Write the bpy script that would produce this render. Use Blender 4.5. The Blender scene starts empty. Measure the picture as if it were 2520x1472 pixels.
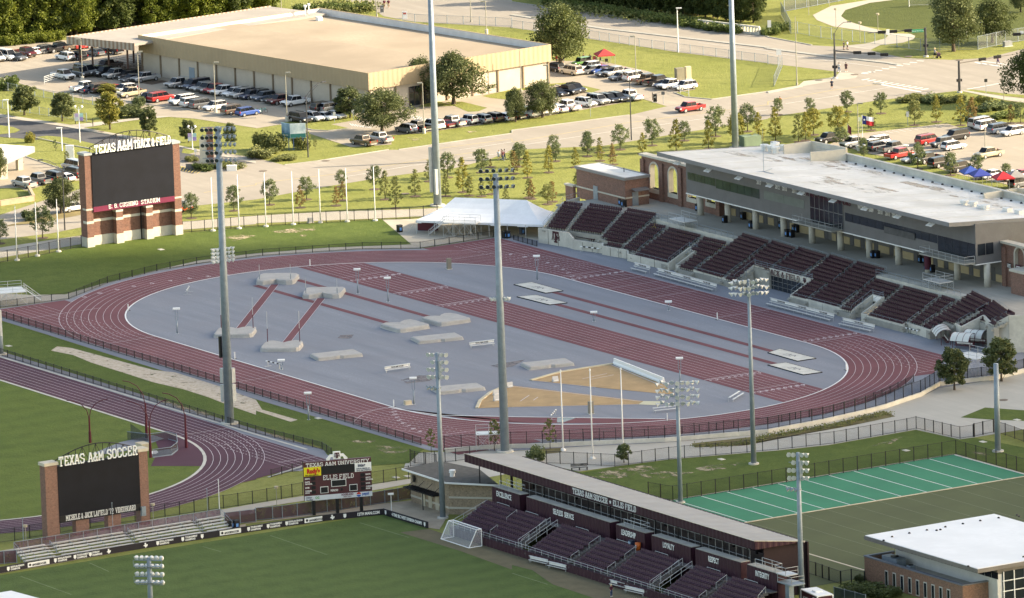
import bpy,math,random
from mathutils import Vector,Matrix
D=bpy.data
SC=bpy.context.scene
COL=SC.collection
R=math.radians
random.seed(7)
# camera survey
CAM=Vector((1285.922,-772.137,293.890))
CF=Vector((-0.8401238,0.50873824,-0.18808879))
CR=Vector((0.52316565,0.85157339,-0.03347337))
CU=Vector((-0.14314222,0.12652337,0.98158145))
FPX,CX,CY=23052.18,1260.0,736.12
def ray(a,b):
 return CF+CR*((a-CX)/FPX)-CU*((b-CY)/FPX)
def at(a,b,z=0.0):
 """survey point of the photograph (2520 wide) -> where it stands on level z"""
 d=ray(a,b)
 p=CAM+d*((z-CAM.z)/d.z)
 p.z=z
 return p
def on_y(a,b,y):
 d=ray(a,b)
 return CAM+d*((y-CAM.y)/d.y)
def on_x(a,b,x):
 d=ray(a,b)
 return CAM+d*((x-CAM.x)/d.x)
ROW=(0.0,369.1,738.3,1103.1)
def tp(c,r,u,v):
 return c*630+u*.2508,ROW[r]+v*.2508
def T(c,r,u,v,z=0.0):
 return at(*tp(c,r,u,v),z)
def px(p):
 d=Vector(p)-CAM
 w=d.dot(CF)
 return CX+FPX*d.dot(CR)/w,CY-FPX*d.dot(CU)/w
def hgt(base,vtop):
 """height of an upright thing standing at base whose top shows at image row vtop"""
 lo,hi=0.0,90.0
 for _ in range(40):
  m=(lo+hi)/2
  if px(base+Vector((0,0,m)))[1]>vtop:
   lo=m
  else:
   hi=m
 return lo
def Th(c,r,u,v,v2):
 b=T(c,r,u,v)
 return b,hgt(b,tp(c,r,u,v2)[1])
 # mesh helper
class M:
 def __init__(s):
  s.v,s.f=[],[]
 def add(s,vs,fs):
  n=len(s.v)
  s.v+=[tuple(p)for p in vs]
  s.f+=[tuple(i+n for i in q)for q in fs]
  return s
 def face(s,pts):
  return s.add(pts,[tuple(range(len(pts)))])
 def box(s,x0,y0,z0,x1,y1,z1):
  v=[(x,y,z)for z in(z0,z1)for y in(y0,y1)for x in(x0,x1)]
  return s.add(v,[(0,2,3,1),(4,5,7,6),(0,1,5,4),(2,6,7,3),(0,4,6,2),(1,3,7,5)])
 def bar(s,p,q,w,h,up=(0,0,1)):
  """box of section w x h along p-q (p, q on its axis)"""
  p,q=Vector(p),Vector(q)
  d=(q-p).normalized()
  up=Vector(up)
  if abs(d.dot(up))>.99:
   up=Vector((1,0,0))
  a=d.cross(up).normalized()*(w/2)
  b=a.cross(d).normalized()*(h/2)
  v=[p-a-b,p+a-b,p+a+b,p-a+b,q-a-b,q+a-b,q+a+b,q-a+b]
  return s.add(v,[(0,1,2,3),(7,6,5,4),(0,4,5,1),(1,5,6,2),(2,6,7,3),(3,7,4,0)])
 def tube(s,p,q,r0,r1=None,n=8,cap=True):
  if r1 is None:
   r1=r0
  p,q=Vector(p),Vector(q)
  d=(q-p).normalized()
  a=d.cross(Vector((0,0,1))if abs(d.z)<.95 else Vector((1,0,0))).normalized()
  b=d.cross(a)
  v=[]
  for c,r in((p,r0),(q,r1)):
   for i in range(n):
    t=2*math.pi*i/n
    v.append(c+a*(r*math.cos(t))+b*(r*math.sin(t)))
  f=[(i,n+i,n+(i+1)%n,(i+1)%n)for i in range(n)]
  if cap:
   f+=[tuple(range(n)),tuple(range(2*n-1,n-1,-1))]
  return s.add(v,f)
 def path(s,pts,r,n=6):
  for i in range(len(pts)-1):
   s.tube(pts[i],pts[i+1],r,r,n)
  return s
 def prism(s,pts,z0,z1):
  n=len(pts)
  a=sum(pts[i][0]*pts[(i+1)%n][1]-pts[(i+1)%n][0]*pts[i][1]for i in range(n))
  if a<0:
   pts=pts[::-1]
  z0=z0 if isinstance(z0,(list,tuple))else[z0]*n
  z1=z1 if isinstance(z1,(list,tuple))else[z1]*n
  if a<0:
   z0,z1=z0[::-1],z1[::-1]
  v=[(p[0],p[1],z)for p,z in zip(pts,z0)]+[(p[0],p[1],z)for p,z in zip(pts,z1)]
  f=[tuple(range(n-1,-1,-1)),tuple(range(n,2*n))]
  f+=[(i,(i+1)%n,n+(i+1)%n,n+i)for i in range(n)]
  return s.add(v,f)
 def loft(s,rings,cap=True):
  n=len(rings[0])
  v=[p for r in rings for p in r]
  f=[]
  for k in range(len(rings)-1):
   for i in range(n):
    j=(i+1)%n
    f.append((k*n+i,k*n+j,(k+1)*n+j,(k+1)*n+i))
  if cap:
   f+=[tuple(range(n-1,-1,-1)),tuple(range((len(rings)-1)*n,len(rings)*n))]
  return s.add(v,f)
 def ribbon(s,pts,w,z,closed=False):
  """flat strip of width w centred on a polyline"""
  n=len(pts)
  P=[Vector((p[0],p[1]))for p in pts]
  o=[]
  for i in range(n):
   a=P[(i-1)%n]if(closed or i>0)else P[i]
   b=P[(i+1)%n]if(closed or i<n-1)else P[i]
   d=(b-a).normalized()
   nn=Vector((-d.y,d.x))*(w/2)
   o+=[(P[i].x+nn.x,P[i].y+nn.y,z),(P[i].x-nn.x,P[i].y-nn.y,z)]
  f=[]
  for i in range(n if closed else n-1):
   j=(i+1)%n
   f.append((2*i,2*i+1,2*j+1,2*j))
  return s.add(o,f)
 def mesh(s,name,smooth=False):
  m=D.meshes.new(name)
  m.from_pydata(s.v,[],s.f)
  m.update()
  if smooth:
   m.polygons.foreach_set('use_smooth',[True]*len(m.polygons))
  return m
 def build(s,name,mt,parent=None,smooth=False,loc=None,rz=0):
  m=s.mesh(name,smooth)
  m.materials.append(mt)
  return link(name,m,parent,loc,rz)
def link(name,data,parent=None,loc=None,rz=0):
 o=D.objects.new(name,data)
 COL.objects.link(o)
 if parent is not None:
  o.parent=parent
 if loc is not None:
  o.location=loc
 if rz:
  o.rotation_euler=(0,0,rz)
 return o
def tag(o,label=None,cat=None,group=None,kind=None):
 if label:
  o['label']=label
 if cat:
  o['category']=cat
 if group:
  o['group']=group
 if kind:
  o['kind']=kind
 return o
def thing(name,label,cat,loc=(0,0,0),rz=0.0,group=None):
 o=link(name,None,None,loc,rz)
 o.empty_display_size=.3
 return tag(o,label,cat,group)
KIDS={}
def dup(root,label,loc,rz,group=None,mats=None,scale=None):
 """a copy of a thing with copies of its parts and sub-parts; mats = {part name: material}"""
 def cp(o,par):
  c=o.copy()
  COL.objects.link(c)
  c.parent=par
  if mats:
   k=o.name.split('.')[0]
   if k in mats and c.material_slots:
    c.material_slots[0].link='OBJECT'
    c.material_slots[0].material=mats[k]
  for ch in KIDS[root.name].get(o.name,()):
   cp(ch,c)
  return c
 if root.name not in KIDS:
  tree={}
  def walk(o):
   tree[o.name]=list(o.children)
   for ch in o.children:
    walk(ch)
  walk(root)
  KIDS[root.name]=tree
 r=cp(root,None)
 r['label']=label
 if group:
  r['group']=group
 r.location=loc
 r.rotation_euler=(0,0,rz)
 if scale:
  r.scale=scale
 return r
 # materials
MATS={}
def _nodes(name):
 m=D.materials.new(name)
 m.use_nodes=True
 nt=m.node_tree
 b=nt.nodes['Principled BSDF']
 return m,nt,b
def mix(nt,fac,a,b,mode='MIX'):
 n=nt.nodes.new('ShaderNodeMix')
 n.data_type='RGBA'
 n.blend_type=mode
 for sock,val in((n.inputs[0],fac),(n.inputs[6],a),(n.inputs[7],b)):
  if hasattr(val,'is_linked')or hasattr(val,'links'):
   nt.links.new(val,sock)
  elif isinstance(val,(int,float)):
   sock.default_value=val
  else:
   sock.default_value=(*val,1)
 return n.outputs[2]
def noise(nt,vec,scale,detail=3.0,rough=.6,lo=.35,hi=.65):
 n=nt.nodes.new('ShaderNodeTexNoise')
 n.inputs['Scale'].default_value=scale
 n.inputs['Detail'].default_value=detail
 n.inputs['Roughness'].default_value=rough
 nt.links.new(vec,n.inputs['Vector'])
 mr=nt.nodes.new('ShaderNodeMapRange')
 mr.inputs[1].default_value=lo
 mr.inputs[2].default_value=hi
 nt.links.new(n.outputs[0],mr.inputs[0])
 return mr.outputs[0]
def objvec(nt):
 return nt.nodes.new('ShaderNodeTexCoord').outputs['Object']
def mul(c,k):
 return tuple(min(1,x*k)for x in c)
def mat(name,c,rough=.75,var=.12,s1=.6,s2=4.0,metal=0.0,c2=None,spec=.35,coat=0.0,bump=0.0):
 """plain weathered surface: the colour wanders at two scales"""
 if name in MATS:
  return MATS[name]
 m,nt,b=_nodes(name)
 v=objvec(nt)
 a=mix(nt,noise(nt,v,s1),mul(c,1-var),c2 or mul(c,1+var))
 a=mix(nt,noise(nt,v,s2),mul((1,1,1),1-var),mul((1,1,1),1),'MIX')if False else a
 a2=mix(nt,noise(nt,v,s2,2),a,mul(c,1-var*.8))
 fin=mix(nt,.5,a,a2)
 nt.links.new(fin,b.inputs['Base Color'])
 b.inputs['Roughness'].default_value=rough
 b.inputs['Metallic'].default_value=metal
 b.inputs['Specular IOR Level'].default_value=spec
 if coat:
  b.inputs['Coat Weight'].default_value=coat
  b.inputs['Coat Roughness'].default_value=.08
 if bump:
  bp=nt.nodes.new('ShaderNodeBump')
  bp.inputs['Strength'].default_value=bump
  bp.inputs['Distance'].default_value=.05
  nt.links.new(noise(nt,v,s2*2,4),bp.inputs['Height'])
  nt.links.new(bp.outputs[0],b.inputs['Normal'])
 MATS[name]=m
 return m
def grass(name,c,c2,dry,dryamt=.5,patch=.05,mow=None,fine=.5):
 """turf: broad tone drift, tufts, blade speckle and worn dry spots"""
 m,nt,b=_nodes(name)
 v=objvec(nt)
 a=mix(nt,noise(nt,v,patch,4,.6),c,c2)
 a=mix(nt,noise(nt,v,.35,4,.65,.42,.75),a,mul(c,.78))
 d=noise(nt,v,patch*2.2,6,.7,1-dryamt*.9,1-dryamt*.9+.16)
 a=mix(nt,d,a,dry)
 sp=noise(nt,v,2.2,3,.7,.3,.7)
 a=mix(nt,sp,mix(nt,fine,a,mul(c,.55)),a)
 if mow:
  w=nt.nodes.new('ShaderNodeTexWave')
  w.bands_direction=mow[0]
  w.inputs['Scale'].default_value=mow[1]
  w.inputs['Distortion'].default_value=.6
  nt.links.new(v,w.inputs['Vector'])
  a=mix(nt,w.outputs['Fac'],a,mix(nt,mow[2],a,mul(c2,1.15)))
 nt.links.new(a,b.inputs['Base Color'])
 b.inputs['Roughness'].default_value=.9
 b.inputs['Specular IOR Level'].default_value=.15
 bp=nt.nodes.new('ShaderNodeBump')
 bp.inputs['Strength'].default_value=.6
 bp.inputs['Distance'].default_value=.12
 nt.links.new(noise(nt,v,1.6,5,.75),bp.inputs['Height'])
 nt.links.new(bp.outputs[0],b.inputs['Normal'])
 MATS[name]=m
 return m
def slabs(name,c,size=4.5,var=.1,line=.75,stain=.25,ang=0.0,ratio=1.0):
 """cast concrete paving: bays with joints, tyre grime and old patches"""
 m,nt,b=_nodes(name)
 v=objvec(nt)
 mp=nt.nodes.new('ShaderNodeMapping')
 mp.inputs['Rotation'].default_value=(0,0,ang)
 nt.links.new(v,mp.inputs['Vector'])
 br=nt.nodes.new('ShaderNodeTexBrick')
 br.offset=0
 br.inputs['Scale'].default_value=1.0
 br.inputs['Brick Width'].default_value=size*ratio
 br.inputs['Row Height'].default_value=size
 br.inputs['Mortar Size'].default_value=.035
 br.inputs['Color1'].default_value=(*mul(c,1-var*.6),1)
 br.inputs['Color2'].default_value=(*mul(c,1+var*.6),1)
 br.inputs['Mortar'].default_value=(*mul(c,line),1)
 nt.links.new(mp.outputs[0],br.inputs['Vector'])
 a=mix(nt,noise(nt,v,.09,5,.65,.35,.7),br.outputs[0],mul(c,1-stain))
 m2=nt.nodes.new('ShaderNodeMapping')
 m2.inputs['Rotation'].default_value=(0,0,-1.25)
 m2.inputs['Scale'].default_value=(.02,.42,1)
 nt.links.new(v,m2.inputs['Vector'])
 a=mix(nt,noise(nt,m2.outputs[0],1.0,5,.7,.42,.72),a,mul(c,1-stain*1.15))
 a=mix(nt,noise(nt,v,.9,4,.7,.4,.8),a,mul(c,1-stain*.8))
 nt.links.new(a,b.inputs['Base Color'])
 b.inputs['Roughness'].default_value=.85
 b.inputs['Specular IOR Level'].default_value=.2
 MATS[name]=m
 return m
def ragged(name,c,c2,keep=.5,scale=.5,s=(1,1,1)):
 """worn ground showing through turf in ragged patches"""
 m,nt,b=_nodes(name)
 v=objvec(nt)
 mp=nt.nodes.new('ShaderNodeMapping')
 mp.inputs['Scale'].default_value=s
 nt.links.new(v,mp.inputs['Vector'])
 a=mix(nt,noise(nt,v,1.3,4,.7),c,c2)
 nt.links.new(a,b.inputs['Base Color'])
 b.inputs['Roughness'].default_value=.95
 tr=nt.nodes.new('ShaderNodeBsdfTransparent')
 ms=nt.nodes.new('ShaderNodeMixShader')
 nt.links.new(noise(nt,mp.outputs[0],scale,6,.72,1-keep-.06,1-keep+.08),ms.inputs[0])
 nt.links.new(tr.outputs[0],ms.inputs[1])
 nt.links.new(b.outputs[0],ms.inputs[2])
 nt.links.new(ms.outputs[0],nt.nodes['Material Output'].inputs[0])
 MATS[name]=m
 return m
def meshy(name,c,alpha):
 """woven netting, wire fabric or shade cloth: lets part of the light through"""
 m,nt,b=_nodes(name)
 b.inputs['Base Color'].default_value=(*c,1)
 b.inputs['Roughness'].default_value=.8
 tr=nt.nodes.new('ShaderNodeBsdfTransparent')
 ms=nt.nodes.new('ShaderNodeMixShader')
 v=objvec(nt)
 n=noise(nt,v,1.2,3,.6,.2,.8)
 mr=nt.nodes.new('ShaderNodeMapRange')
 mr.inputs[3].default_value=alpha*.85
 mr.inputs[4].default_value=min(1,alpha*1.15)
 nt.links.new(n,mr.inputs[0])
 nt.links.new(mr.outputs[0],ms.inputs[0])
 nt.links.new(tr.outputs[0],ms.inputs[1])
 nt.links.new(b.outputs[0],ms.inputs[2])
 nt.links.new(ms.outputs[0],nt.nodes['Material Output'].inputs[0])
 MATS[name]=m
 return m
def leafy(name,c,c2,c3=None,tr=.25):
 """foliage: every leaf cluster gets its own tone"""
 m,nt,b=_nodes(name)
 g=nt.nodes.new('ShaderNodeNewGeometry')
 a=mix(nt,g.outputs['Random Per Island'],c,c2)
 v=objvec(nt)
 a=mix(nt,noise(nt,v,.9,2,.5,.35,.65),a,mul(c,.8))
 if c3:
  a=mix(nt,noise(nt,v,.55,2,.5,.5,.68),a,c3)
 oi=nt.nodes.new('ShaderNodeObjectInfo')
 a=mix(nt,oi.outputs['Random'],mix(nt,.3,a,mul(c,.7)),mix(nt,.3,a,mul(c2,1.2)))
 nt.links.new(a,b.inputs['Base Color'])
 b.inputs['Roughness'].default_value=.6
 b.inputs['Specular IOR Level'].default_value=.25
 t=nt.nodes.new('ShaderNodeBsdfTranslucent')
 nt.links.new(a,t.inputs[0])
 ms=nt.nodes.new('ShaderNodeMixShader')
 ms.inputs[0].default_value=tr
 nt.links.new(b.outputs[0],ms.inputs[1])
 nt.links.new(t.outputs[0],ms.inputs[2])
 nt.links.new(ms.outputs[0],nt.nodes['Material Output'].inputs[0])
 MATS[name]=m
 return m
def bricky(name,c,c2,mortar,w=.4,h=.13):
 m,nt,b=_nodes(name)
 v=objvec(nt)
 sx=nt.nodes.new('ShaderNodeSeparateXYZ')
 nt.links.new(v,sx.inputs[0])
 ad=nt.nodes.new('ShaderNodeMath')
 nt.links.new(sx.outputs[0],ad.inputs[0])
 nt.links.new(sx.outputs[1],ad.inputs[1])
 cb=nt.nodes.new('ShaderNodeCombineXYZ')
 nt.links.new(ad.outputs[0],cb.inputs[0])
 nt.links.new(sx.outputs[2],cb.inputs[1])
 br=nt.nodes.new('ShaderNodeTexBrick')
 br.inputs['Scale'].default_value=1
 br.inputs['Brick Width'].default_value=w
 br.inputs['Row Height'].default_value=h
 br.inputs['Mortar Size'].default_value=.012
 br.inputs['Color1'].default_value=(*c,1)
 br.inputs['Color2'].default_value=(*c2,1)
 br.inputs['Mortar'].default_value=(*mortar,1)
 nt.links.new(cb.outputs[0],br.inputs['Vector'])
 a=mix(nt,noise(nt,v,2.6,2,.6,.45,.8),br.outputs[0],mul(c2,1.35))
 a=mix(nt,noise(nt,v,5.0,2,.6,.5,.85),a,mul(c,.6))
 nt.links.new(a,b.inputs['Base Color'])
 b.inputs['Roughness'].default_value=.85
 MATS[name]=m
 return m
def glassy(name,c,rough=.08):
 m,nt,b=_nodes(name)
 v=objvec(nt)
 nt.links.new(mix(nt,noise(nt,v,.5),c,mul(c,1.6)),b.inputs['Base Color'])
 b.inputs['Roughness'].default_value=rough
 b.inputs['Specular IOR Level'].default_value=.5
 MATS[name]=m
 return m
maroon=mat('maroon_paint',(.060,.012,.020),.5,.1)
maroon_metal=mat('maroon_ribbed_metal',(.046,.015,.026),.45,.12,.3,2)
white_p=mat('white_paint',(.78,.78,.76),.5,.05)
letter_w=mat('white_lettering',(.82,.82,.79),.5,.03)
black_p=mat('black_paint',(.012,.012,.014),.45,.1)
fence_b=mat('black_fence_metal',(.010,.010,.012),.5,.1)
galv=mat('galvanised_steel',(.235,.285,.325),.5,.12,1.2,9,.25)
galv_l=mat('pale_galvanised_rail',(.50,.52,.52),.45,.1,1.2,9,.3)
alum=mat('aluminium_plank',(.70,.70,.67),.45,.08,.8,6,.35)
concrete=mat('cast_concrete',(.54,.52,.455),.85,.14,.5,3)
concrete_d=mat('grey_concrete',(.33,.32,.28),.85,.14,.5,3)
roofwhite=mat('white_roof_membrane',(.70,.675,.61),.7,.14,.16,1.5,c2=(.80,.78,.73))
greypanel=mat('grey_metal_panel',(.150,.150,.152),.5,.1,.5,3)
lightpanel=mat('light_grey_metal_panel',(.22,.22,.22),.5,.08,.5,3)
tanpanel=mat('tan_panel',(.44,.35,.21),.7,.08)
dkglass=glassy('dark_glass',(.012,.016,.022))
grglass=glassy('greenish_glass',(.030,.045,.040))
screen=mat('dark_led_screen',(.008,.0095,.015),.55,.2,.35,12,spec=.18)
brick=bricky('red_brick',(.125,.052,.034),(.185,.085,.058),(.20,.14,.11))
brickb=bricky('brown_brick',(.165,.080,.056),(.22,.115,.085),(.24,.18,.15))
brickt=bricky('tan_brick',(.25,.185,.12),(.33,.25,.17),(.30,.26,.2))
stone=mat('pale_stone',(.52,.49,.41),.85,.1,.8,4)
rubber=mat('black_rubber',(.015,.015,.016),.8,.15)
bark=mat('tree_bark',(.085,.065,.048),.95,.25,2,8)
mulch=mat('bark_mulch',(.10,.070,.048),.95,.3,1.2,6)
tarp=mat('grey_tarpaulin',(.40,.385,.36),.75,.1,.8,3,bump=.5)
skin=mat('skin',(.42,.25,.17),.6,.05)
# SETTING
def sheet(name,pts,lev,mt):
 z=lev*.015
 o=M().face([(p[0],p[1],z)for p in pts]).build(name,mt)
 if o.data.polygons[0].normal.z<0:
  o.data.flip_normals()
 return tag(o,kind='structure')
def TS(s):
 """'c r u v  u v / c r u v ...' -> survey points on the ground"""
 out=[]
 for seg in s.split('/'):
  n=[float(x)for x in seg.split()]
  c,r=int(n[0]),int(n[1])
  out+=[T(c,r,n[i],n[i+1])for i in range(2,len(n),2)]
 return out
def mx(p0,*rest):
 return[Vector((p[0],p[1],0))for p in(p0,)+rest]
g_lit=grass('park_grass',(.215,.235,.058),(.275,.280,.088),(.34,.29,.14),.38,.03)  # dry lawn with sunlight put into the colour: brighter, yellower than berm grass
g_stad=grass('berm_grass',(.084,.126,.024),(.114,.152,.034),(.29,.24,.15),.34,.05)
g_soc=grass('soccer_turf',(.080,.122,.034),(.096,.140,.040),(.14,.15,.06),.24,.03,('X',.055,.3),.3)
g_old=grass('infield_turf',(.104,.150,.030),(.132,.168,.036),(.18,.18,.06),.3,.03,('X',.05,.25),.3)
g_art=mat('olive_artificial_turf',(.084,.098,.038),.9,.1,.12,3)
green_art=mat('green_artificial_turf',(.028,.200,.105),.85,.08,.15,5)
road_m=slabs('concrete_road',(.34,.305,.255),4.6,.08,.82,.22,R(3))
lot_m=slabs('concrete_lot',(.37,.325,.26),4.5,.08,.8,.2,R(8))
walk_m=slabs('concrete_walk',(.43,.395,.33),2.0,.08,.75,.15)
plaza_m=slabs('plaza_concrete',(.46,.44,.385),3.2,.08,.8,.16)
asphalt=mat('asphalt',(.075,.075,.078),.9,.2,.3,3)
rub_red=mat('red_track_rubber',(.165,.058,.066),.9,.14,.12,6)
rub_grey,_nt,_b=_nodes('grey_track_rubber')
_v=objvec(_nt)
_mp=_nt.nodes.new('ShaderNodeMapping')
_mp.inputs['Rotation'].default_value=(0,0,-1.02)
_mp.inputs['Scale'].default_value=(.035,.32,1)
_nt.links.new(_v,_mp.inputs['Vector'])
_a=mix(_nt,noise(_nt,_mp.outputs[0],1.0,6,.65,.3,.7),(.178,.198,.228),(.285,.31,.342))
_a=mix(_nt,noise(_nt,_v,.05,4,.6,.45,.75),_a,(.235,.235,.25))
_a=mix(_nt,noise(_nt,_v,.16,5,.75,.58,.8),_a,(.20,.195,.20))
_a=mix(_nt,noise(_nt,_v,3.2,3,.8,.35,.65),_a,(.21,.22,.25))
_nt.links.new(_a,_b.inputs['Base Color'])
_b.inputs['Roughness'].default_value=.92
_b.inputs['Specular IOR Level'].default_value=.2
rub_mar=mat('maroon_track_rubber',(.082,.030,.048),.9,.16,.08,5)
line_w=mat('line_paint',(.58,.52,.53),.7,.1,.3,5)
line_f=mat('faded_line_paint',(.42,.34,.36),.8,.15,.3,5)
dirt=ragged('worn_dirt',(.52,.45,.365),(.36,.30,.22),.64,.5,(1,1,1))
dirt2=ragged('thin_dry_turf',(.42,.34,.24),(.27,.23,.12),.47,.5,(.5,1,1))
shotdirt=mat('shot_put_dirt',(.41,.275,.14),.95,.12,.4,5)
s=6000
tag(M().face([(-s,-s,0),(s,-s,0),(s,s,0),(-s,s,0)]).build('ground',g_lit),kind='structure')
sheet('road',TS('0 1 -900 1120 -900 640 0 640 420 500 800 380 1000 200/1 1 -660 40 -500 0 0 80 280 150 600 112 1300 0/' '1 0 1400 1472 2512 1312/2 0 0 1282 1150 1132 1520 1045 1960 978 2512 900/3 0 0 915 620 790 700 712 640 700 0 622/2 0 2512 622 1630 515 1250 455 730 378 0 272/' '1 0 1540 215 1250 160 1100 60 880 0/1 0 700 -120/2 0 0 -140 0 20 500 95 900 145 1820 270 2512 362/3 0 0 366 430 446 640 458 740 455 1000 470 1010 495 1100 520 1340 570 1560 580 1800 590 2150 570 2512 480/' '3 0 2900 380 2900 1040 2330 985 1900 888 1620 920 1530 932 1040 992 500 1078 170 1128 0 1162/2 0 2512 1168 1500 1334 900 1432/2 1 0 0/1 1 2300 90 1950 180 1650 215 1300 262 620 372 0 487/0 1 1790 562 500 820 0 880'),1,road_m)
sheet('parking_lot',TS('0 0 -300 440 0 440 330 400 650 395/1 0 2512 430/2 0 385 600 860 600 1330 700 1800 880 1600 912 1700 955 1960 978 1520 1045 1290 975 450 1122 0 1192/' '1 0 2512 1182 2050 1247 1600 1310 1330 1330 1330 1420 930 1445 800 1402 520 1312 230 1225 0 1262/0 0 2512 1258 1900 1165 1540 1142 1290 1048 900 990 430 892 120 800 0 780 -300 740'),2,lot_m)
sheet('driveway',TS('1 0 520 1312 800 1402 930 1445 1100 1440/1 1 700 100 560 112 280 150 -100 60/0 1 2450 20/0 0 2512 1258/1 0 0 1262 230 1225'),1.5,lot_m)if False else None
g_isl=g_lit
for nm,q in(('lawn','1 0 225 1205 330 1195 640 1150 880 1090 1040 1172 740 1222 930 1265 700 1287 560 1280'),('lawn','1 0 1860 1005 2020 1000 2270 1060 2180 1096 2080 1100'),('lawn','1 0 2220 945 2512 880/2 0 290 830 560 812 870 882 770 917 690 905 430 835 290 870 0 900/1 0 2512 985 2300 965'),('lawn','1 0 1590 1050 1700 1000 1800 1000 1960 1040 1700 1050'),('gravel_bed','0 0 1370 815 1590 790 1660 800 1490 835')):
 sheet(nm,TS(q),3,g_isl if nm=='lawn' else mulch)
sheet('street',TS('0 0 -700 1060 0 1150 640 1240 1000 1295 1500 1400 1800 1455/1 1 -730 30 -300 90 -40 120 0 132/0 1 2000 150 1700 90 1300 10/0 0 1000 1455 800 1412 350 1372 0 1345 -700 1290'),2,asphalt)
sheet('lawn',TS('0 0 -500 1220 0 1232 130 1250 200 1280 150 1305 0 1322 -500 1330'),4,g_lit)
sheet('lawn',TS('0 0 340 1350 500 1335 800 1385 1050 1440/0 1 420 30 860 70 620 20/0 0 560 1462 380 1372')if False else TS('0 0 340 1350 460 1335 640 1350 900 1410 1080 1450 900 1462 600 1410 380 1372'),4,g_lit)
sheet('path',TS('0 0 -400 1100 0 1120 690 1228 1000 1290 1500 1375 1900 1460/0 1 2512 112 2512 135 2300 90 2100 45/0 0 1480 1390 980 1300 640 1245 0 1150 -400 1125'),3.5,walk_m)
sheet('path',TS('0 0 640 1235 820 1215 1340 1160 1540 1140 1700 1145 1300 1185 900 1245 760 1262'),3.6,walk_m)
sheet('parking_lot',TS('0 1 -400 -30 140 30 600 185 790 240 790 300 480 330 270 400 0 380 -400 400'),2.2,lot_m)
sheet('lawn',TS('0 1 -400 400 0 378 200 372 300 440 0 490 -400 530'),2.5,g_lit)
sheet('lawn',TS('0 1 60 745 480 640 790 590 790 640 430 710 70 752'),2.5,mat('dry_verge',(.20,.16,.07),.95,.2,.4,3))
sheet('road',TS('0 1 -500 600 0 590 420 500 700 470 790 520 790 585 480 635 0 690 -500 760'),1.6,asphalt)if False else None
sheet('hatched_bay',TS('0 1 1775 165 1990 205 1890 235 1770 208'),3,asphalt)
mk=M()
for i in range(7):
 a=T(0,1,1785+i*32,170+i*6)
 b=T(0,1,1765+i*28,205+i*5)
 mk.ribbon([a,b],.15,.07)
mk.ribbon([T(0,1,1770,165),T(0,1,1990,207)],.3,.07)
tag(mk.build('bay_markings',mat('yellow_paint',(.60,.45,.12),.8,.15)),kind='structure')
sheet('playing_field',TS('3 0 900 -300 1000 0 720 120 720 170 900 250 1340 300 1440 360 1380 400 2060 480 2512 400 3000 200 3000 -300'),1.2,grass('field_grass',(.085,.105,.028),(.105,.122,.034),(.20,.17,.07),.3,.04))
sheet('path',TS('3 0 1240 -30 1000 0 620 60 440 150 480 200 640 262 900 300 1140 335 1240 330 980 270 780 210 716 160 760 100 1000 30 1240 0'),2.4,walk_m)
sheet('path',TS('3 0 1140 335 1240 330 1400 335 1445 355 1430 385 1330 420 1100 445 1010 490 870 475 740 452 960 430 1150 380 1180 350'),2.45,walk_m)
sheet('path',TS('3 0 1900 895 2330 985 2512 1010 2700 1030 2700 990 2330 955 1930 885'),2.6,walk_m)
sheet('lawn',TS('3 0 1920 886 2330 945 2600 975 2600 940 2320 920 2000 880'),2.8,g_lit)
sheet('path',TS('3 0 350 800 610 765 680 740 700 712 840 720 880 745 860 770 700 790 620 800 0 912 0 895 300 840'),2.6,walk_m)
sheet('parking_lot',TS('3 0 820 1320 1100 1290 1690 1220 1760 1215 1900 1260 2050 1230 2250 1200 2512 1210 2900 1200/3 1 2900 500 2300 330 1900 250 1500 130 1000 40 800 -20/3 0 600 1420'),2.4,lot_m)
sheet('path',TS('0 1 -400 1040 0 960 800 840 1790 705 2512 648/1 1 640 610 1640 580 1900 560 1900 650 1560 655 1240 672 0 722/0 1 2512 730 1790 785 800 925 0 1062 -400 1140'),2,walk_m)
sheet('tent_pad',TS('1 1 1240 686 1570 680 1900 640 2300 700/2 1 320 780 310 905 0 850/1 1 2380 850 2180 880 1615 965 1525 930'),3,slabs('pad_concrete',(.44,.405,.33),3.0,.06,.82))
sheet('lawn',TS('0 1 -200 1120 75 1100 705 968 1300 880 1875 812 2395 765/1 1 20 752 1240 684 1525 930 700 962 0 1018/0 1 2400 1030 1940 1090 1500 1190 1030 1308 640 1420 300 1425 0 1330 -200 1330'),2.6,g_stad)
sheet('path',TS('0 1 300 1425 640 1420 1030 1308 1500 1190 1940 1090 2400 1030/1 1 0 1018 700 962 1525 930 1620 968 1045 975 65 1040/0 1 1930 1118 1540 1190 1055 1310 675 1465/0 2 0 80 -300 80 -300 -120 0 -60'),2.8,walk_m)
sheet('apron',TS('0 2 -60 150 20 207 470 345 1100 545 2512 978/1 2 500 1125 1700 1480 2250 1480/2 2 0 1485 700 1440 1500 1402 2512 1312/3 2 540 1215 960 1120 1160 1065 1500 950 1680 868 2230 780 2512 715 2512 300/' '3 2 1600 380 900 205 950 150 840 120 800 190/3 1 250 1420 0 1340/2 1 2330 1200 2230 1330 1530 1170 1140 1060 610 960 310 900/1 1 2512 845 2330 862 1612 972 1045 978 65 1043/0 1 1930 1122 1540 1192 1055 1312 675 1467/0 2 0 85 -60 95'),3.2,rub_grey)
LH,RI,LW,NL=38.01,39.16,1.2264,9
RO=RI+LW*NL
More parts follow.
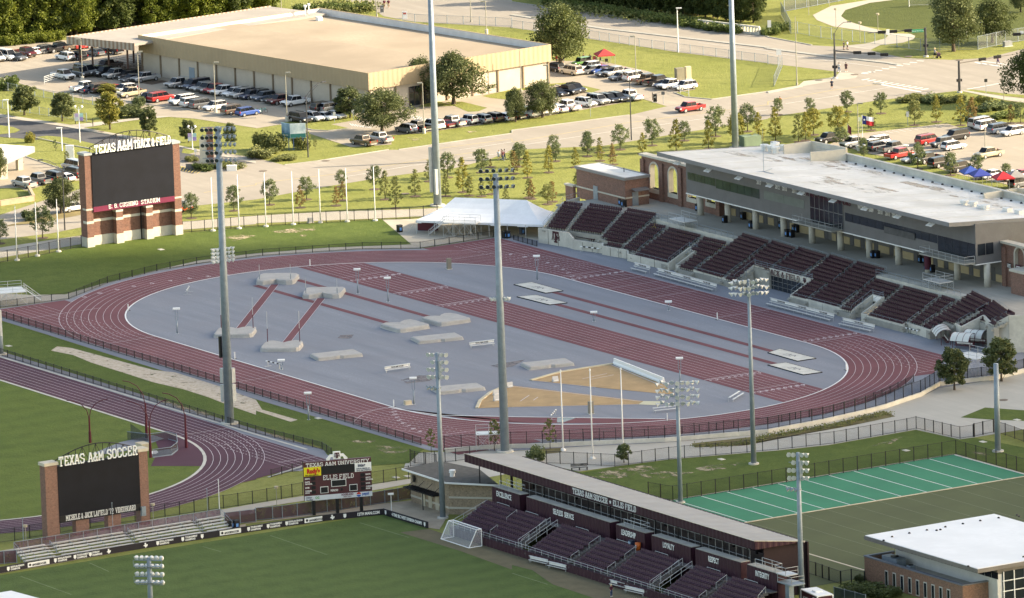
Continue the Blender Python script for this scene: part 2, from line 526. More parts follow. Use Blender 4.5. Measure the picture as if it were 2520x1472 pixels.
def oval(r,n=48,lh=LH,cx=0,cy=0):
 p=[]
 for k in range(n+1):
  t=-math.pi/2+math.pi*k/n
  p.append((cx+lh+r*math.cos(t),cy+r*math.sin(t)))
 for k in range(n+1):
  t=math.pi/2+math.pi*k/n
  p.append((cx-lh+r*math.cos(t),cy+r*math.sin(t)))
 return p
def annulus(m,a,b,z):
 n=len(a)
 m.add([(x,y,z)for x,y in a]+[(x,y,z)for x,y in b],[(i,n+i,n+(i+1)%n,(i+1)%n)for i in range(n)])
 return m
tr=annulus(M(),oval(RI),oval(RO),.068)
for sx in(-1,1):
 for sy in(-1,1):
  x0,x1=sx*(LH+.02),sx*(76.2 if not(sx>0 and sy>0)else 70.5)
  pts=[(x0,sy*RO),(x1,sy*RO)]+([(x1+sx*2,sy*(RI+2))]if sx>0 and sy>0 else[(x1,sy*(RI-4))])
  arc=[(sx*LH+sx*RO*math.cos(t),sy*RO*math.sin(t))for t in[math.asin(min(1,(RI-4)/RO))+k*(math.pi/2-math.asin((RI-4)/RO))/14 for k in range(15)]]
  pts=[(x1,sy*RO),(x1,sy*(RI-4))]+arc
  if sx>0 and sy>0:
   pts=[(61.6,RO),(72.2,40.6),(71.9,36.5)]+arc[1:]
  tr.face([(x,y,.0685)for x,y in pts])
tro=tr.build('running_track',rub_red)
for p in tro.data.polygons:
 pass
tag(tro,kind='structure')
rw=M()
Z1=.072
def clip_y(y):
 return LH+math.sqrt(RI*RI-y*y)
ys=[9.95+(20.45-9.95)*k/8 for k in range(9)]
rw.face([(clip_y(y),y,Z1)for y in ys]+[(-clip_y(y),y,Z1)for y in ys[::-1]])
for y0,y1,x0,x1 in((30.5,31.7,-27,40),(25.2,26.4,-17.5,50),(-4.6,-3.4,-66,-19.5),(3.4,4.6,-65.5,-20)):
 rw.face([(x0,y0,Z1),(x1,y0,Z1),(x1,y1,Z1),(x0,y1,Z1)])
PV=[(Vector((-64.5,-1.1,0)),Vector((-33.0,-26.4,0))),(Vector((-48.5,-1.4,0)),Vector((-17.6,-26.5,0)))]
for a,b in PV:
 rw.ribbon([a,b],1.25,Z1+.004)
rw.face([(x,y,Z1)for x,y in[tuple(T(1,2,1430,1075)[:2]),tuple(T(1,2,1830,1140)[:2]),tuple(T(2,2,0,1155)[:2]),tuple(T(2,2,1100,1168)[:2]),tuple(T(2,2,1650,1175)[:2]),tuple(T(2,2,1100,1216)[:2]),tuple(T(2,2,180,1212)[:2]),tuple(T(1,2,2200,1195)[:2])]])
tag(rw.build('runways',rub_red),kind='structure')
ln=M()
for k in range(1,NL+1):
 ln.ribbon(oval(RI+LW*k),.065 if k<NL else .09,.080,True)
for k in range(1,NL):
 y=RI+LW*k
 for x0,x1,sy in((LH,71-k*.9,1),(-74.5,-LH,1),(-75.5,-LH,-1),(LH,74,-1)):
  a=Vector((x0,y*sy,0))
  b=Vector((x1,y*sy,0))
  xo=LH+math.sqrt(max(0,RO*RO-y*y))
  if x0>0:
   ln.ribbon([(xo,y*sy),(x1,y*sy)],.06,.082)if x1>xo else None
   xs,xe=LH+3,xo
   q=xs
   while q<xe:
    ln.ribbon([(q,y*sy),(q+.5,y*sy)],.08,.082)
    q+=1.3
  else:
   ln.ribbon([(x0,y*sy),(-xo,y*sy)],.06,.082)
   q=-xo
   while q<-LH-3:
    ln.ribbon([(q,y*sy),(q+.5,y*sy)],.08,.082)
    q+=1.3
 yk=9.95+10.5/9*k
 ln.ribbon([(-clip_y(yk)+.6,yk),(clip_y(yk)-.6,yk)],.065,.081)
for x,y0,y1,w in((LH,RI,RO,.12),(-LH,RI,RO,.12),(-LH,-RO,-RI,.1),(LH,-RO,-RI,.1),(-12,RI,RO,.1),(10,RI,RO,.1),(-29,RI,RO,.1),(-23.5,RI,RO,.09),(-18,RI,RO,.09),(70,RI,RO,.1),(4,-RO,-RI,.1),(-64,32,42,.1),(-70,RI,RO,.1),(-66,-RO,-34,.1),(62,-RO,-38,.1),(-62,9.95,20.45,.1),(-44,9.95,20.45,.22),(-30,9.95,20.45,.22),(52.5,9.95,20.45,.22),(64,9.95,20.45,.1)):
 ln.ribbon([(x,y0),(x,y1)],w,.084)
for a,b in PV:
 d=(b-a).normalized()
 n=Vector((-d.y,d.x,0))*.66
 for sg in(-1,1):
  ln.ribbon([a+n*sg,b+n*sg],.07,.083)
cv=[]
for k in range(10):
 t=k/9
 cv.append((-LH+1+6.5*t*t,RI+t*(RO-RI)))
ln.ribbon(cv,.1,.085)
ln.ribbon([(LH-0.5+7*t*t*(1 if t<.99 else 1),-RI-t*(RO-RI))for t in[k/9 for k in range(10)]],.1,.085)
tag(ln.build('lane_lines',line_w),kind='structure')
kb=M()
annulus(kb,oval(RI-.14),oval(RI+.1),.11)
annulus(kb,oval(RI-.16),oval(RI-.14),.11)
kb.ribbon([T(1,2,1300,1060),T(1,2,1520,1100),T(1,2,1830,1140),T(1,2,2200,1144),T(2,2,0,1152),T(2,2,1100,1168),T(2,2,1500,1172)],.25,.112)
tag(kb.build('track_kerb',white_p),kind='structure')
def flat_text(name,s_,p,ang,size,mt,z,kind='structure',parent=None,bold=.02,sx=1.0):
 c=D.curves.new(name,'FONT')
 c.body=s_
 c.size=size
 c.align_x='CENTER'
 c.align_y='CENTER'
 c.offset=bold*size
 c.resolution_u=2
 c.materials.append(mt)
 o=link(name,c,parent)
 o.location=(p[0],p[1],z)
 o.rotation_euler=(0,0,ang)
 o.scale=(sx,1,1)
 return tag(o,kind=kind)if kind else o
def number_row(x,y0,dy,ang,n=9,size=1.25):
 for k in range(n):
  flat_text('lane_number',str(k+1),(x,y0+dy*k),ang,size,line_w,.088,sx=1.1,bold=.04)
number_row(LH-1.6,RI+.6,LW,R(90))
number_row(-LH+3.2,RI+.6,LW,R(90))
number_row(-58.5,10.5,10.5/9,R(90))
number_row(66.2,10.5,10.5/9,R(90))
number_row(53.6,10.5,10.5/9,R(90),size=.9)
number_row(-42.8,10.5,10.5/9,R(90),size=.9)
number_row(-28.8,10.5,10.5/9,R(90),size=.9)
for k in range(9):
 a=R(180+4+k*4.4)
 r=RI+LW*(k+.5)
 flat_text('lane_number',str(k+1),(-LH+r*math.cos(a),r*math.sin(a)),a+R(90),1.2,line_w,.088,bold=.04)
 a=R(118-k*4.2)
 flat_text('lane_number',str(9-k),(-LH+(RO-LW*(k+.5))*math.cos(a),(RO-LW*(k+.5))*math.sin(a)),a+R(90),1.2,line_w,.088,bold=.04)
 a=R(-88+k*2.6)
 flat_text('lane_number',str(k+1),(LH+r*math.cos(a),r*math.sin(a)),a+R(90),1.2,line_w,.088,bold=.04)
sheet('water_jump_pit',[T(2,2,442,1155),T(2,2,640,1160),T(2,2,500,1207),T(2,2,442,1207)],5.2,mat('pit_water',(.05,.055,.05),.2,.2))
for q in('1 2 830 350 960 345 930 385 800 378','1 2 1420 790 1600 745 1800 750 1700 800 1480 825','1 2 2300 650 2512 610/2 2 130 590 0 660/1 2 2400 675'):
 sheet('worn_patch',TS(q),5.3,ragged('rubber_stain',(.16,.145,.15),(.20,.18,.18),.55,.35)if 'rubber_stain' not in MATS else MATS['rubber_stain'])
sheet('shot_sector',TS('1 2 2160 1068 2200 990 2300 915 2400 870 2480 845/2 2 0 845 1290 998 1240 1028 0 1055'),5.4,shotdirt)
sheet('shot_sector',TS('2 2 190 795 480 715 980 640 1480 830 1600 935 1480 925 820 862'),5.4,shotdirt)
sheet('throwing_pad',TS('2 2 1240 1030 1290 998 1470 1000 1430 1038'),5.6,mat('pale_pad',(.55,.52,.36),.8,.06))
wl=M()
for q in('2 2 0 852 1260 1000','2 2 0 1058 1240 1030','2 2 190 795 820 862','2 2 970 640 1480 852','2 2 690 780 930 728','2 2 770 785 1000 740','2 2 80 1000 170 940','2 2 210 990 255 958'):
 wl.ribbon(TS(q),.14,.092)
tag(wl.build('sector_lines',line_w),kind='structure')
kb=M()
for q in('1 2 2168 1068 2200 995 2300 915 2400 870 2500 838','2 2 185 795 480 712 990 633'):
 P=TS(q)
 for i in range(len(P)-1):
  kb.bar(P[i]+Vector((0,0,.15)),P[i+1]+Vector((0,0,.15)),.55,.16)
tag(kb.build('sector_kerb',mat('cream_kerb',(.55,.48,.34),.8,.1)),kind='structure')
OX,OY,OR_=33.0,-117.0,40.7
def oval2(r,n=40):
 return[(-140,OY+r)]+[(OX+r*math.sin(R(180)*k/n),OY+r*math.cos(R(180)*k/n))for k in range(n+1)]+[(-140,OY-r)]
def halfring(m,r0,r1,z):
 a,b=oval2(r0),oval2(r1)
 n=len(a)
 return m.add([(x,y,z)for x,y in a]+[(x,y,z)for x,y in b],[(i,i+1,n+i+1,n+i)for i in range(n-1)])
sheet('lawn',oval2(OR_),3.3,g_old)
sheet('apron',TS('0 2 -60 490 0 505 2512 1275/1 2 640 1465/1 3 1100 160 560 215 0 260/0 3 2512 310 2290 350 1500 560 1500 500/0 2 1600 1300 -60 720'),3.1,rub_grey)
m=halfring(M(),OR_,OR_+9.0,.066)
m.face([(p[0],p[1],.067)for p in[Vector((33,-67.9,0)),Vector((60,-67.6,0)),T(1,3,690,115),T(1,3,450,180),T(1,3,0,303),T(0,3,2512,310),Vector((73.5,-92,0)),Vector((64,-79,0)),Vector((50,-70.5,0))]])
m.face([(p[0],p[1],.0675)for p in TS('0 2 1640 1300 1500 1330 1560 1472/0 3 1480 180 1990 180 2040 90 1990 -10/0 2 1900 1400 1750 1330')])
tag(m.build('old_running_track',rub_mar),kind='structure')
ln=M()
for k in range(0,9):
 ln.ribbon(oval2(OR_+9.0/8*k),.075,.080)
for k in range(1,8):
 y=OY+OR_+9.0/8*k
 xo=OX+math.sqrt(max(0,(OR_+9)**2-(y-OY)**2))
 ln.ribbon([(xo,y),(71.5-k*.6,y)],.075,.081)
 q=OX+4
 while q<xo:
  ln.ribbon([(q,y),(q+.45,y)],.12,.082)
  q+=.95
ln.ribbon([(OX+2,OY+OR_),(OX+2,OY+OR_+9)],.11,.083)
ln.ribbon([(63,-74.5),(63,-67.6)],.11,.083)
for k in range(7):
 x=-38+k*14
 ln.ribbon([(x,-76.2+.3),(x-.0,-73.2)],.08,.083)if k%3==0 else None
tag(ln.build('lane_lines',line_w),kind='structure')
kb=M()
kb.ribbon(oval2(OR_-.15),.5,.09)
kb.ribbon(TS('0 2 -40 555 0 562 2512 1325/1 2 500 1472'),.55,.09)
kb.ribbon(TS('1 3 120 290 470 175'),.5,.09)
tag(kb.build('track_kerb',concrete),kind='structure')
sheet('lawn',TS('0 2 20 212 470 350 1100 550 2512 983/1 2 1650 1468/1 3 1620 30 1500 150 1110 175 700 70/1 2 640 1440/0 2 2512 1268 0 498'),3.4,g_stad)
sheet('bare_earth',TS('0 2 500 500 560 460 700 475 1500 690 1720 715 2150 850 2512 985/1 2 60 1080 410 1180 340 1200 0 1090/0 2 2512 1130 2250 1040 2050 960 1800 880 1500 810 1250 730 900 620 720 545'),4.2,dirt)
for q in('1 2 930 1390 1050 1375 1180 1385 1120 1405 980 1405','1 2 1180 1430 1350 1440 1500 1440/1 3 1480 40 1290 60 1190 10','0 2 1480 955 1700 1010 2150 1150 2190 1180 1900 1110 1600 1020','1 2 0 1265 200 1350 640 1462 500 1420 200 1320','2 3 750 260 1000 210 1300 170 1450 200 1300 240 1050 300 800 290','2 3 1250 260 1500 230 1800 240 1600 285 1300 310','2 3 1800 200 2000 160 2250 140 2150 200 1850 235','3 3 1950 40 2080 30 2220 60 2120 78','0 1 2150 870 2350 835 2512 845 2300 900','1 1 130 805 350 775 560 755 590 790 380 815 200 815','1 1 430 835 500 835 490 850 440 852','1 1 1380 480 1450 478 1430 490','1 0 1480 1350 1620 1355 1680 1375 1560 1390','1 0 2050 1290 2180 1290 2100 1310','3 2 1000 1440 1200 1380 1330 1340 1200 1420'):
 sheet('bare_earth',TS(q),4.3,dirt2)
sheet('plaza',TS('1 3 1450 200 1500 50/2 2 -200 1480 0 1487 700 1440 1500 1402 2512 1316/3 2 540 1216 960 1121 1160 1066 1500 952 1680 868 2230 782 2512 720 2900 640 2900 1330 2512 1270 2030 1350 1880 1370 1450 1275 600 1425 100 1478/2 3 1540 112 1010 182 620 235 300 190/2 3 -300 300/1 3 1700 330'),2.0,plaza_m)
sheet('lawn',TS('3 2 1890 1155 2130 1058 2512 1085 2900 1110 2900 1200 2500 1190 2150 1175'),2.7,g_stad)
sheet('lawn',TS('3 2 0 1330 540 1235 960 1140 1140 1090 1250 1145 800 1240 400 1310 0 1385/2 2 2200 1435 2290 1430/2 2 1800 1450 1760 1410'),2.7,mat('planting_bed',(.13,.11,.045),.95,.3,.6,4))
sheet('lawn',TS('2 3 240 30 400 -40 530 -35 480 45 330 60'),2.9,MATS['planting_bed'])
sheet('lawn',TS('2 3 340 160 690 240 1010 186 1540 116/3 2 100 1482 600 1430 1450 1280 1880 1372 2010 1352 2512 1450 2900 1550/3 3 2900 320 2460 236 1845 64 40 362/2 3 1640 518 1340 480 1000 700 300 400'),2.2,g_stad)
sheet('hockey_pitch',[(125.9,-44,0),(125.9,8.0,0),(146.1,8.0,0),(146.1,-44,0)],3.0,green_art)
sheet('practice_pitch',[(146.2,-60,0),(146.2,40,0),(188.5,40,0),(188.5,-60,0)],3.0,g_art)
ln=M()
for k in range(13):
 y=-42.5+k*4.58
 if y<8:
  ln.ribbon([(126.2,y),(145.9,y)],.14,.06)
ln.ribbon([(126.2,-43.8),(145.9,-43.8)],.16,.061)
tag(ln.build('pitch_lines',letter_w),kind='structure')
ln=M()
for k in range(14):
 y=-42.5+k*4.58
 ln.ribbon([(146.8,y),(180,y)],.07,.06)
tag(ln.build('pitch_lines',mat('faint_line',(.24,.26,.17),.9,.2,.5,4)),kind='structure')
kb=M()
kb.bar((146.15,-47,.05),(146.15,8.2,.05),.3,.12)
kb.bar((125.75,-44,.04),(125.75,8.1,.04),.25,.1)
kb.bar((125.8,8.1,.04),(146.2,8.1,.04),.25,.1)
kb.bar((188.5,-60,.05),(188.5,30,.05),.35,.1)if False else None
kb.bar(T(3,3,372,1030),T(3,3,945,1200),.35,.1)
tag(kb.build('turf_kerb',mat('turf_kerb',(.55,.48,.36),.8,.1)),kind='structure')
sheet('lawn',[(105.5,-170,0),(105.5,-81.5,0),(260,-81.5,0),(260,-170,0)],2.6,g_soc)
sheet('warning_track',TS('1 3 1415 830 1700 795 1800 830/2 3 180 1085 700 1215 1250 1430 1500 1500 1000 1500 800 1472 400 1340 200 1200 0 1150/1 3 2512 1195 2000 1010'),3.1,mat('olive_gravel',(.135,.115,.065),.95,.16,.4,5))
sheet('concourse_apron',TS('0 3 -60 1190 0 1170 240 1130 1500 860 2400 760/1 3 0 745 570 660 1240 590 1250 605 1700 780 1810 800 1900 640 1530 515 1240 560 700 640 0 720/0 3 2300 790 0 1140'),2.9,mat('pale_dirt',(.36,.30,.22),.95,.15,.4,4))if False else None
sheet('concourse_apron',TS('1 3 -100 745 570 665 1240 600 1700 785 1800 800 1900 640 1530 515 1240 545 700 628 -100 740'),2.9,mat('pale_dirt',(.36,.30,.22),.95,.15,.4,4))
sheet('concourse_apron',TS('0 3 -100 1190 240 1140 2300 770/1 3 -100 745 -100 775/0 3 2512 790 0 1232 -100 1250'),2.95,MATS['pale_dirt'])
sheet('path',TS('0 3 -100 1030 0 1010 470 930 1500 700 2200 600 2512 545/1 3 0 545 470 470 1130 360 1530 300 1530 345 1250 400 0 590/0 3 2512 640 1500 770 470 950 0 1060'),2.6,walk_m)
ln=M()
for q in('0 3 880 1130 1070 1215','0 3 200 1260 700 1440','1 3 140 860 700 1050','1 3 1020 735 1500 880','2 3 0 1230 350 1340','0 3 1990 970 2170 1020'):
 ln.ribbon(TS(q),.1,.055)
tag(ln.build('pitch_lines',mat('chalk',(.24,.28,.16),.9,.2,.5,4)),kind='structure')
rl=M()
for q in('1 1 760 285 1500 160 2512 20','1 0 2000 1472 2512 1395','2 0 0 1440 1100 1275 2512 1080','3 0 170 1020 700 938 1200 858','3 0 0 515 560 590 1130 665'):
 rl.ribbon(TS(q),.14,.035)
for q in('3 0 920 720 985 712','3 0 990 715 1045 705'):
 rl.ribbon(TS(q),.5,.036)
for k in range(9):
 rl.ribbon([T(3,0,915+k*68,722-k*15.5),T(3,0,985+k*68,726-k*15.5)],.55,.036)
for k in range(11):
 rl.ribbon([T(3,0,920+k*58,788+k*9.6),T(3,0,995+k*58,776+k*9.6)],.55,.036)
for k in range(5):
 rl.ribbon([T(3,0,2030+k*65,612+k*11),T(3,0,2090+k*65,628+k*9)],.55,.036)
 rl.ribbon([T(3,0,1950+k*66,878-k*12),T(3,0,2015+k*66,870-k*12)],.5,.036)
rl.ribbon(TS('3 0 1110 832 1500 905'),.6,.036)
rl.ribbon(TS('3 0 2080 600 2380 640'),.5,.036)
rl.ribbon(TS('3 0 0 290 10 290')if False else TS('2 0 1830 420 2512 500'),.14,.035)
rl.ribbon(TS('2 0 0 120 900 250'),.12,.035)
for k in range(10):
 rl.ribbon([T(3,0,1100+k*60,1300-k*8),T(3,0,1170+k*60,1318-k*8)],.12,.05)
for r_ in('0 0 960 760 1900 840',):
 pass
for k in range(8):
 rl.ribbon([T(1,0,920+k*26,1215+k*4),T(1,0,950+k*26,1240+k*3)],.18,.05)
 rl.ribbon([T(1,0,1540+k*22,1132+k*5),T(1,0,1510+k*22,1165+k*5)],.18,.05)
tag(rl.build('road_markings',mat('road_paint',(.62,.61,.58),.8,.12,.4,4)),kind='structure')
yl=M()
for q in('0 1 2000 420 2512 345/1 1 0 330 900 225 1500 120 2300 0','1 0 1700 1472 2512 1365/2 0 0 1398 1100 1212 2512 1030/3 0 0 1000 620 890 1130 822'):
 yl.ribbon(TS(q),.22,.035)
tag(yl.build('road_markings',mat('worn_yellow_paint',(.46,.36,.16),.85,.15,.4,4)),kind='structure')
kb=M()
def kerb(q,w=.22,h=.14,dz=0.0):
 P=TS(q)
 for i in range(len(P)-1):
  kb.bar(P[i]+Vector((0,0,h/2+dz)),P[i+1]+Vector((0,0,h/2+dz)),w,h)
kerb('1 0 1400 1472 2512 1312/2 0 0 1282 1150 1132')
kerb('1 1 280 150 600 112 1300 0')
kerb('2 0 1960 978 2512 900/3 0 0 915 340 850')
kerb('2 0 0 150 900 285 2512 470/3 0 0 480 600 558 1170 620 1290 640',1.2)
kerb('3 0 1040 822 1130 826',1.0)
kerb('2 0 0 22 500 95 900 145 1820 270 2512 362/3 0 0 366 430 446',.3)
kerb('0 0 670 1255 1000 1312 1500 1405',.25)
kerb('0 0 740 885 950 950 1190 985 1400 1020 1800 1075 2050 1110 2400 1165 2512 1160',.3)
kerb('1 0 225 1205 560 1280 700 1287 930 1265',.3)
kerb('1 0 560 1070 620 1080/1 0 2130 955 2400 985',.3)if False else None
kerb('2 0 430 835 690 905 770 917',.3)
kerb('2 0 1590 912 1700 955 1960 978',.3)
kerb('1 1 620 372 1300 262 1650 215/2 1 -300 40 0 0',.2)if False else None
kerb('0 1 140 32 600 187',.25)
kerb('0 0 340 1352 600 1410 900 1465',.25)
tag(kb.build('kerb',concrete_d),kind='structure')
# STANDS AND BUILDINGS
ZO={1:(2150,780,.25407),2:(2700,900,.4454),3:(3300,980,.4454),4:(3700,900,.5955),5:(1800,1800,.4454),6:(2400,1950,.4454),7:(2900,2050,.4085)}
S4=4096/2520
def zp(n,u,v):
 x,y,k=ZO[n]
 return(x+u*k)/S4,(y+v*k)/S4
def wpart(name,m,mt,par,smooth=False):
 """part built in survey coordinates, hung under its (unturned) thing"""
 o=m.build(name,mt,par,smooth)
 o.location=-par.location
 return o
GL={'A':'0 0 1.6 6/4 0 2.4 6/1.4 6 2.6 6/.8 2 3.2 2|0 0,4 0','B':'.5 0 .5 6/.5 6 3 6/3 6 3.8 5.2/3.8 5.2 3.8 3.8/3.8 3.8 3 3/.5 3 3 3/3 3 4 2.2/4 2.2 4 .8/4 .8 3 0/.5 0 3 0|','C':'4 4.6 4 5/4 5 3 6/3 6 1 6/1 6 0 5/0 5 0 1/0 1 1 0/1 0 3 0/3 0 4 1/4 1 4 1.5|','D':'.5 0 .5 6/.5 6 2.8 6/2.8 6 4 4.8/4 4.8 4 1.2/4 1.2 2.8 0/2.8 0 .5 0|','E':'.5 0 .5 6/.5 6 4 6/.5 3 3 3/.5 0 4 0/4 0 4 1.2/4 6 4 4.8|','F':'.6 0 .6 6/.6 6 4 6/.6 3 3 3/4 6 4 4.8|.6 0','G':'4 4.6 3 6/3 6 1 6/1 6 0 5/0 5 0 1/0 1 1 0/1 0 3 0/3 0 4 1/4 1 4 2.6/2.4 2.6 4 2.6|','H':'.5 0 .5 6/3.5 0 3.5 6/.5 3 3.5 3|.5 0,3.5 0,.5 6,3.5 6','I':'1 0 1 6|1 0,1 6','J':'2.6 6 2.6 1/2.6 1 1.8 0/1.8 0 .8 0/.8 0 0 1/0 1 0 1.8|2.6 6','K':'.5 0 .5 6/.5 2.4 3.6 6/1.4 3.4 3.7 0|.5 0,3.6 0,.5 6,3.5 6','L':'.6 0 .6 6/.6 0 4 0/4 0 4 1.3|.6 6','M':'.4 0 .4 6/4.6 0 4.6 6/.4 6 2.5 2/4.6 6 2.5 2|.4 0,4.6 0','N':'.4 0 .4 6/3.8 0 3.8 6/.4 6 3.8 0|.4 0,3.8 6','O':'1 0 3 0/3 0 4 1/4 1 4 5/4 5 3 6/3 6 1 6/1 6 0 5/0 5 0 1/0 1 1 0|','P':'.6 0 .6 6/.6 6 3 6/3 6 4 5/4 5 4 3.6/4 3.6 3 2.7/3 2.7 .6 2.7|.6 0','R':'.5 0 .5 6/.5 6 3 6/3 6 3.9 5.2/3.9 5.2 3.9 3.9/3.9 3.9 3 3/3 3 .5 3/2.2 3 3.8 0|.5 0,3.8 0','S':'4 4.7 3.2 6/3.2 6 .9 6/.9 6 0 5.2/0 5.2 0 4/0 4 4 2.2/4 2.2 4 .8/4 .8 3.1 0/3.1 0 .8 0/.8 0 0 1.3|','T':'2 0 2 6/0 6 4 6/0 6 0 4.7/4 6 4 4.7|2 0','U':'.4 6 .4 1/.4 1 1.3 0/1.3 0 2.7 0/2.7 0 3.6 1/3.6 1 3.6 6|.4 6,3.6 6','V':'0 6 2 0/4 6 2 0|0 6,4 6','X':'.2 0 3.8 6/.2 6 3.8 0|.2 0,3.8 0,.2 6,3.8 6','Y':'0 6 2 2.8/4 6 2 2.8/2 2.8 2 0|0 6,4 6,2 0','&':'4 0 1 4.2/1 4.2 1 5.2/1 5.2 1.8 6/1.8 6 2.6 5.2/2.6 5.2 2.6 4.4/2.6 4.4 0 2/0 2 0 .9/0 .9 .9 0/.9 0 2.2 0/2.2 0 3.8 2.6|','.':'.3 .2 .7 .2|',"'":'.5 6 .5 4.6|','7':'0 6 4 6/4 6 1.6 0|','2':'0 4.6 .8 6/.8 6 3.2 6/3.2 6 4 5/4 5 4 4/4 4 0 0/0 0 4 0|','1':'1.2 0 1.2 6/1.2 6 0 5|1.2 0','4':'3 0 3 6/3 6 0 2/0 2 4 2|','-':'.4 3 2.4 3|','#':'1 0 1.6 6/2.8 0 3.4 6/0 2 4 2/.3 4 4.4 4|','@':'3.4 1 1 0/1 0 0 1/0 1 0 5/0 5 1 6/1 6 3.4 6/3.4 6 4.2 5/4.2 5 4.2 2/4.2 2 2 2/2 2 2 4/2 4 4.2 4|'}
def block(m,s_,o,ux,uz,out,h,th=.92,gap=1.5,slant=0,depth=.06,fit=None):
 """write s_ in slab-serif letters: o lower left, ux along, uz up, out = normal; returns width"""
 k=h/6.0
 wid=0.0
 for ch in s_:
  wid+=2.6 if ch==' ' else(max([float(x)for sg in GL[ch].split('|')[0].split('/')for x in sg.split()[0::2]])+th+gap*.62)
 kx=k if fit is None else fit/wid
 x=th/2
 o,ux,uz,out=Vector(o),Vector(ux),Vector(uz),Vector(out)
 n=0
 for ch in s_:
  if ch==' ':
   x+=2.6
   continue
  seg,ser=GL[ch].split('|')
  L=[[float(a)for a in q.split()]for q in seg.split('/')]
  w=max(max(q[0],q[2])for q in L)
  if ser:
   for q in ser.split(','):
    a,b=[float(c)for c in q.split()]
    L.append([a-th*.75,b,a+th*.75,b])
  for q in L:
   p0=Vector((q[0],q[1]))
   p1=Vector((q[2],q[3]))
   d=(p1-p0)
   if d.length<1e-6:
    continue
   d=d.normalized()*(th*.42)
   nn=Vector((-d.y,d.x))*(1.0 if abs(d.x)<abs(d.y)else .85)
   c4=[p0-d-nn,p1+d-nn,p1+d+nn,p0-d+nn]
   dz=depth+(n%9)*.004
   n+=1
   f=[o+ux*((x+c.x)*kx)+uz*(c.y*k)for c in c4]
   b=[p+out*dz for p in f]
   m.add(f+b,[(4,5,6,7),(0,1,5,4),(1,2,6,5),(2,3,7,6),(3,0,4,7)])
  x+=w+th+gap*.62
 return wid*kx
def txt(name,s_,o,ux,uz,size,mt,par,bold=.0,sx=1.0,align='LEFT',ex=.012):
 ux,uz=Vector(ux).normalized(),Vector(uz).normalized()
 n=ux.cross(uz)
 c=D.curves.new(name,'FONT')
 c.body=s_
 c.size=size
 c.align_x=align
 c.offset=bold*size
 c.extrude=ex
 c.resolution_u=2
 c.materials.append(mt)
 ob=link(name,c,par)
 o=Vector(o)-(par.location if par else Vector())
 mm=Matrix(((ux.x*sx,uz.x,n.x,o.x),(ux.y*sx,uz.y,n.y,o.y),(ux.z*sx,uz.z,n.z,o.z),(0,0,0,1)))
 ob.matrix_local=mm
 return ob
def atm(name,o,ux,uz,out,h,mt,par,mt2=None):
 """interlocked block T with A and M at its sides"""
 ux,uz,out=Vector(ux),Vector(uz),Vector(out)
 o=Vector(o)
 m=M()
 u=h/10.0
 def rect(a,b,c,d,e):
  f=[o+ux*(p*u)+uz*(q*u)for p,q in((a,b),(c,b),(c,d),(a,d))]
  g=[p+out*e for p in f]
  m.add(f+g,[(4,5,6,7),(0,1,5,4),(1,2,6,5),(2,3,7,6),(3,0,4,7)])
 rect(-1.1,1.2,1.1,10,.05)
 rect(-4,8.2,4,10,.056)
 rect(-4,6.6,-2.6,9,.06)
 rect(2.6,6.6,4,9,.062)
 rect(-2.1,0,2.1,1.4,.058)
 block(m,'A',o+ux*(-5.0*u)+uz*(2.6*u),ux,uz,out,3.6*u,fit=3.9*u)
 block(m,'M',o+ux*(1.2*u)+uz*(2.6*u),ux,uz,out,3.6*u,fit=4.3*u)
 return wpart(name,m,mt,par)
 # seats
def seat_mesh(mt):
 m=M()
 w=.235
 prof=[(.02,.40),(.02,.46),(-.40,.50),(-.40,.43)]
 m.prism([(-w,-.40),(w,-.40),(w,.02),(-w,.02)],.40,.47)
 b=[(-w,.44),(w,.44),(w,.74),(w*.72,.86),(-w*.72,.86),(-w,.74)]
 m.add([(x,.02+(z-.44)*.22,z)for x,z in b]+[(x,.09+(z-.44)*.22,z)for x,z in b],[(0,1,2,3,4,5),(11,10,9,8,7,6)]+[(i,i+6,(i+1)%6+6,(i+1)%6)for i in range(6)])
 m.box(-.03,-.12,.0,.03,-.02,.42)
 me=m.mesh('seat')
 me.materials.append(mt)
 return me,m
seat_mat=mat('maroon_seat_plastic',(.046,.012,.021),.5,.15,1.0,6,spec=.22)
seat_mat2=mat('faded_maroon_seat_plastic',(.066,.028,.046),.5,.15,1.0,6,spec=.2)
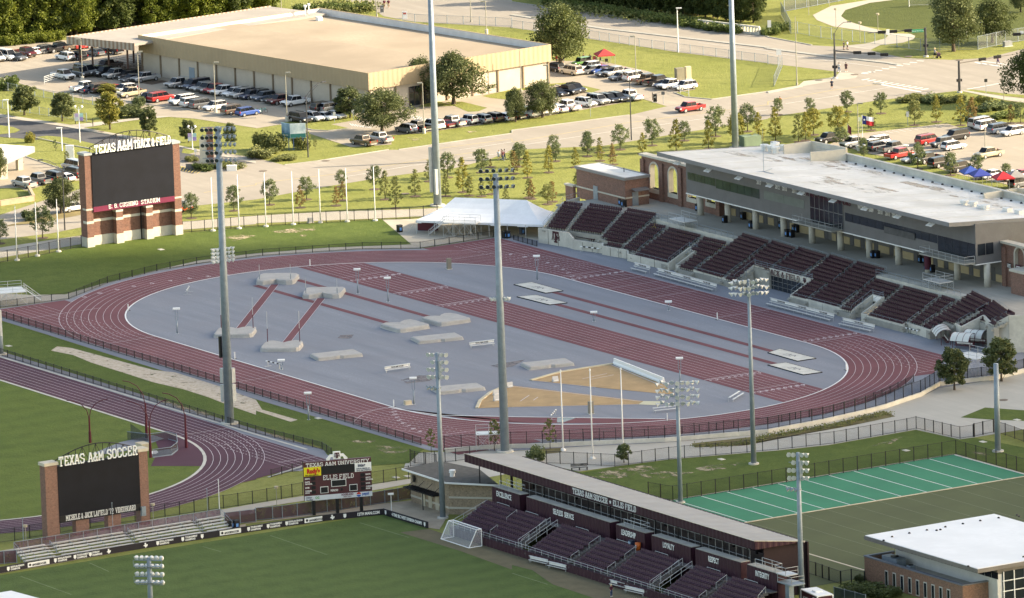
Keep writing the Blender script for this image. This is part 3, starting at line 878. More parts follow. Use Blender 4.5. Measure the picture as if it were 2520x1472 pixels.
def seating(par,secs,z0,dh,smt,step=.54,riser=None,ext=.62,fwd=.55,nback=.34):
 """secs: (FL, FR, BL, BR as survey points of the seat line, first row, rows)"""
 me,proto=seat_mesh(smt)
 spots=[]
 tr_=M()
 for si,(fl,fr,bl,br,i0,n)in enumerate(secs):
  for k in range(n):
   t=k/max(1,n-1)
   a=fl.lerp(bl,t)
   b=fr.lerp(br,t)
   z=z0+dh*(i0+k)
   d=(b-a)
   d.z=0
   L=d.length
   d.normalize()
   ang=math.atan2(d.y,d.x)
   nn=Vector((-d.y,d.x,0))
   cnt=max(1,int(L/step))
   for j in range(cnt):
    p=a+d*(L*(j+.5)/cnt)
    spots.append((Vector((p.x,p.y,z)),ang))
   e=ext
   q=[a-d*e-nn*fwd,b+d*e-nn*fwd,b+d*e+nn*nback,a-d*e+nn*nback]
   tr_.prism([(p.x,p.y)for p in q],z-dh*1.0-.02 if k else 0,z+.0021*(si%7))
   for sg,c in((-1,a),(1,b)):
    o=c+d*(sg*(e-.28))
    q=[o-d*.27-nn*(fwd+.36),o+d*.27-nn*(fwd+.36),o+d*.27-nn*fwd,o-d*.27-nn*fwd]
    tr_.prism([(p.x,p.y)for p in q],z-dh*.99,z-dh*.5)
 wpart('terrace',tr_,riser,par)
 spots.sort(key=lambda s_:(s_[0]-CAM).length)
 rest=M()
 for i,(p,ang)in enumerate(spots):
  if i<100:
   o=link('seat',me,par,p-par.location,ang)
  else:
   c,s_=math.cos(ang),math.sin(ang)
   rest.add([(p.x+x*c-y*s_,p.y+x*s_+y*c,p.z+z)for x,y,z in proto.v],proto.f)
 o=wpart('seat_rows',rest,smt,par)
 o['kind']='stuff'
def rail(m,pts,h=1.0,r=.03,posts=True,mid=True):
 up=Vector((0,0,h))
 for i in range(len(pts)-1):
  a,b=Vector(pts[i]),Vector(pts[i+1])
  m.tube(a+up,b+up,r,r,5)
  if mid:
   m.tube(a+up*.5,b+up*.5,r*.8,r*.8,5)
  n=max(1,int((b-a).length/1.8))
  for k in range(n+1):
   p=a.lerp(b,k/n)
   m.tube(p,p+up,r,r,5)
def sec(z,*q,i0=0,n=1,z0=.95,dh=.415):
 """corner pixels (zoom, u, v) or (u, v) in zoom z -> section"""
 P=[]
 for j,c in enumerate(q):
  zz=z if len(c)==2 else c[0]
  u,v=c[-2:]
  lev=z0+dh*(i0 if j<2 else i0+n-1)+.45
  p=at(*zp(zz,u,v),lev)
  P.append(Vector((p.x,p.y,0)))
 return(*P,i0,n)
gs=thing('grandstand','concrete grandstand of maroon seats with TRACK & FIELD over its dark gateway','grandstand',(-9,61,0))
secs=[sec(1,(165,490),(445,525),(410,130),(705,170),i0=4,n=8),sec(1,(535,520),(1015,590),(810,165),(1330,240),i0=4,n=8),sec(1,(630,650),(905,700),(680,545),(1000,597),i0=1,n=3),sec(1,(1030,650),(1410,715),(1405,240),(1865,320),i0=3,n=9),sec(1,(1095,770),(1320,818),(1090,705),(1365,755),i0=1,n=2),sec(1,(1370,820),(1560,875),(1760,475),(2010,517),i0=1,n=8),sec(1,(1555,925),(2050,1050),(2055,540),(2,225,107),i0=0,n=9),sec(2,(145,210),(345,262),(250,122),(455,170),i0=5,n=4),sec(2,(48,370),(165,398),(195,255),(310,283),i0=0,n=5),sec(2,(198,400),(430,465),(598,92),(833,160),i0=0,n=12),sec(2,(642,330),(850,387),(863,157),(1075,222),i0=5,n=7),sec(2,(460,473),(548,500),(605,358),(690,377),i0=0,n=5),sec(2,(880,387),(1125,450),(1103,217),(1350,290),i0=5,n=7),sec(2,(1180,455),(1400,515),(3,35,105),(3,247,168),i0=5,n=7),sec(2,(1063,625),(1190,658),(1212,508),(1345,545),i0=0,n=5),sec(3,(-127,478),(115,545),(280,165),(528,232),i0=0,n=12),sec(3,(330,402),(550,465),(442,318),(665,380),i0=5,n=4),sec(3,(148,563),(240,588),(298,437),(390,462),i0=0,n=5),sec(3,(400,625),(710,705),(697,385),(1010,470),i0=0,n=9),sec(3,(780,682),(865,710),(1042,470),(1160,508),i0=1,n=8),sec(3,(1013,637),(1170,695),(1310,430),(4,440,520),i0=4,n=8),sec(3,(892,718),(955,745),(970,662),(1060,690),i0=1,n=3),sec(4,(310,602),(430,650),(450,518),(550,590),i0=6,n=6),sec(4,(212,665),(258,690),(280,622),(330,645),i0=3,n=3),sec(4,(443,650),(475,668),(553,580),(600,607),i0=8,n=4)]
seating(gs,secs,.95,.415,seat_mat,riser=concrete_d)
FW=56.3
gA=(T(2,1,1530,1187).x,T(2,1,1612,1205).x)
gT=(at(*zp(2,545,563)).x,at(*zp(2,1022,702)).x)
gB=(T(3,2,820,183).x,T(3,2,905,212).x)
wallm=M()
def cwall(m,a,b,z0a,z1a,z1b,th=.3):
 """wall along a-b with a sloping top"""
 a,b=Vector((a[0],a[1],0)),Vector((b[0],b[1],0))
 d=(b-a).normalized()
 n=Vector((-d.y,d.x,0))*(th/2)
 m.prism([(a-n)[:2],(b-n)[:2],(b+n)[:2],(a+n)[:2]],z0a,[z1a,z1b,z1b,z1a])
W0=[T(2,1,310,905),T(2,1,608,955),T(2,1,608,978),T(2,1,892,1018),T(2,1,892,1030),T(2,1,1140,1072),T(2,1,1140,1092),Vector((gA[0],FW,0))]
for w_ in W0[:2]:
 w_.y-=.9
for a,b,z in((0,1,2.65),(2,3,1.75),(4,5,1.6),(6,7,1.3)):
 cwall(wallm,W0[a],W0[b],0,z,z)
cwall(wallm,W0[1],W0[2],0,2.6,1.95)
cwall(wallm,W0[3],W0[4],0,1.9,1.6)
cwall(wallm,W0[5],W0[6],0,1.58,1.3)
cwall(wallm,(gA[1],FW),(gT[0],FW),0,1.32,1.32)
cwall(wallm,(gT[1],FW),(gB[0],FW),0,1.32,1.32)
W1=[Vector((gB[1],FW,0)),T(3,2,1335,318),T(3,2,1340,300),T(3,2,1600,388)]
cwall(wallm,W1[0],W1[1],0,1.32,1.32)
cwall(wallm,W1[1],W1[2],0,1.32,1.5)
cwall(wallm,W1[2],W1[3],0,1.5,1.6)
for x,zf in((gA[0],1.32),(gA[1],1.32),(gT[0],1.32),(gT[1],1.32),(gB[0],1.32),(gB[1],1.32)):
 cwall(wallm,(x,FW-.12),(x,FW+4.4),0,zf,zf+2.25,.28)
for a,b in((gA[0],gA[1]),(gT[0],gT[1]),(gB[0],gB[1])):
 cwall(wallm,(a,FW+4.25),(b,FW+4.25),2.35,3.5,3.5,.3)
 wallm.prism([(a,FW+4.3),(b,FW+4.3),(b,FW+8),(a,FW+8)],2.9,3.05)
Az=T(3,2,1605,388)
Bz=Az+Vector((.4,3.4,0))
Cz=T(3,2,1902,440)
Dz=Cz+Vector((.6,4.0,0))
Ez=T(3,2,2212,512)
Fz=at(*tp(3,2,2362,165),5.9)
Gz=at(*tp(3,2,2900,150),5.9)
cwall(wallm,Az,Bz,0,1.7,2.9)
cwall(wallm,Bz,Cz,0,2.9,2.95)
cwall(wallm,Cz,Dz,0,3.0,4.5)
cwall(wallm,Dz,Ez,0,4.5,4.55)
cwall(wallm,Ez,Fz,0,4.6,6.1)
cwall(wallm,Fz,Gz,0,6.1,6.1)
La=T(2,1,310,905)
Lb=at(*tp(2,1,500,520),5.6)
cwall(wallm,La,Lb,0,2.7,5.75)
Lc=at(*tp(2,1,660,480),5.6)
cwall(wallm,Lb,Lc,0,5.75,5.9)
wpart('wall',wallm,concrete,gs)
jm=M()
for x in[gA[1]+.05+k*4.3 for k in range(6)]+[gT[1]+1+k*4.3 for k in range(3)]+[gB[1]+1.5+k*4.3 for k in range(4)]:
 jm.box(x,FW-.165,.02,x+.06,FW-.15,1.3)
for a,b in((0,1),(2,3),(4,5),(6,7)):
 for k in(1/3,2/3):
  p=W0[a].lerp(W0[b],k)
  jm.box(p.x-.03,p.y-.2,.02,p.x+.03,p.y-.151,1.5 if a else 2.5)
wpart('wall_joint',jm,mat('dark_joint',(.14,.13,.11),.9,.1),gs)
deck=M()
deck.prism([(-71,59.0),(-64.7,60.55),(-64.2,61.6),(-56.5,63.45),(-55.9,64.05),(-48.4,65.25),(-44,66.35),(secs[20][2].x,66.35)]+[(secs[i][j].x+.3,secs[i][j].y+.75)for i,j in((20,2),(20,3),(22,3),(24,3))]+[(Fz.x,Fz.y+.2),(Gz.x,Gz.y+.2),(64,79),(-71,79)],5.2,5.5)
wpart('concourse_deck',deck,slabs('concourse_concrete',(.44,.42,.365),3,.08,.85,.25),gs)
dk=M()
adaL=(secs[5][2].x-.5,secs[7][3].x+.4)
adaR=(secs[16][2].x-.4,secs[19][3].x+.4)
for a,b in(adaL,adaR):
 wpart('wheelchair_platform',M().prism([(a,64.6),(b,64.6),(b,66.34),(a,66.34)],3.6,5.47),concrete,gs)
for a,b in(gT,gA,gB):
 wpart('gateway_glass',M().box(a+.2,FW+4.05,.0,b-.2,FW+4.09,2.33),dkglass,gs)
fm=M()
nx=12
for k in range(nx+1):
 x=gT[0]+.25+(gT[1]-gT[0]-.5)*k/nx
 fm.box(x-.03,FW+3.99,0,x+.03,FW+4.04,2.33)
for z in(.75,1.55):
 fm.box(gT[0]+.2,FW+3.985,z-.03,gT[1]-.2,FW+4.045,z+.03)
wpart('gateway_frame',fm,greypanel,gs)
lm=M()
wT=gT[1]-gT[0]
block(lm,'TRACK & FIELD',(gT[0]+wT*.18,FW+4.09,2.5),(1,0,0),(0,0,1),(0,-1,0),.82,fit=wT*.62)
wpart('lettering',lm,maroon,gs)
atm('emblem',(gT[0]+wT*.88,FW+4.08,2.5),(1,0,0),(0,0,1),(0,-1,0),.85,maroon,gs)
def disc(m,o,ux,uz,out,r0,r1,n=24,d=.03):
 o,ux,uz,out=Vector(o),Vector(ux),Vector(uz),Vector(out)
 p=[]
 for r in(r0,r1):
  p+=[o+out*d+ux*(r*math.cos(2*math.pi*i/n))+uz*(r*math.sin(2*math.pi*i/n))for i in range(n)]
 m.add(p,[(i,(i+1)%n,n+(i+1)%n,n+i)for i in range(n)])
sm=M()
so_=(gT[0]+wT*.1,FW+4.09,2.92)
disc(sm,so_,(1,0,0),(0,0,1),(0,-1,0),.36,.44)
wpart('round_seal',sm,mat('slate_blue_paint',(.03,.03,.05),.6),gs)
txt('seal_lettering','SEC',(so_[0],so_[1]-.03,so_[2]-.15),(1,0,0),(0,0,1),.36,MATS['slate_blue_paint'],gs,.02,.85,'CENTER')
d1=(W0[1]-W0[0]).normalized()
atm('emblem',W0[0].lerp(W0[1],.58)+Vector((d1.y,-d1.x,0))*.16+Vector((0,0,.55)),d1,(0,0,1),(d1.y,-d1.x,0),1.95,maroon,gs)
dE=(Ez-Dz).normalized()
nE=Vector((dE.y,-dE.x,0))
sm=M()
oE=Dz.lerp(Ez,.45)+nE*.16+Vector((0,0,2.6))
disc(sm,oE,dE,(0,0,1),nE,.62,.74)
wpart('round_seal',sm,MATS['slate_blue_paint'],gs)
txt('seal_lettering','SEC',oE+nE*.03-Vector((0,0,.25)),dE,(0,0,1),.62,MATS['slate_blue_paint'],gs,.02,.8,'CENTER')
for x0,x1 in((gA),(gB)):
 pm=M()
 pm.box(x0+.4,FW+4.03,2.5,x1-.4,FW+4.08,3.4)
 wpart('notice_board',pm,white_p,gs)
hr=M()
for s_ in secs:
 fl,fr,bl,br,i0,n=s_
 if n>4:
  for t0,t1 in((.05,.38),(.55,.9)):
   a=fr.lerp(br,t0)
   b=fr.lerp(br,t1)
   a.z=.95+.415*(i0+t0*(n-1))
   b.z=.95+.415*(i0+t1*(n-1))
   o=(fr-fl).normalized()*.6
   rail(hr,[a+o,b+o],.9,.03,mid=False)
 if n>5 and i0+n==12:
  a,b=bl.copy(),br.copy()
  a.z=b.z=5.5
  o=Vector((0,.55,0))
  rail(hr,[a+o,b+o],1.05,.03)
for a,b in(adaL,adaR):
 rail(hr,[(a,64.65,5.47),(b,64.65,5.47)],1.0,.03)
for x in(gA[0],gA[1],gT[0],gT[1],gB[0],gB[1]):
 rail(hr,[(x,FW,1.32),(x,FW+4.3,3.5)],.9,.03,mid=False)
for a,b in((gT[0],gT[1]),(gA[0],gA[1]),(gB[0],gB[1])):
 rail(hr,[(a,FW+4.2,3.5),(b,FW+4.2,3.5)],.7,.03)
for a,b in((gA[1],gT[0]),(gT[1],gB[0]),(gB[1],W1[1].x),(W0[6].x,gA[0])):
 rail(hr,[(a+.4,FW,1.3),(b-.4,FW,1.3)],.45,.025,mid=False)
rail(hr,[(La.x,La.y,2.7),(Lb.x,Lb.y,5.75)],.7,.03)
rail(hr,[(Lb.x,Lb.y,5.75),(Lc.x,Lc.y,5.9)],.9,.03)
wpart('handrail',hr,galv,gs)
# press box building over the concourse
pb=thing('press_box','long grey press box on round columns under a white roof behind the seats','building',(-2,74,5.5))
XL,XR,YF,YB=-46.0,41.6,70.0,91.0
bm=M()
bm.prism([(XL,YF),(XR,YF),(XR,87.5),(XL,87.5)],9.6,[16.3,16.3,15.0,15.0])
wpart('wall',bm,greypanel,pb)
rm=M()
RX0,RX1,RY0=-47.4,41.2,65.2
rm.prism([(RX0,RY0),(RX1,RY0),(RX1,YB),(RX0,YB)],[16.45,16.45,14.6,14.6],[17.0,17.0,15.2,15.2])
wpart('roof',rm,roofwhite,pb)
fa=M()
fa.box(RX0-.03,RY0-.06,16.4,RX1+.03,RY0-.005,17.08)
fa.prism([(RX1+.005,RY0-.05),(RX1+.06,RY0-.05),(RX1+.06,YB),(RX1+.005,YB)],[16.4,16.4,14.55,14.55],[17.08,17.08,15.3,15.3])
fa.prism([(RX0-.06,RY0-.05),(RX0-.005,RY0-.05),(RX0-.005,YB),(RX0-.06,YB)],[16.4,16.4,14.55,14.55],[17.08,17.08,15.3,15.3])
wpart('fascia',fa,lightpanel,pb)
pm=M()
pm.box(-38,YB-.35,14.6,RX1-3,YB,16.3)
pm.box(-38,YB-.55,16.3,RX1-3,YB+.12,16.42)
wpart('parapet',pm,concrete,pb)
crc=mat('cream_cladding',(.56,.52,.43),.8,.1)
def screen_wall(q,zb,zt_):
 ph_=M()
 for i in range(len(q)-1):
  ph_.bar(q[i]+Vector((0,0,(zb-zt_)/2)),q[i+1]+Vector((0,0,(zb-zt_)/2)),.4,zt_-zb)
 wpart('plant_screen',ph_,crc,pb)
pq=[at(*tp(3,0,u,v),17.2)for u,v in((152,1422),(432,1385),(770,1450))]
screen_wall(pq,14.9,17.2)
screen_wall([at(*tp(3,1,415,22),17.2),at(*tp(3,1,760,-8),17.2)],14.9,17.2)
screen_wall([at(*tp(3,1,u,v),16.4)for u,v in((2118,425),(2450,372),(2600,395))],14.9,16.4)
for x,y in((-41,84.2),(-39.3,84),(-42.5,83.8),(24.5,79.5),(26.5,79.9),(30.5,79.6)):
 wpart('roof_vent',M().tube((x,y,15.3),(x,y,16.4),.55,.5,10).tube((x,y,16.4),(x,y,16.8),.75,.75,10),alum,pb)
for x,y in((-44,86),(-42,86.4),(-45.5,87),(33,81.3),(36,81.6),(28.3,79.4)):
 wpart('roof_unit',M().box(x,y,15.1,x+1.4,y+1,16.5),alum,pb)
for k in range(22):
 x=-34+k*2.9
 wpart('roof_drain',M().tube((x,89.2+.1*(k%2),15.2),(x,89.2,15.55),.26,.18,8),fence_b,pb)
stn=ragged('roof_stain',(.36,.28,.19),(.5,.45,.38),.42,.3,(.35,1,1))
for x0,y0,x1,y1 in((-33,82,-21,89),(-20,83,-8,90),(-2,82.5,12,90),(14,83,30,90),(-44,76,-30,83),(-12,70,8,78)):
 zr_=lambda y:17.0-1.8*(y-RY0)/(YB-RY0)+.012
 wpart('roof_stain',M().face([(x0,y0,zr_(y0)),(x1,y0,zr_(y0)),(x1,y1,zr_(y1)),(x0,y1,zr_(y1))]),stn,pb)
for k in range(14):
 x=RX0+3+k*6.2
 wpart('roof_seam',M().bar((x,RY0+.1,17.005),(x,YB-.5,17.0-1.8*(YB-.5-RY0)/(YB-RY0)+.005),.08,.03),mat('membrane_seam',(.56,.53,.47),.8),pb)
am=M()
am.tube((-20.7,69.5,16.7),(-20.7,69.5,24),.05,.03,5)
for a in range(3):
 t=a*2.1
 am.tube((-20.7,69.5,16.75),(-20.7+3*math.cos(t),69.5+3*math.sin(t),16.72),.06,.06,5)
wpart('roof_mast',am,galv,pb)
sfm=M()
sfm.box(XL-.08,YF-.12,9.45,XR+.08,YF-.005,9.62)
sfm.box(XR+.005,YF-.1,9.45,XR+.1,87.5,9.62)
wpart('soffit_edge',sfm,letter_w,pb)
def band(x0,x1,z0,z1,n,mt,fr=.05,y=YF):
 for k in range(n):
  a=x0+(x1-x0)*k/n
  b=x0+(x1-x0)*(k+1)/n
  w=M().box(a+fr,y-.05,z0,b-fr,y-.006,z1).build('window',mt,pb)
  w.location=-pb.location
band(XL+.5,XL+9.3,12.0,13.3,8,grglass)
band(XL+9.4,XL+23,11.7,13.3,6,grglass)
band(-21.6,-9.2,11.9,13.3,2,mat('frosted_window',(.17,.20,.18),.3,.15))
band(3.1,30.5,11.55,12.95,12,dkglass)
band(30.6,XR-.1,10.3,12.95,5,dkglass)
for k in range(2):
 w=M().box(XR+.006,70.4+k*1.6,11.0,XR+.06,71.85+k*1.6,12.9).build('window',dkglass,pb)
 w.location=-pb.location
tb=M()
tb.box(4.0+11,YF-.2,11.2,4.0+20,YF-.06,12.3)
o=wpart('banner',tb,mat('faded_grey_banner',(.10,.10,.10),.8,.25,.8,3),pb)
bz=M()
bz.box(-7.4,YF-.06,10.0,2.6,YF-.008,14.6)
wpart('balcony_glazing',bz,dkglass,pb)
bf=M()
for k in range(8):
 x=-7.4+10*k/7
 bf.box(x-.04,YF-.1,10,x+.04,YF-.065,14.6)
bf.box(-7.4,YF-.1,12.4,2.6,YF-.064,12.5)
wpart('balcony_frame',bf,lightpanel,pb)
for nm,(x0,x1)in(('balcony',(-9.6,2.4)),('balcony',(28.5,XR))):
 b=M()
 b.box(x0,YF-2.3,9.75,x1,YF-.15,9.95)
 bo=wpart(nm,b,concrete_d,pb)
 r=M()
 rail(r,[(x0,YF-.3,9.95),(x0,YF-2.25,9.95),(x1,YF-2.25,9.95),(x1,YF-.3,9.95)],1.1,.03)
 ro=r.build('balcony_rail',galv_l,bo)
for k,(s_,x)in enumerate((('2017',-22.3),('2013',-19.3),('2012',-16.6),('2010',-14.4),('2011',-11.4),('MEN',-8.5),('WOMEN',7.0),('2009',10.3),('2010',13.0),('2011',15.2),('2014',17.2))):
 txt('lettering',s_,(x-1.5 if x<0 else x,YF-.02,14.15),(1,0,0),(0,0,1),.95,letter_w,pb,.02,.75)
rmn=M()
block(rmn,'NCAA NATIONAL CHAMPIONS',(-10.6,YF-.01,14.3),(1,0,0),(0,0,1),(0,-1,0),.9,fit=15.6)
wpart('lettering',rmn,mat('maroon_letters',(.10,.012,.03),.6),pb)
for k in range(9):
 x=-43+k*9.6
 m=M()
 for dx in(0,.9):
  m.add([(x+dx,66.2,15.9),(x+dx+.75,66.2,15.9),(x+dx+.75,65.5,15.55),(x+dx,65.5,15.55),(x+dx,66.2,16.0),(x+dx+.75,66.2,16.0),(x+dx+.75,65.5,15.65),(x+dx,65.5,15.65)],[(0,1,2,3),(7,6,5,4),(0,4,5,1),(1,5,6,2),(2,6,7,3),(3,7,4,0)])
 m.tube((x+.8,66.6,16.4),(x+.8,66.2,15.9),.05,.05,5)
 wpart('floodlight',m,white_p,pb)
for k in range(11):
 x=-45.5+8.67*k
 c=M().tube((x,72.4,5.5),(x,72.4,9.55),.55,.55,16)
 o=wpart('column',c,concrete,pb,True)
 if k==8:
  c=M().tube((x,72.4,6.0),(x,72.4,8.6),.58,.58,16,False)
  oo=c.build('banner_wrap',mat('maroon_banner',(.085,.012,.03),.6),o,True)
bw=M()
bw.box(-46,76.3,5.5,41.6,76.6,9.6)
wpart('rear_wall',bw,greypanel,pb)
rnd=random.Random(5)
x=-43.0
while x<40:
 w=rnd.choice((1.2,1.8,2.6,3.2))
 tm=M().box(x,76.22,5.52,x+w,76.295,6.75)
 wpart('wall_panel',tm,tanpanel,pb)
 x+=w
 dmn=M().box(x+.1,76.24,5.52,x+1.15,76.297,7.8)
 wpart('door',dmn,mat('grey_door',(.10,.10,.105),.5,.08),pb)
 x+=rnd.choice((1.4,1.5,2.4))
for x in(-7.8,17.9,31):
 sg=M().box(x,76.15,8.0,x+1.6,76.23,8.5)
 wpart('sign',sg,MATS['maroon_banner'],pb)
for x in(42.0,44.6):
 sg=M().box(x,75.2,8.6,x+2.2,75.3,9.5)
 o=wpart('sign',sg,MATS['maroon_banner'],pb)
 for k in range(3):
  M().box(x+1.0,75.15,8.75+k*.22,x+2.0,75.19,8.87+k*.22).build('sign_lettering',letter_w,o)
  # arcade wall (left) and its twin at the right
def arcade(name,label,x0,y,z0,z1,n,bay,aw,ah,sill,mtb,back=0.0,blind=False):
 th=thing(name,label,'wall',(x0,y,z0))
 w=M()
 xs=x0
 L=n*bay+1.0
 depth=.9
 segs=12
 for k in range(n):
  a=x0+1.0+k*bay
  c=a+bay/2
  l,r=c-aw/2,c+aw/2
  w.box(a-.0 if k else x0,y,z0,l,y+depth,z1)
  w.box(l,y,z0,r,y+depth,z0+sill)
  sp=z0+ah-aw/2
  for i in range(segs):
   t0,t1=math.pi*i/segs,math.pi*(i+1)/segs
   xa,xb=c-aw/2*math.cos(t0),c-aw/2*math.cos(t1)
   za,zb=sp+aw/2*math.sin(t0),sp+aw/2*math.sin(t1)
   v=[(xa,y,za),(xb,y,zb),(xb,y,z1),(xa,y,z1)]
   w.add(v+[(p[0],y+depth,p[2])for p in v],[(0,1,2,3),(7,6,5,4),(0,4,5,1),(3,2,6,7)])
  w.box(r,y,z0,a+bay,y+depth,z1)
  if blind:
   w.box(l,y+.6,z0+sill,r,y+.8,z0+ah)
 wpart('wall_body',w,mtb,th)
 pw=M()
 for k in range(n+1):
  a=x0+.5+k*bay
  pw.box(a-.55,y-.35,z0,a+.55,y-.003,z1-.55)
 wpart('pier',pw,mtb,th)
 st=M()
 st.box(x0-.15,y-.45,z1+.003,x0+L+.15,y+depth+.15,z1+.38)
 wpart('coping',st,stone,th)
 for k in range(n):
  a=x0+1.0+k*bay
  c=a+bay/2
  s_=M()
  sp=z0+ah-aw/2
  for i in range(segs):
   t0,t1=math.pi*i/segs,math.pi*(i+1)/segs
   q=[]
   for t,rr in((t0,aw/2-.02),(t1,aw/2-.02),(t1,aw/2+.3),(t0,aw/2+.3)):
    q.append((c-rr*math.cos(t),y-.07,sp+rr*math.sin(t)))
   s_.add(q+[(p[0],y+depth+.02,p[2])for p in q],[(0,1,2,3),(7,6,5,4),(0,4,5,1),(3,2,6,7)])
  for e in(-1,1):
   s_.box(min(c+e*(aw/2-.02),c+e*(aw/2+.3)),y-.07,z0+sill-.1,max(c+e*(aw/2-.02),c+e*(aw/2+.3)),y+depth+.02,sp)
  s_.box(c-aw/2-.35,y-.12,z0+sill-.75,c+aw/2+.35,y+depth+.05,z0+sill+.0)
  wpart('arch_surround',s_,stone,th)
 return th
arcade('arcade_wall','red brick arcade wall with four stone-edged arches between brick store and press box',-67.2,74.4,5.5,12.8,4,6.0,2.7,6.4,1.9,brickb)
arcade('arcade_wall','brick corner wall with one tall blind arch at the right end of the press box',41.9,75.2,5.5,12.6,2,7.4,2.7,6.9,1.6,brickb,blind=True)
pr=thing('brick_pier','brick pier with pale cap on the concourse at the right edge of the photo','pillar',(49,73.6,5.5))
wpart('shaft',M().box(48.3,72.2,5.5,52,75,9.2),brickb,pr)
wpart('cap',M().box(48.1,72.0,9.203,52.2,75.1,9.6),stone,pr)
bs=thing('brick_store','windowless red brick store with white roof beside the top of the grandstand','building',(-65,69,5.5))
wpart('wall',M().box(-76.5,66.8,5.0,-60.7,71.6,10.15),brickb,bs)
wpart('roof',M().box(-76.4,66.9,10.35,-60.8,71.5,10.55),roofwhite,bs)
cp=M()
cp.box(-76.75,66.55,10.153,-60.45,66.95,10.62)
cp.box(-76.75,71.45,10.153,-60.45,71.85,10.62)
cp.box(-60.85,66.953,10.153,-60.45,71.447,10.62)
cp.box(-76.75,66.953,10.153,-76.35,71.447,10.62)
wpart('coping',cp,lightpanel,bs)
cp=M()
cp.box(-76.6,66.72,6.9,-60.62,66.797,7.15)
cp.box(-60.697,66.72,6.9,-60.62,71.65,7.15)
wpart('stone_course',cp,stone,bs)
wpart('door',M().box(-71.0,66.71,5.52,-69.6,66.79,7.9),galv,bs)
wpart('door',M().box(-60.69,68.2,5.52,-60.6,69.4,7.9),galv,bs)
cn=M()
cn.prism([(-60.6,68.0),(-59.2,68.0),(-59.2,71.0),(-60.6,71.0)],[8.5,8.2,8.2,8.5],[8.62,8.32,8.32,8.62])
wpart('door_canopy',cn,greypanel,bs)
wpart('roof_pipe',M().tube((-66,70,10.5),(-66,70,11.3),.08,.08,6),black_p,bs)
lw=thing('low_wall','low brick wall with stone coping running left from the brick store','wall',(-76,66,5.5))
wpart('wall_body',M().box(-79.5,66.3,3.5,-76.9,66.8,6.9),brickb,lw)
wpart('coping',M().box(-79.7,66.15,6.903,-76.78,66.95,7.2),stone,lw)
# SOCCER STAND
ss=thing('soccer_stand','maroon soccer stand with grey sloping roof and white words along its press wall','grandstand',(155,-76,0))
def z5(u,v):
 return((1800+.4454*u)-2048)/.40764,((1800+.4454*v)-1793)/.40764
def ssec(FL,FR,BL,BR,n=7):
 P=[]
 for j,(u,v)in enumerate((FL,FR,BL,BR)):
  y=-80.1+(0 if j<2 else .86*(n-1))
  p=on_y(*tp(2,3,u,v),y)
  P.append(Vector((p.x,y,0)))
 return(*P,0,n)
s_secs=[ssec(z5(75,635),z5(330,700),z5(310,440),z5(585,505)),ssec(z5(355,735),z5(610,800),z5(565,565),z5(850,630)),ssec((195,990),(545,1078),(480,755),(850,850)),ssec((625,1095),(905,1170),(910,870),(1195,945)),ssec((975,1205),(1350,1310),(1260,985),(1620,1080)),ssec((1510,1380),(1800,1452),(1790,1150),(2090,1230)),ssec((1885,1470),(2260,1560),(2150,1262),(2470,1345))]
seating(ss,s_secs,1.1,.42,seat_mat2,step=.52,riser=mat('dark_terrace',(.13,.115,.11),.8,.15),ext=.6)
SX0=s_secs[0][0].x-.8
SX1=s_secs[-1][3].x+2.0
SY=-81.0
def ribs(m,x0,x1,y,z0,z1,step=.5,d=.06,axis='x'):
 """ribbed sheet metal facing -y (axis x) or +x (axis y)"""
 n=max(2,int(abs(x1-x0)/step))*2
 v,f=[],[]
 for i in range(n+1):
  a=x0+(x1-x0)*i/n
  o=-d if i%4 in(1,2)else 0
  for z in(z0,z1):
   zz=z(a)if callable(z)else z
   v.append((a,y+o,zz)if axis=='x' else(y-o,a,zz))
 f=[(2*i,2*i+2,2*i+3,2*i+1)for i in range(n)]
 m.add(v,f)
fw=M()
fw.box(SX0,SY+.07,0,SX1,SY+.3,1.2)
ribs(fw,SX0,SX1,SY,0,1.2)
fw.box(SX0-.3,SY,0,SX0,-79.9,1.2)
wpart('front_wall',fw,maroon_metal,ss)
PWY=-73.3
words=[('EXCELLENCE',z5(378,430),z5(632,500)),('SELFLESS  SERVICE',(140,560),(965,850)),('LEADERSHIP',(1022,850),(1308,945)),('LOYALTY',(1370,960),(1760,1060)),('RESPECT',(1800,1100),(2245,1250)),('INTEGRITY',(2305,1230),None)]
wz0,wz1=3.7,6.15
pwx=[]
for s_,a,b in words:
 xa=on_y(*tp(2,3,*a),PWY).x
 xb=on_y(*tp(2,3,*b),PWY).x if b else on_y(*zp(7,512,650),PWY).x
 pwx.append((xa,xb))
 m=M()
 m.box(xa,PWY+.07,1.0,xb,PWY+1.6,wz1)
 ribs(m,xa,xb,PWY,1.0,wz1,.45)
 o=wpart('press_wall',m,maroon_metal,ss)
 w=(xb-xa)
 txt('lettering',s_,(xa+w*(.18 if s_=='EXCELLENCE' else .33 if 'SELF' in s_ else .2 if s_=='LEADERSHIP' else .3),PWY-.1,5.0 if 'SELF' not in s_ else 4.95),(1,0,0),(0,0,1),1.12,letter_w,ss,.022,.64)
 dk_=M().box(xa,PWY+.1,wz1+.003,xb,PWY+1.6,wz1+.1)
 wpart('counter',dk_,concrete_d,ss)
dm=M()
dm.box(SX0+4,-74.6,3.5,SX1-1,PWY-.01,3.62)
dm.box(pwx[0][0],PWY+1.6,4.6,189.2,-64.0,4.75)
wpart('walkway',dm,MATS['dark_terrace'],ss)
RA,RB=112.9,192.2
RYF,RYB,RZF,RZB=-71.0,-62.5,9.0,7.75
rf=M()
rf.prism([(RA,RYF),(RB,RYF),(RB,RYB),(RA,RYB)],[RZF-.15,RZF-.15,RZB-.15,RZB-.15],[RZF,RZF,RZB,RZB])
for k in range(1):
 pass
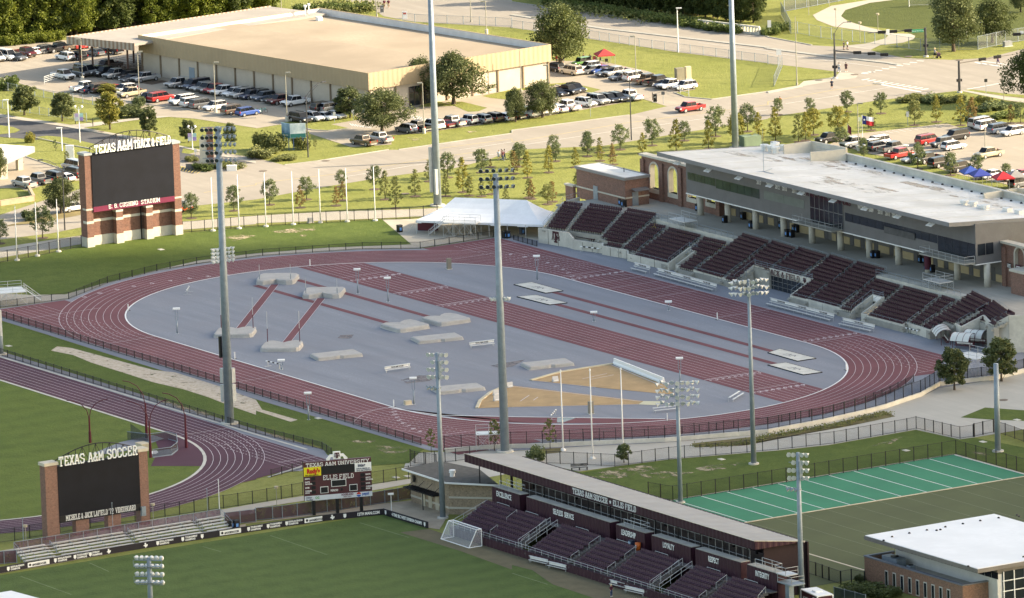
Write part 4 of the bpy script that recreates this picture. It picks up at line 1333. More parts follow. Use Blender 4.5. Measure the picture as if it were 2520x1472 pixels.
wpart('ceiling',M().prism([(RA+.1,RYF+.1),(RB-.1,RYF+.1),(RB-.1,RYB),(RA+.1,RYB)],[RZF-.3,RZF-.3,RZB-.3,RZB-.3],[RZF-.16,RZF-.16,RZB-.16,RZB-.16]),mat('dark_maroon_wall',(.020,.008,.012),.7,.1),ss)  # dark board added under the roof, its colour standing in for shade
wpart('roof',rf,mat('grey_standing_seam_roof',(.31,.31,.305),.55,.08,.3,2),ss)
sb_=M()
n=66
for k in range(n):
 x=RA+(RB-RA)*(k+.5)/n
 sb_.bar((x,RYF,RZF+.02),(x,RYB,RZB+.02),.05,.05)
wpart('roof_seam',sb_,MATS['grey_standing_seam_roof'],ss)
ff=M()
ribs(ff,RA,RB,RYF-.03,RZF-1.25,RZF+.04,.5)
ff.box(RA,RYF,RZF-1.25,RB,RYF+.06,RZF+.02)
nn_=18
ribs(ff,RYF,RYB,RB+.03,lambda y:RZF-1.25+(RZB-RZF)*0,lambda y:RZF+(RZB-RZF)*(y-RYF)/(RYB-RYF)+.03,.5,.06,'y')
ff.box(RA-.06,RYF,RZF-1.25,RA,RYB,RZB)
wpart('fascia',ff,maroon_metal,ss)
et=M()
et.bar((RB+.07,RYF-.1,RZF+.06),(RB+.07,RYB,RZB+.06),.14,.1)
et.bar((RA,RYF-.1,RZF+.06),(RB,RYF-.1,RZF+.06),.1,.06)
wpart('roof_trim',et,mat('cream_trim',(.5,.47,.38),.6),ss)
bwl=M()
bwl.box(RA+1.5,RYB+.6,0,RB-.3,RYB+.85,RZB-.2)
wpart('back_wall',bwl,mat('dark_maroon_wall',(.020,.008,.012),.7,.1),ss)  # interior shade painted into the back and end wall colour
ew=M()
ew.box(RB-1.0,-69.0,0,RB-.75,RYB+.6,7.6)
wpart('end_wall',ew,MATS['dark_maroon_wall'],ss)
pst=M()
for k in range(13):
 x=RA+3+k*6.1
 pst.box(x,-70.4,4.7,x+.12,-70.28,RZF-.3)
 pst.box(x,-65.0,0,x+.3,-64.7,RZB)
wpart('roof_post',pst,black_p,ss)
lt=M()
xt0=on_y(*tp(2,3,598,440),RYF-.1).x
xt1=on_y(*tp(2,3,1222,620),RYF-.1).x
W_=xt1-xt0
block(lt,'TEXAS A&M SOCCER',(xt0,RYF-.1,RZF-.98),(1,0,0),(0,0,1),(0,-1,0),.78,fit=W_*.555)
block(lt,'ELLIS FIELD',(xt0+W_*.635,RYF-.1,RZF-.98),(1,0,0),(0,0,1),(0,-1,0),.78,fit=W_*.365)
c=Vector((xt0+W_*.595,RYF-.17,RZF-.6))
st_=[c+Vector((math.sin(i*math.pi/5)*(.36 if i%2==0 else .15),0,math.cos(i*math.pi/5)*(.36 if i%2==0 else .15)))for i in range(10)]
for i in range(10):
 lt.face([c+Vector((0,-.03,0)),st_[(i+1)%10],st_[i]])
wpart('lettering',lt,letter_w,ss)
hr=M()
rail(hr,[(SX0,SY+.2,1.2),(SX1,SY+.2,1.2)],.75,.03)
rail(hr,[(SX0,SY+.2,1.2),(SX0+.5,-74.8,3.6)],.95,.03)
for s_ in s_secs:
 fl,fr,bl,br,i0,n=s_
 for t0,t1 in((.04,.3),(.62,.98)):
  a=fr.lerp(br,t0)
  b=fr.lerp(br,t1)
  a.z=1.1+.42*t0*(n-1)
  b.z=1.1+.42*t1*(n-1)
  rail(hr,[a+Vector((.6,0,0)),b+Vector((.6,0,0))],.95,.032,mid=False)
 m_=bl.lerp(br,.35)
 rail(hr,[(m_.x,-74.6,3.62),(m_.x+3.4,-74.6,3.62)],.95,.035)
for i in(1,4):
 g0=s_secs[i][1].x+.9
 g1=s_secs[i+1][0].x-.9
 for g in(g0,g1):
  rail(hr,[(g,-80.6,1.3),(g,-75.0,3.8)],1.1,.035)
rail(hr,[(pwx[0][0]+1.5,-69.9,4.75),(RB-3,-69.9,4.75)],2.4,.035)
for k in(0,2,5):
 xa,xb=pwx[k]
 rail(hr,[(xa+1.8,PWY+.3,wz1+.1),(xb-1.0,PWY+.3,wz1+.1),(xb-1.0,PWY+1.5,wz1+.1),(xa+1.8,PWY+1.5,wz1+.1)],1.05,.035)
wpart('handrail',hr,galv_l,ss)
cpf=M()
xq=pwx[5][1]
cpf.box(xq+.1,PWY-.1,5.0,xq+3.8,PWY+2.2,5.18)
cpf.box(xq+.9,PWY+.7,0,xq+1.9,PWY+1.5,5.0)
wpart('camera_platform',cpf,galv,ss)
hr=M()
rail(hr,[(xq+.1,PWY,5.18),(xq+3.7,PWY,5.18),(xq+3.7,PWY+2.1,5.18)],1.1,.035)
rail(hr,[(xq-.3,PWY,6.3),(xq+2.2,PWY,6.3),(xq+2.2,PWY+2.1,6.3)],1.05,.035)
cpf=M()
cpf.box(xq-.3,PWY,6.16,xq+2.2,PWY+2.1,6.28)
wpart('camera_deck',cpf,galv_l,ss)
wpart('platform_rail',hr,galv_l,ss)
ck=thing('drinks_cooler','black and blue drinks cooler box standing under the word LEADERSHIP','cooler',(on_y(*tp(2,3,1172,930),-73.9).x,-73.9,3.62),group='drinks coolers')
M().box(-.45,-.3,0,.45,.3,1.15).build('cooler_box',mat('cooler_navy',(.02,.03,.06),.4),ck)
M().box(-.38,-.33,.15,.2,-.305,1.0).build('cooler_label',mat('cooler_pale_blue',(.35,.5,.65),.5),ck)
ck=thing('drinks_barrel','round orange drinks barrel with white letter G under the word LEADERSHIP','cooler',(on_y(*tp(2,3,1235,940),-73.9).x,-73.9,3.62),group='drinks coolers')
M().tube((0,0,0),(0,0,1.1),.36,.42,14).build('barrel',mat('orange_plastic',(.55,.12,.02),.45),ck,True)
txt('lettering','G',ck.location+Vector((-.18,-.43,.38)),(1,0,0),(0,0,1),.6,letter_w,ck,.03)
# WAREHOUSE
wh=thing('warehouse','huge flat-roofed beige warehouse with ribbed tan fascia behind the parked cars','building',(-236,115,0))
cl=[Vector((-270.8,88.6,0)),Vector((-201.5,98.9,0)),Vector((-206.1,141.9,0)),Vector((-274.8,131.6,0))]
beige=mat('beige_block_wall',(.47,.41,.335),.85,.08,.3,3)
tanmet=mat('tan_ribbed_metal',(.37,.285,.18),.6,.06,.2,2)
wm=M()
def shrink(P,d):
 c=sum(P,Vector())/len(P)
 o=[]
 n=len(P)
 for i in range(n):
  a,b,e=P[i-1],P[i],P[(i+1)%n]
  u=(b-a).normalized()
  v=(e-b).normalized()
  nu_=Vector((-u.y,u.x,0))
  nv_=Vector((-v.y,v.x,0))
  o.append(b+(nu_+nv_)*d)
 return o
wc=shrink(cl,.5)
wm.prism([p[:2]for p in wc],0,4.6)
wpart('wall',wm,beige,wh)
pl=M()
for a,b,n in((0,1,12),(1,2,7)):
 d=(wc[b]-wc[a])
 L=d.length
 d.normalize()
 nn=Vector((d.y,-d.x,0))
 for k in range(n+1):
  p=wc[a]+d*(L*k/n)
  q=[p-d*.16,p+d*.16,p+d*.16+nn*.2,p-d*.16+nn*.2]
  pl.prism([x[:2]for x in q],0,4.35)
wpart('wall_pilaster',pl,mat('brown_downpipe',(.20,.15,.10),.7),wh)
fs=M()
for i in range(4):
 a,b=cl[i],cl[(i+1)%4]
 d=b-a
 L=d.length
 d.normalize()
 nn=Vector((d.y,-d.x,0))
 n=int(L/.55)*2
 v=[]
 for k in range(n+1):
  p=a+d*(L*k/n)+nn*(.03 if k%4 in(1,2)else 0)
  v+=[(p.x,p.y,4.35),(p.x,p.y,7.6)]
 fs.add(v,[(2*k,2*k+2,2*k+3,2*k+1)for k in range(n)])
 inn=shrink(cl,.3)
 fs.add([(*a[:2],7.61),(*b[:2],7.61),(*inn[(i+1)%4][:2],7.61),(*inn[i][:2],7.61)],[(0,1,2,3)])
 fs.add([(*inn[i][:2],5.9),(*inn[(i+1)%4][:2],5.9),(*inn[(i+1)%4][:2],7.608),(*inn[i][:2],7.608)],[(3,2,1,0)])
 fs.add([(*a[:2],4.36),(*b[:2],4.36),(*wc[(i+1)%4][:2],4.36),(*wc[i][:2],4.36)],[(3,2,1,0)])
wpart('fascia',fs,tanmet,wh)
ip=M()
for i in(1,2,3):
 inn=shrink(cl,.33)
 a,b=inn[i],inn[(i+1)%4]
 ip.add([(*a[:2],6.15),(*b[:2],6.15),(*b[:2],7.55),(*a[:2],7.55)],[(3,2,1,0)])
wpart('parapet_lining',ip,mat('pale_parapet_sheet',(.60,.60,.60),.6,.08),wh)
rfm=M()
i6=shrink(cl,.34)
c4=sum(i6,Vector())/4
mid0,mid1=(i6[0]+i6[3])/2,(i6[1]+i6[2])/2
rfm.add([(*i6[0][:2],6.7),(*i6[1][:2],6.7),(*mid1[:2],7.0),(*mid0[:2],7.0),(*i6[2][:2],6.3),(*i6[3][:2],6.3)],[(0,1,2,3),(3,2,4,5)])
wpart('roof',rfm,mat('tan_gravel_roof',(.315,.255,.185),.95,.16,.05,1.5,c2=(.37,.305,.225)),wh)
for(c,r,u,v)in((1,0,300,160),(1,0,620,185)):
 p=at(*tp(c,r,u,v),6.8)
 wpart('roof_vent',M().box(p.x-.5,p.y-.5,6.3,p.x+.5,p.y+.5,7.2),white_p,wh)
for(c,r,u,v)in((1,0,485,165),(1,0,520,150)):
 p=at(*tp(c,r,u,v),6.6)
 wpart('roof_pipe',M().tube(p,p+Vector((0,0,1.9)),.14,.14,6).tube(p+Vector((0,0,1.9)),p+Vector((0,0,2.3)),.3,.3,8),white_p,wh)
dd=(wc[1]-wc[0]).normalized()
dn=Vector((dd.y,-dd.x,0))
for f_ in(.222,.885):
 p=wc[0]+dd*((wc[1]-wc[0]).length*f_)
 q=[p-dd*.85,p+dd*.85,p+dd*.85+dn*.05,p-dd*.85+dn*.05]
 o=wpart('door',M().prism([x[:2]for x in q],.35,2.9),mat('blue_grey_door',(.22,.27,.31),.6),wh)
 st=[p-dd*1.6,p+dd*1.6,p+dd*1.6+dn*1.6,p-dd*1.6+dn*1.6]
 wpart('step',M().prism([x[:2]for x in st],0,.34),concrete,wh)
 m=M()
 rail(m,[st[3]+Vector((0,0,.34)),st[2]+Vector((0,0,.34))],1.0,.04)
 wpart('step_rail',m,galv,wh)
d2=(wc[2]-wc[1]).normalized()
n2=Vector((d2.y,-d2.x,0))
p=wc[1]+d2*9.2
en=M()
q=[p,p+d2*6.2,p+d2*6.2+n2*.06,p+n2*.06]
en.prism([x[:2]for x in q],0,3.7)
wpart('entrance_glazing',en,dkglass,wh)
en=M()
for k in range(6):
 a=p+d2*(6.2*k/5)+n2*.09
 en.bar(a,a+Vector((0,0,3.7)),.1,.1)
en.bar(p+n2*.09+Vector((0,0,2.5)),p+d2*6.2+n2*.09+Vector((0,0,2.5)),.1,.1)
wpart('entrance_frame',en,mat('bronze_frame',(.10,.07,.05),.5),wh)
sh=thing('open_shed','open-sided shed with striped metal fascia and dark posts joined to the warehouse','shed',(-275,95,0))
c0,c1,c2,c3=Vector((-282,79.1,0)),Vector((-265.6,84.9,0)),Vector((-271.5,131,0)),Vector((-287,127.5,0))
cS=[c0,c1,c2,c3]
rfm=M()
rfm.prism([p[:2]for p in cS],6.5,[6.85,6.95,6.95,6.85])
wpart('roof',rfm,mat('grey_brown_sheet_roof',(.33,.30,.26),.7,.1,.2,1.5),sh)
stripe=(mat('rust_white_fascia',(.42,.36,.30),.7,.1),mat('rusty_sheet',(.27,.19,.14),.8,.15))
for i,a,b in((0,c0,c1),(1,c0,c3)):
 d=b-a
 L=d.length
 d.normalize()
 n=int(L/.5)
 for s_ in(0,1):
  m=M()
  for k in range(n):
   if k%2==s_:
    u=a+d*(L*k/n)
    w=a+d*(L*(k+1)/n)
    nn=Vector((d.y,-d.x,0))*(.08 if i==0 else-.08)
    m.prism([u[:2],w[:2],(w+nn)[:2],(u+nn)[:2]],5.6,7.05)
  wpart('fascia',m,stripe[s_],sh)
pm=M()
for u,v in((.06,.04),(.28,.03),(.52,.03),(.8,.03),(.06,.3),(.5,.3),(.06,.6),(.5,.6),(.06,.9)):
 p=c0.lerp(c1,u).lerp(c3.lerp(c2,u),v)
 wpart('post',M().box(p.x-.14,p.y-.14,0,p.x+.14,p.y+.14,6.5),mat('rusty_post',(.10,.055,.04),.8),sh)
pm=M()
for k in range(7):
 for u0,v0,u1,v1 in((.3,.05,.98,.05),(.3,.05,.3,.4),(.62,.05,.62,.4)):
  a=c0.lerp(c1,u0).lerp(c3.lerp(c2,u0),v0)
  b=c0.lerp(c1,u1).lerp(c3.lerp(c2,u1),v1)
  z=.3+k*.32
  pm.tube((a.x,a.y,z),(b.x,b.y,z),.035,.035,5)
wpart('pen_rail',pm,MATS['rusty_post'],sh)
# BRICK HALL bottom right
bh=thing('brick_hall','orange-brown brick hall with white flat roof and glazed upper floor at the bottom right corner','building',(205,-45,0))
bx0,by0=190.3,-51.2
bx1=on_y(*tp(3,3,1910,1365),by0).x
bricko=bricky('orange_brown_brick',(.20,.100,.062),(.26,.14,.09),(.28,.2,.15))
w=M()
w.box(bx0,by0,0,bx1,by0+.35,3.6)
w.box(bx1-.35,by0+.35,0,bx1,by0+11.3,3.6)
w.box(bx0,by0+.35,0,bx0+.35,by0+5,3.6)
wpart('wall',w,bricko,bh)
lo=M()
lo.box(bx0+.35,by0+.36,2.6,bx1-.35,by0+4.4,2.75)
wpart('lower_roof',lo,mat('grey_low_roof',(.38,.36,.32),.8),bh)
cp=M()
cp.box(bx0-.08,by0-.08,3.603,bx1+.08,by0+.42,3.78)
cp.box(bx1-.42,by0+.423,3.603,bx1+.08,by0+11.3,3.78)
cp.box(bx0-.08,by0+.423,3.603,bx0+.42,by0+5,3.78)
wpart('coping',cp,MATS['slate_blue_paint']if False else mat('slate_coping',(.16,.17,.19),.6),bh)
up=M()
up.box(bx0+1.5,by0+4.4,0,217.6,by0+18,5.0)
up.box(217.6,by0+7.5,0,236,by0+18,1.0)if False else None
wpart('upper_wall',up,mat('white_stucco',(.62,.61,.57),.8,.06),bh)
for k in range(15):
 a=bx0+2.2+k*1.7
 wpart('window',M().box(a,by0+4.3,4.35,a+1.5,by0+4.395,5.3),dkglass,bh)
wpart('upper_frieze',M().box(bx0+1.5,by0+4.42,5.0,217.6,by0+18,5.85),mat('grey_brown_panel',(.20,.18,.16),.6),bh)
gz=M()
gz.box(217.61,by0+5.2,0,217.68,by0+18,5.3)
wpart('curtain_wall',gz,dkglass,bh)
gz=M()
for k in range(8):
 y=by0+5.3+k*1.8
 gz.box(217.7,y,0,217.8,y+.14,5.3)
for z in(.9,2.4,3.9):
 gz.box(217.69,by0+5.2,z,217.79,by0+18,z+.12)
wpart('curtain_frame',gz,letter_w,bh)
rx0,rx1=189.5,218.3
ryf,ryb=-50.6,-28
rr=M()
rr.box(rx0,ryf,5.86,rx1,ryb,6.42)
wpart('roof_slab',rr,mat('grey_brown_panel',(.20,.18,.16)),bh)
rr=M()
rr.box(rx0+.12,ryf+.12,6.423,rx1-.12,ryb-.1,6.5)
wpart('roof',rr,mat('bright_roof_membrane',(.80,.80,.78),.6,.05,.2,1.2),bh)
dm=M()
for u,v in((1218,873),(1387,837),(1560,807),(1655,810),(1692,803),(1740,776),(1912,745),(2083,715),(2263,687),(2443,660),(2465,672),(1135,910),(1965,1163),(2508,1070)):
 p=at(*tp(3,3,u,v),6.5)
 wpart('roof_drain',M().tube((p.x,p.y,6.49),(p.x,p.y,6.68),.22,.14,8),fence_b,bh)
for k in range(9):
 a=at(*tp(3,3,1168+k*76,1400+k*22),1.4)
 x=on_y(*tp(3,3,1168+k*76,1360+k*20),by0).x
 f_=wpart('window',M().box(x-.42,by0-.06,.2,x+.42,by0-.004,2.55),mat('cream_frame',(.55,.52,.45),.7),bh)
 M().box(x-.28,by0-.09,.35,x+.28,by0-.063,2.4).build('pane',dkglass,f_)
ac=thing('air_handler','large grey air handling unit on the low roof of the brick hall','air conditioner',(bx0+4.2,by0+2.3,2.75),group='roof units on the brick hall')
M().box(-1.9,-.8,0,1.9,.8,1.25).build('cabinet',galv,ac)
M().tube((.2,0,1.25),(.2,0,1.4),.6,.6,16).build('fan_cowl',fence_b,ac)
ac=thing('condenser_unit','small square condenser unit on the low roof of the brick hall','air conditioner',(bx0+9.6,by0+1.6,2.75),group='roof units on the brick hall')
M().box(-.5,-.45,0,.5,.45,1.0).build('cabinet',galv,ac)
M().tube((0,0,1.0),(0,0,1.08),.36,.36,12).build('fan_cowl',fence_b,ac)
# tan concession block
tb_=thing('concession_block','tan brick building with dark shingle roof and black door canopy beside the soccer stand','building',(106,-72,0))
tc=[Vector((100.9,-73.4,0)),Vector((112.3,-73.6,0)),Vector((117.5,-68.6,0)),Vector((108,-66.5,0)),Vector((101,-68,0))]
tz=[4.9,4.9,4.6,4.6,4.9]
wpart('wall',M().prism([p[:2]for p in tc],0,[4.75,4.75,4.5,4.5,4.75]),brickt,tb_)
ro=[Vector((99.9,-74.2,0)),Vector((112.9,-74.4,0)),Vector((118.6,-68.6,0)),Vector((108,-65.6,0)),Vector((99.9,-67.5,0))]
wpart('roof',M().prism([p[:2]for p in ro],[4.86,4.86,4.6,4.9,5.1],[5.05,5.05,4.8,5.1,5.3]),mat('dark_shingles',(.10,.095,.085),.95,.2,1,6),tb_)
wpart('roof_trim',M().prism([p[:2]for p in[q*1 for q in ro[:2]]]+[(112.9,-74.46),(99.9,-74.26)],4.8,5.1)if False else M().bar(ro[0]+Vector((0,-.05,4.98)),ro[1]+Vector((0,-.05,4.98)),.1,.25).bar(ro[1]+Vector((.05,0,4.98)),ro[2]+Vector((.05,0,4.72)),.1,.25),letter_w,tb_)
sc=M()
for i in(0,1):
 a,b=tc[i],tc[i+1]
 d=(b-a).normalized()
 n=Vector((d.y,-d.x,0))*.04
 for z in(1.0,2.6)if i else(1.0,):
  sc.bar(a+n+Vector((0,0,z)),b+n+Vector((0,0,z)),.1,.28)
wpart('stone_course',sc,stone,tb_)
for k in range(4):
 x=104.3+k*2.0
 if k<3:
  wpart('door',M().box(x,-73.62,0,x+1.0,-73.5,2.1),mat('cream_door',(.50,.45,.34),.6),tb_)
cn=M()
cn.prism([(102,-73.6),(110.6,-73.6),(110.6,-75.4),(102,-75.4)],2.6,2.75)
for k in range(14):
 x=102+k*.65
 cn.bar((x,-73.6,2.8),(x,-75.4,2.8),.1,.08)
for k in range(4):
 x=102.8+k*2.4
 cn.tube((x,-73.6,3.9),(x,-75.2,2.8),.04,.04,5)
cn.tube((107.3,-75.2,0),(107.3,-75.2,2.6),.08,.08,6)
wpart('door_canopy',cn,black_p,tb_)
wpart('roof_vent',M().tube((110,-71.5,5),(110,-71.5,5.7),.4,.35,10).tube((110,-71.5,5.7),(110,-71.5,6.1),.48,.48,10),white_p,tb_)
wpart('wall_louver',M().box(101.9,-73.66,3.3,102.5,-73.56,4.3),black_p,tb_)
bk=thing('bank_pavilion','small drive-through pavilion with pale ribbed hip roof at the left edge','building',(-150,-33,0))
b0=T(0,1,40,250)
zr=5.2
e0,e1=at(*tp(0,0,335,1440),3.9),at(*tp(0,1,60,85),3.9)
o0=at(*tp(0,0,-420,1500),3.9)
top=at(*tp(0,0,60,1350),6.0)
rm_=M()
back_=e0+(o0-e1)
P4=[e1,e0,Vector((e0.x-9,e0.y-9,3.9)),Vector((e1.x-6,e1.y-14,3.9))]
apex=(P4[0]+P4[1]+P4[2]+P4[3])/4+Vector((0,0,2.0))
for i in range(4):
 rm_.face([P4[i],P4[(i+1)%4],apex])
wpart('roof',rm_,mat('pale_ribbed_roof',(.62,.62,.60),.5,.08),bk)
rm_=M()
for i in range(4):
 a,b=P4[i],P4[(i+1)%4]
 rm_.bar(a-Vector((0,0,.5)),b-Vector((0,0,.5)),.25,1.0)
wpart('fascia',rm_,mat('grey_fascia',(.26,.26,.26),.6),bk)
pm=M()
pp=P4[0]*.8+apex*.2
wpart('pillar',M().box(pp.x-.5,pp.y-.8,0,pp.x+.7,pp.y+.8,3.2),mat('cream_stone',(.55,.48,.38),.8),bk)
pp=P4[1]*.7+apex*.3
wpart('pillar',M().box(pp.x-.5,pp.y-.5,0,pp.x+.5,pp.y+.5,3.2),MATS['cream_stone'],bk)
wr=thing('white_roofed_booth','corner of a white flat roof at the bottom left edge','building',(132,-152,0))
c=at(*tp(0,3,108,1398),4.2)
wpart('roof',M().prism([(c.x,c.y),(c.x+9,c.y+1.0),(c.x+9,c.y-12),(c.x,c.y-9)],3.9,4.2),MATS['bright_roof_membrane'],wr)
wpart('wall',M().prism([(c.x+.5,c.y-.6),(c.x+8.5,c.y+.3),(c.x+8.5,c.y-11),(c.x+.5,c.y-8.5)],0,3.9),maroon_metal,wr)
# TREES
lf_oak=leafy('oak_leaves',(0.072,0.096,0.031),(0.150,0.174,0.058),(0.048,0.067,0.024))
lf_live=leafy('live_oak_leaves',(0.088,0.112,0.042),(0.176,0.198,0.078),(0.060,0.078,0.031))
lf_green=leafy('young_tree_leaves',(0.108,0.143,0.060),(0.210,0.247,0.105))
lf_yel=leafy('yellowing_leaves',(0.203,0.203,0.043),(0.365,0.317,0.070),(0.155,0.182,0.049))
lf_rust=leafy('rusty_leaves',(0.221,0.163,0.058),(0.351,0.227,0.085),(0.169,0.163,0.058))
lf_olive=leafy('olive_leaves',(0.135,0.155,0.054),(0.250,0.257,0.088))
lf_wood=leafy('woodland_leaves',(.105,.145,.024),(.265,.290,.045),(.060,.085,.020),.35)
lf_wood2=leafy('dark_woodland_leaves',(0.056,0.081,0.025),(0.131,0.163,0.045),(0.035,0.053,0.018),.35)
lf_brush=leafy('brush_leaves',(0.090,0.132,0.036),(0.186,0.222,0.060))
lf_orange=leafy('orange_leaves',(0.450,0.120,0.020),(0.550,0.200,0.030))
def leafquad(m,c,s,rn,flat=.35):
 a=Vector((rn.gauss(0,1),rn.gauss(0,1),rn.gauss(0,1)*.7)).normalized()
 b=a.cross(Vector((rn.gauss(0,1),rn.gauss(0,1),rn.gauss(0,1)))).normalized()
 a=a*(s*rn.uniform(.6,1.25))
 b=b*(s*rn.uniform(.45,.9))
 k=a.cross(b).normalized()*(s*.18)
 n=len(m.v)
 m.v+=[tuple(c-a),tuple(c+b+k),tuple(c+a),tuple(c-b+k)]
 m.f.append((n,n+1,n+2,n+3))
def tree_pair(name,h,cr,cb,nl,ls,seed,style='round',nclump=26,tr=.12,lean=.04):
 """(trunk mesh, crown mesh) for a tree of height h, crown radius cr, crown base cb"""
 rn=random.Random(seed)
 tk,cw=M(),M()
 top=h*.82
 pts=[Vector((0,0,0))]
 for i in range(1,6):
  pts.append(Vector((rn.gauss(0,lean)*h*.3*i/5,rn.gauss(0,lean)*h*.3*i/5,top*i/5)))
 for i in range(5):
  r0=tr*(1-.85*i/5)
  r1=tr*(1-.85*(i+1)/5)
  tk.tube(pts[i],pts[i+1],r0*(1.35 if i==0 else 1),r1,7,False)
 clumps=[]
 for k in range(nclump):
  z=cb+(h-cb)*((k+rn.random())/nclump)**(.9 if style!='cone' else 1.15)
  f=(z-cb)/(h-cb)
  if style=='cone':
   rad=cr*(1.0-f)**.75*(.55+.45*min(1,f*6))+cr*.08
  elif style=='oak':
   rad=cr*(1-max(0,(f-.35)/.65)**2.2)**.6*(.6+.4*min(1,f*4))
  else:
   rad=cr*math.sqrt(max(.03,1-(2*f-.92)**2/1.25))
  a=k*2.39996+rn.uniform(-.5,.5)
  q=rad*math.sqrt(rn.uniform(.12,1.0))*rn.uniform(.8,1.08)
  c=Vector((q*math.cos(a),q*math.sin(a),z))
  s=cr*rn.uniform(.2,.36)*(.75 if style=='cone' else 1)
  clumps.append((c,s))
  j=min(4,max(0,int((z*.7)/top*5)))
  o=pts[j].lerp(pts[j+1],rn.random())
  mid=o.lerp(c,.55)+Vector((0,0,-.05*h*rn.random()))
  if k%2==0 or style=='oak':
   w=tr*.34*(1-.5*f)
   tk.tube(o,mid,w,w*.65,5,False)
   tk.tube(mid,c,w*.65,w*.2,5,False)
 tot=sum(s**2 for _,s in clumps)
 for c,s in clumps:
  n=int(nl*s*s/tot)
  for _ in range(n):
   d=Vector((rn.gauss(0,1),rn.gauss(0,1),rn.gauss(0,.72)))
   d=d.normalized()*(s*(rn.random()**.45)*rn.uniform(.8,1.25))
   p=c+d
   if p.z<cb*.75:
    p.z=cb*.75+rn.random()*.3
   leafquad(cw,p,ls,rn)
 return tk.mesh(name+'_trunk'),cw.mesh(name+'_crown')
def shrub_mesh(name,rx,ry,h,nl,ls,seed):
 rn=random.Random(seed)
 cw=M()
 cl_=[(Vector((rn.uniform(-1,1)*rx*.75,rn.uniform(-1,1)*ry*.75,h*rn.uniform(.25,.7))),rn.uniform(.3,.5)*h)for _ in range(max(5,int(rx*ry*3)))]
 for _ in range(nl):
  c,s=rn.choice(cl_)
  d=Vector((rn.gauss(0,1),rn.gauss(0,1),rn.gauss(0,.8))).normalized()*(s*rn.random()**.4)
  p=c+d
  p.z=max(.03,p.z)
  leafquad(cw,p,ls,rn)
 return cw.mesh(name)
TREES=[]
def plant(kind,label,cat,p,sc,rz,mt,group,szz=None):
 tkm,cwm=kind
 t=thing({'tree':'tree','young tree':'young_tree'}.get(cat,'tree'),label,cat,p,rz,group)
 t.scale=(sc,sc,szz or sc)
 a=link('trunk',tkm,t)
 b=link('crown',cwm,t)
 for o,mm in((a,bark),(b,mt)):
  if not o.data.materials:
   o.data.materials.append(None)
  o.material_slots[0].link='OBJECT'
  o.material_slots[0].material=mm
 return t
def span(pxr,p):
 """metres covered by pxr image pixels at p"""
 return pxr*(p-CAM).dot(CF)/FPX
YK=[tree_pair('young%d'%i,5.0,1.85,1.3,1900,.14,40+i,'round',30,.10)for i in range(4)]
DK=[tree_pair('dense%d'%i,5.0,1.6,1.0,5200,.14,140+i,'round',34,.10)for i in range(3)]
CK=[tree_pair('cypress%d'%i,5.4,1.6,.9,1250,.13,60+i,'cone',30,.075)for i in range(4)]
OK_=[tree_pair('oak%d'%i,9.0,5.2,2.0,11000,.20,80+i,'oak',46,.33)for i in range(3)]
TK=[tree_pair('woodland%d'%i,15.0,4.4,1.2,9000,.30,100+i,'round',44,.26)for i in range(4)]
SPR=[tree_pair('sparse%d'%i,4.6,1.0,1.2,620,.13,120+i,'round',18,.06)for i in range(2)]
ORD=('first','second','third','fourth','fifth','sixth','seventh','eighth','ninth','tenth','eleventh','twelfth','thirteenth','fourteenth','fifteenth','sixteenth','seventeenth','eighteenth','nineteenth','twentieth')
TONE={'g':(lf_green,'dark green'),'y':(lf_yel,'yellowing'),'r':(lf_rust,'rusty brown'),'o':(lf_olive,'olive green')}
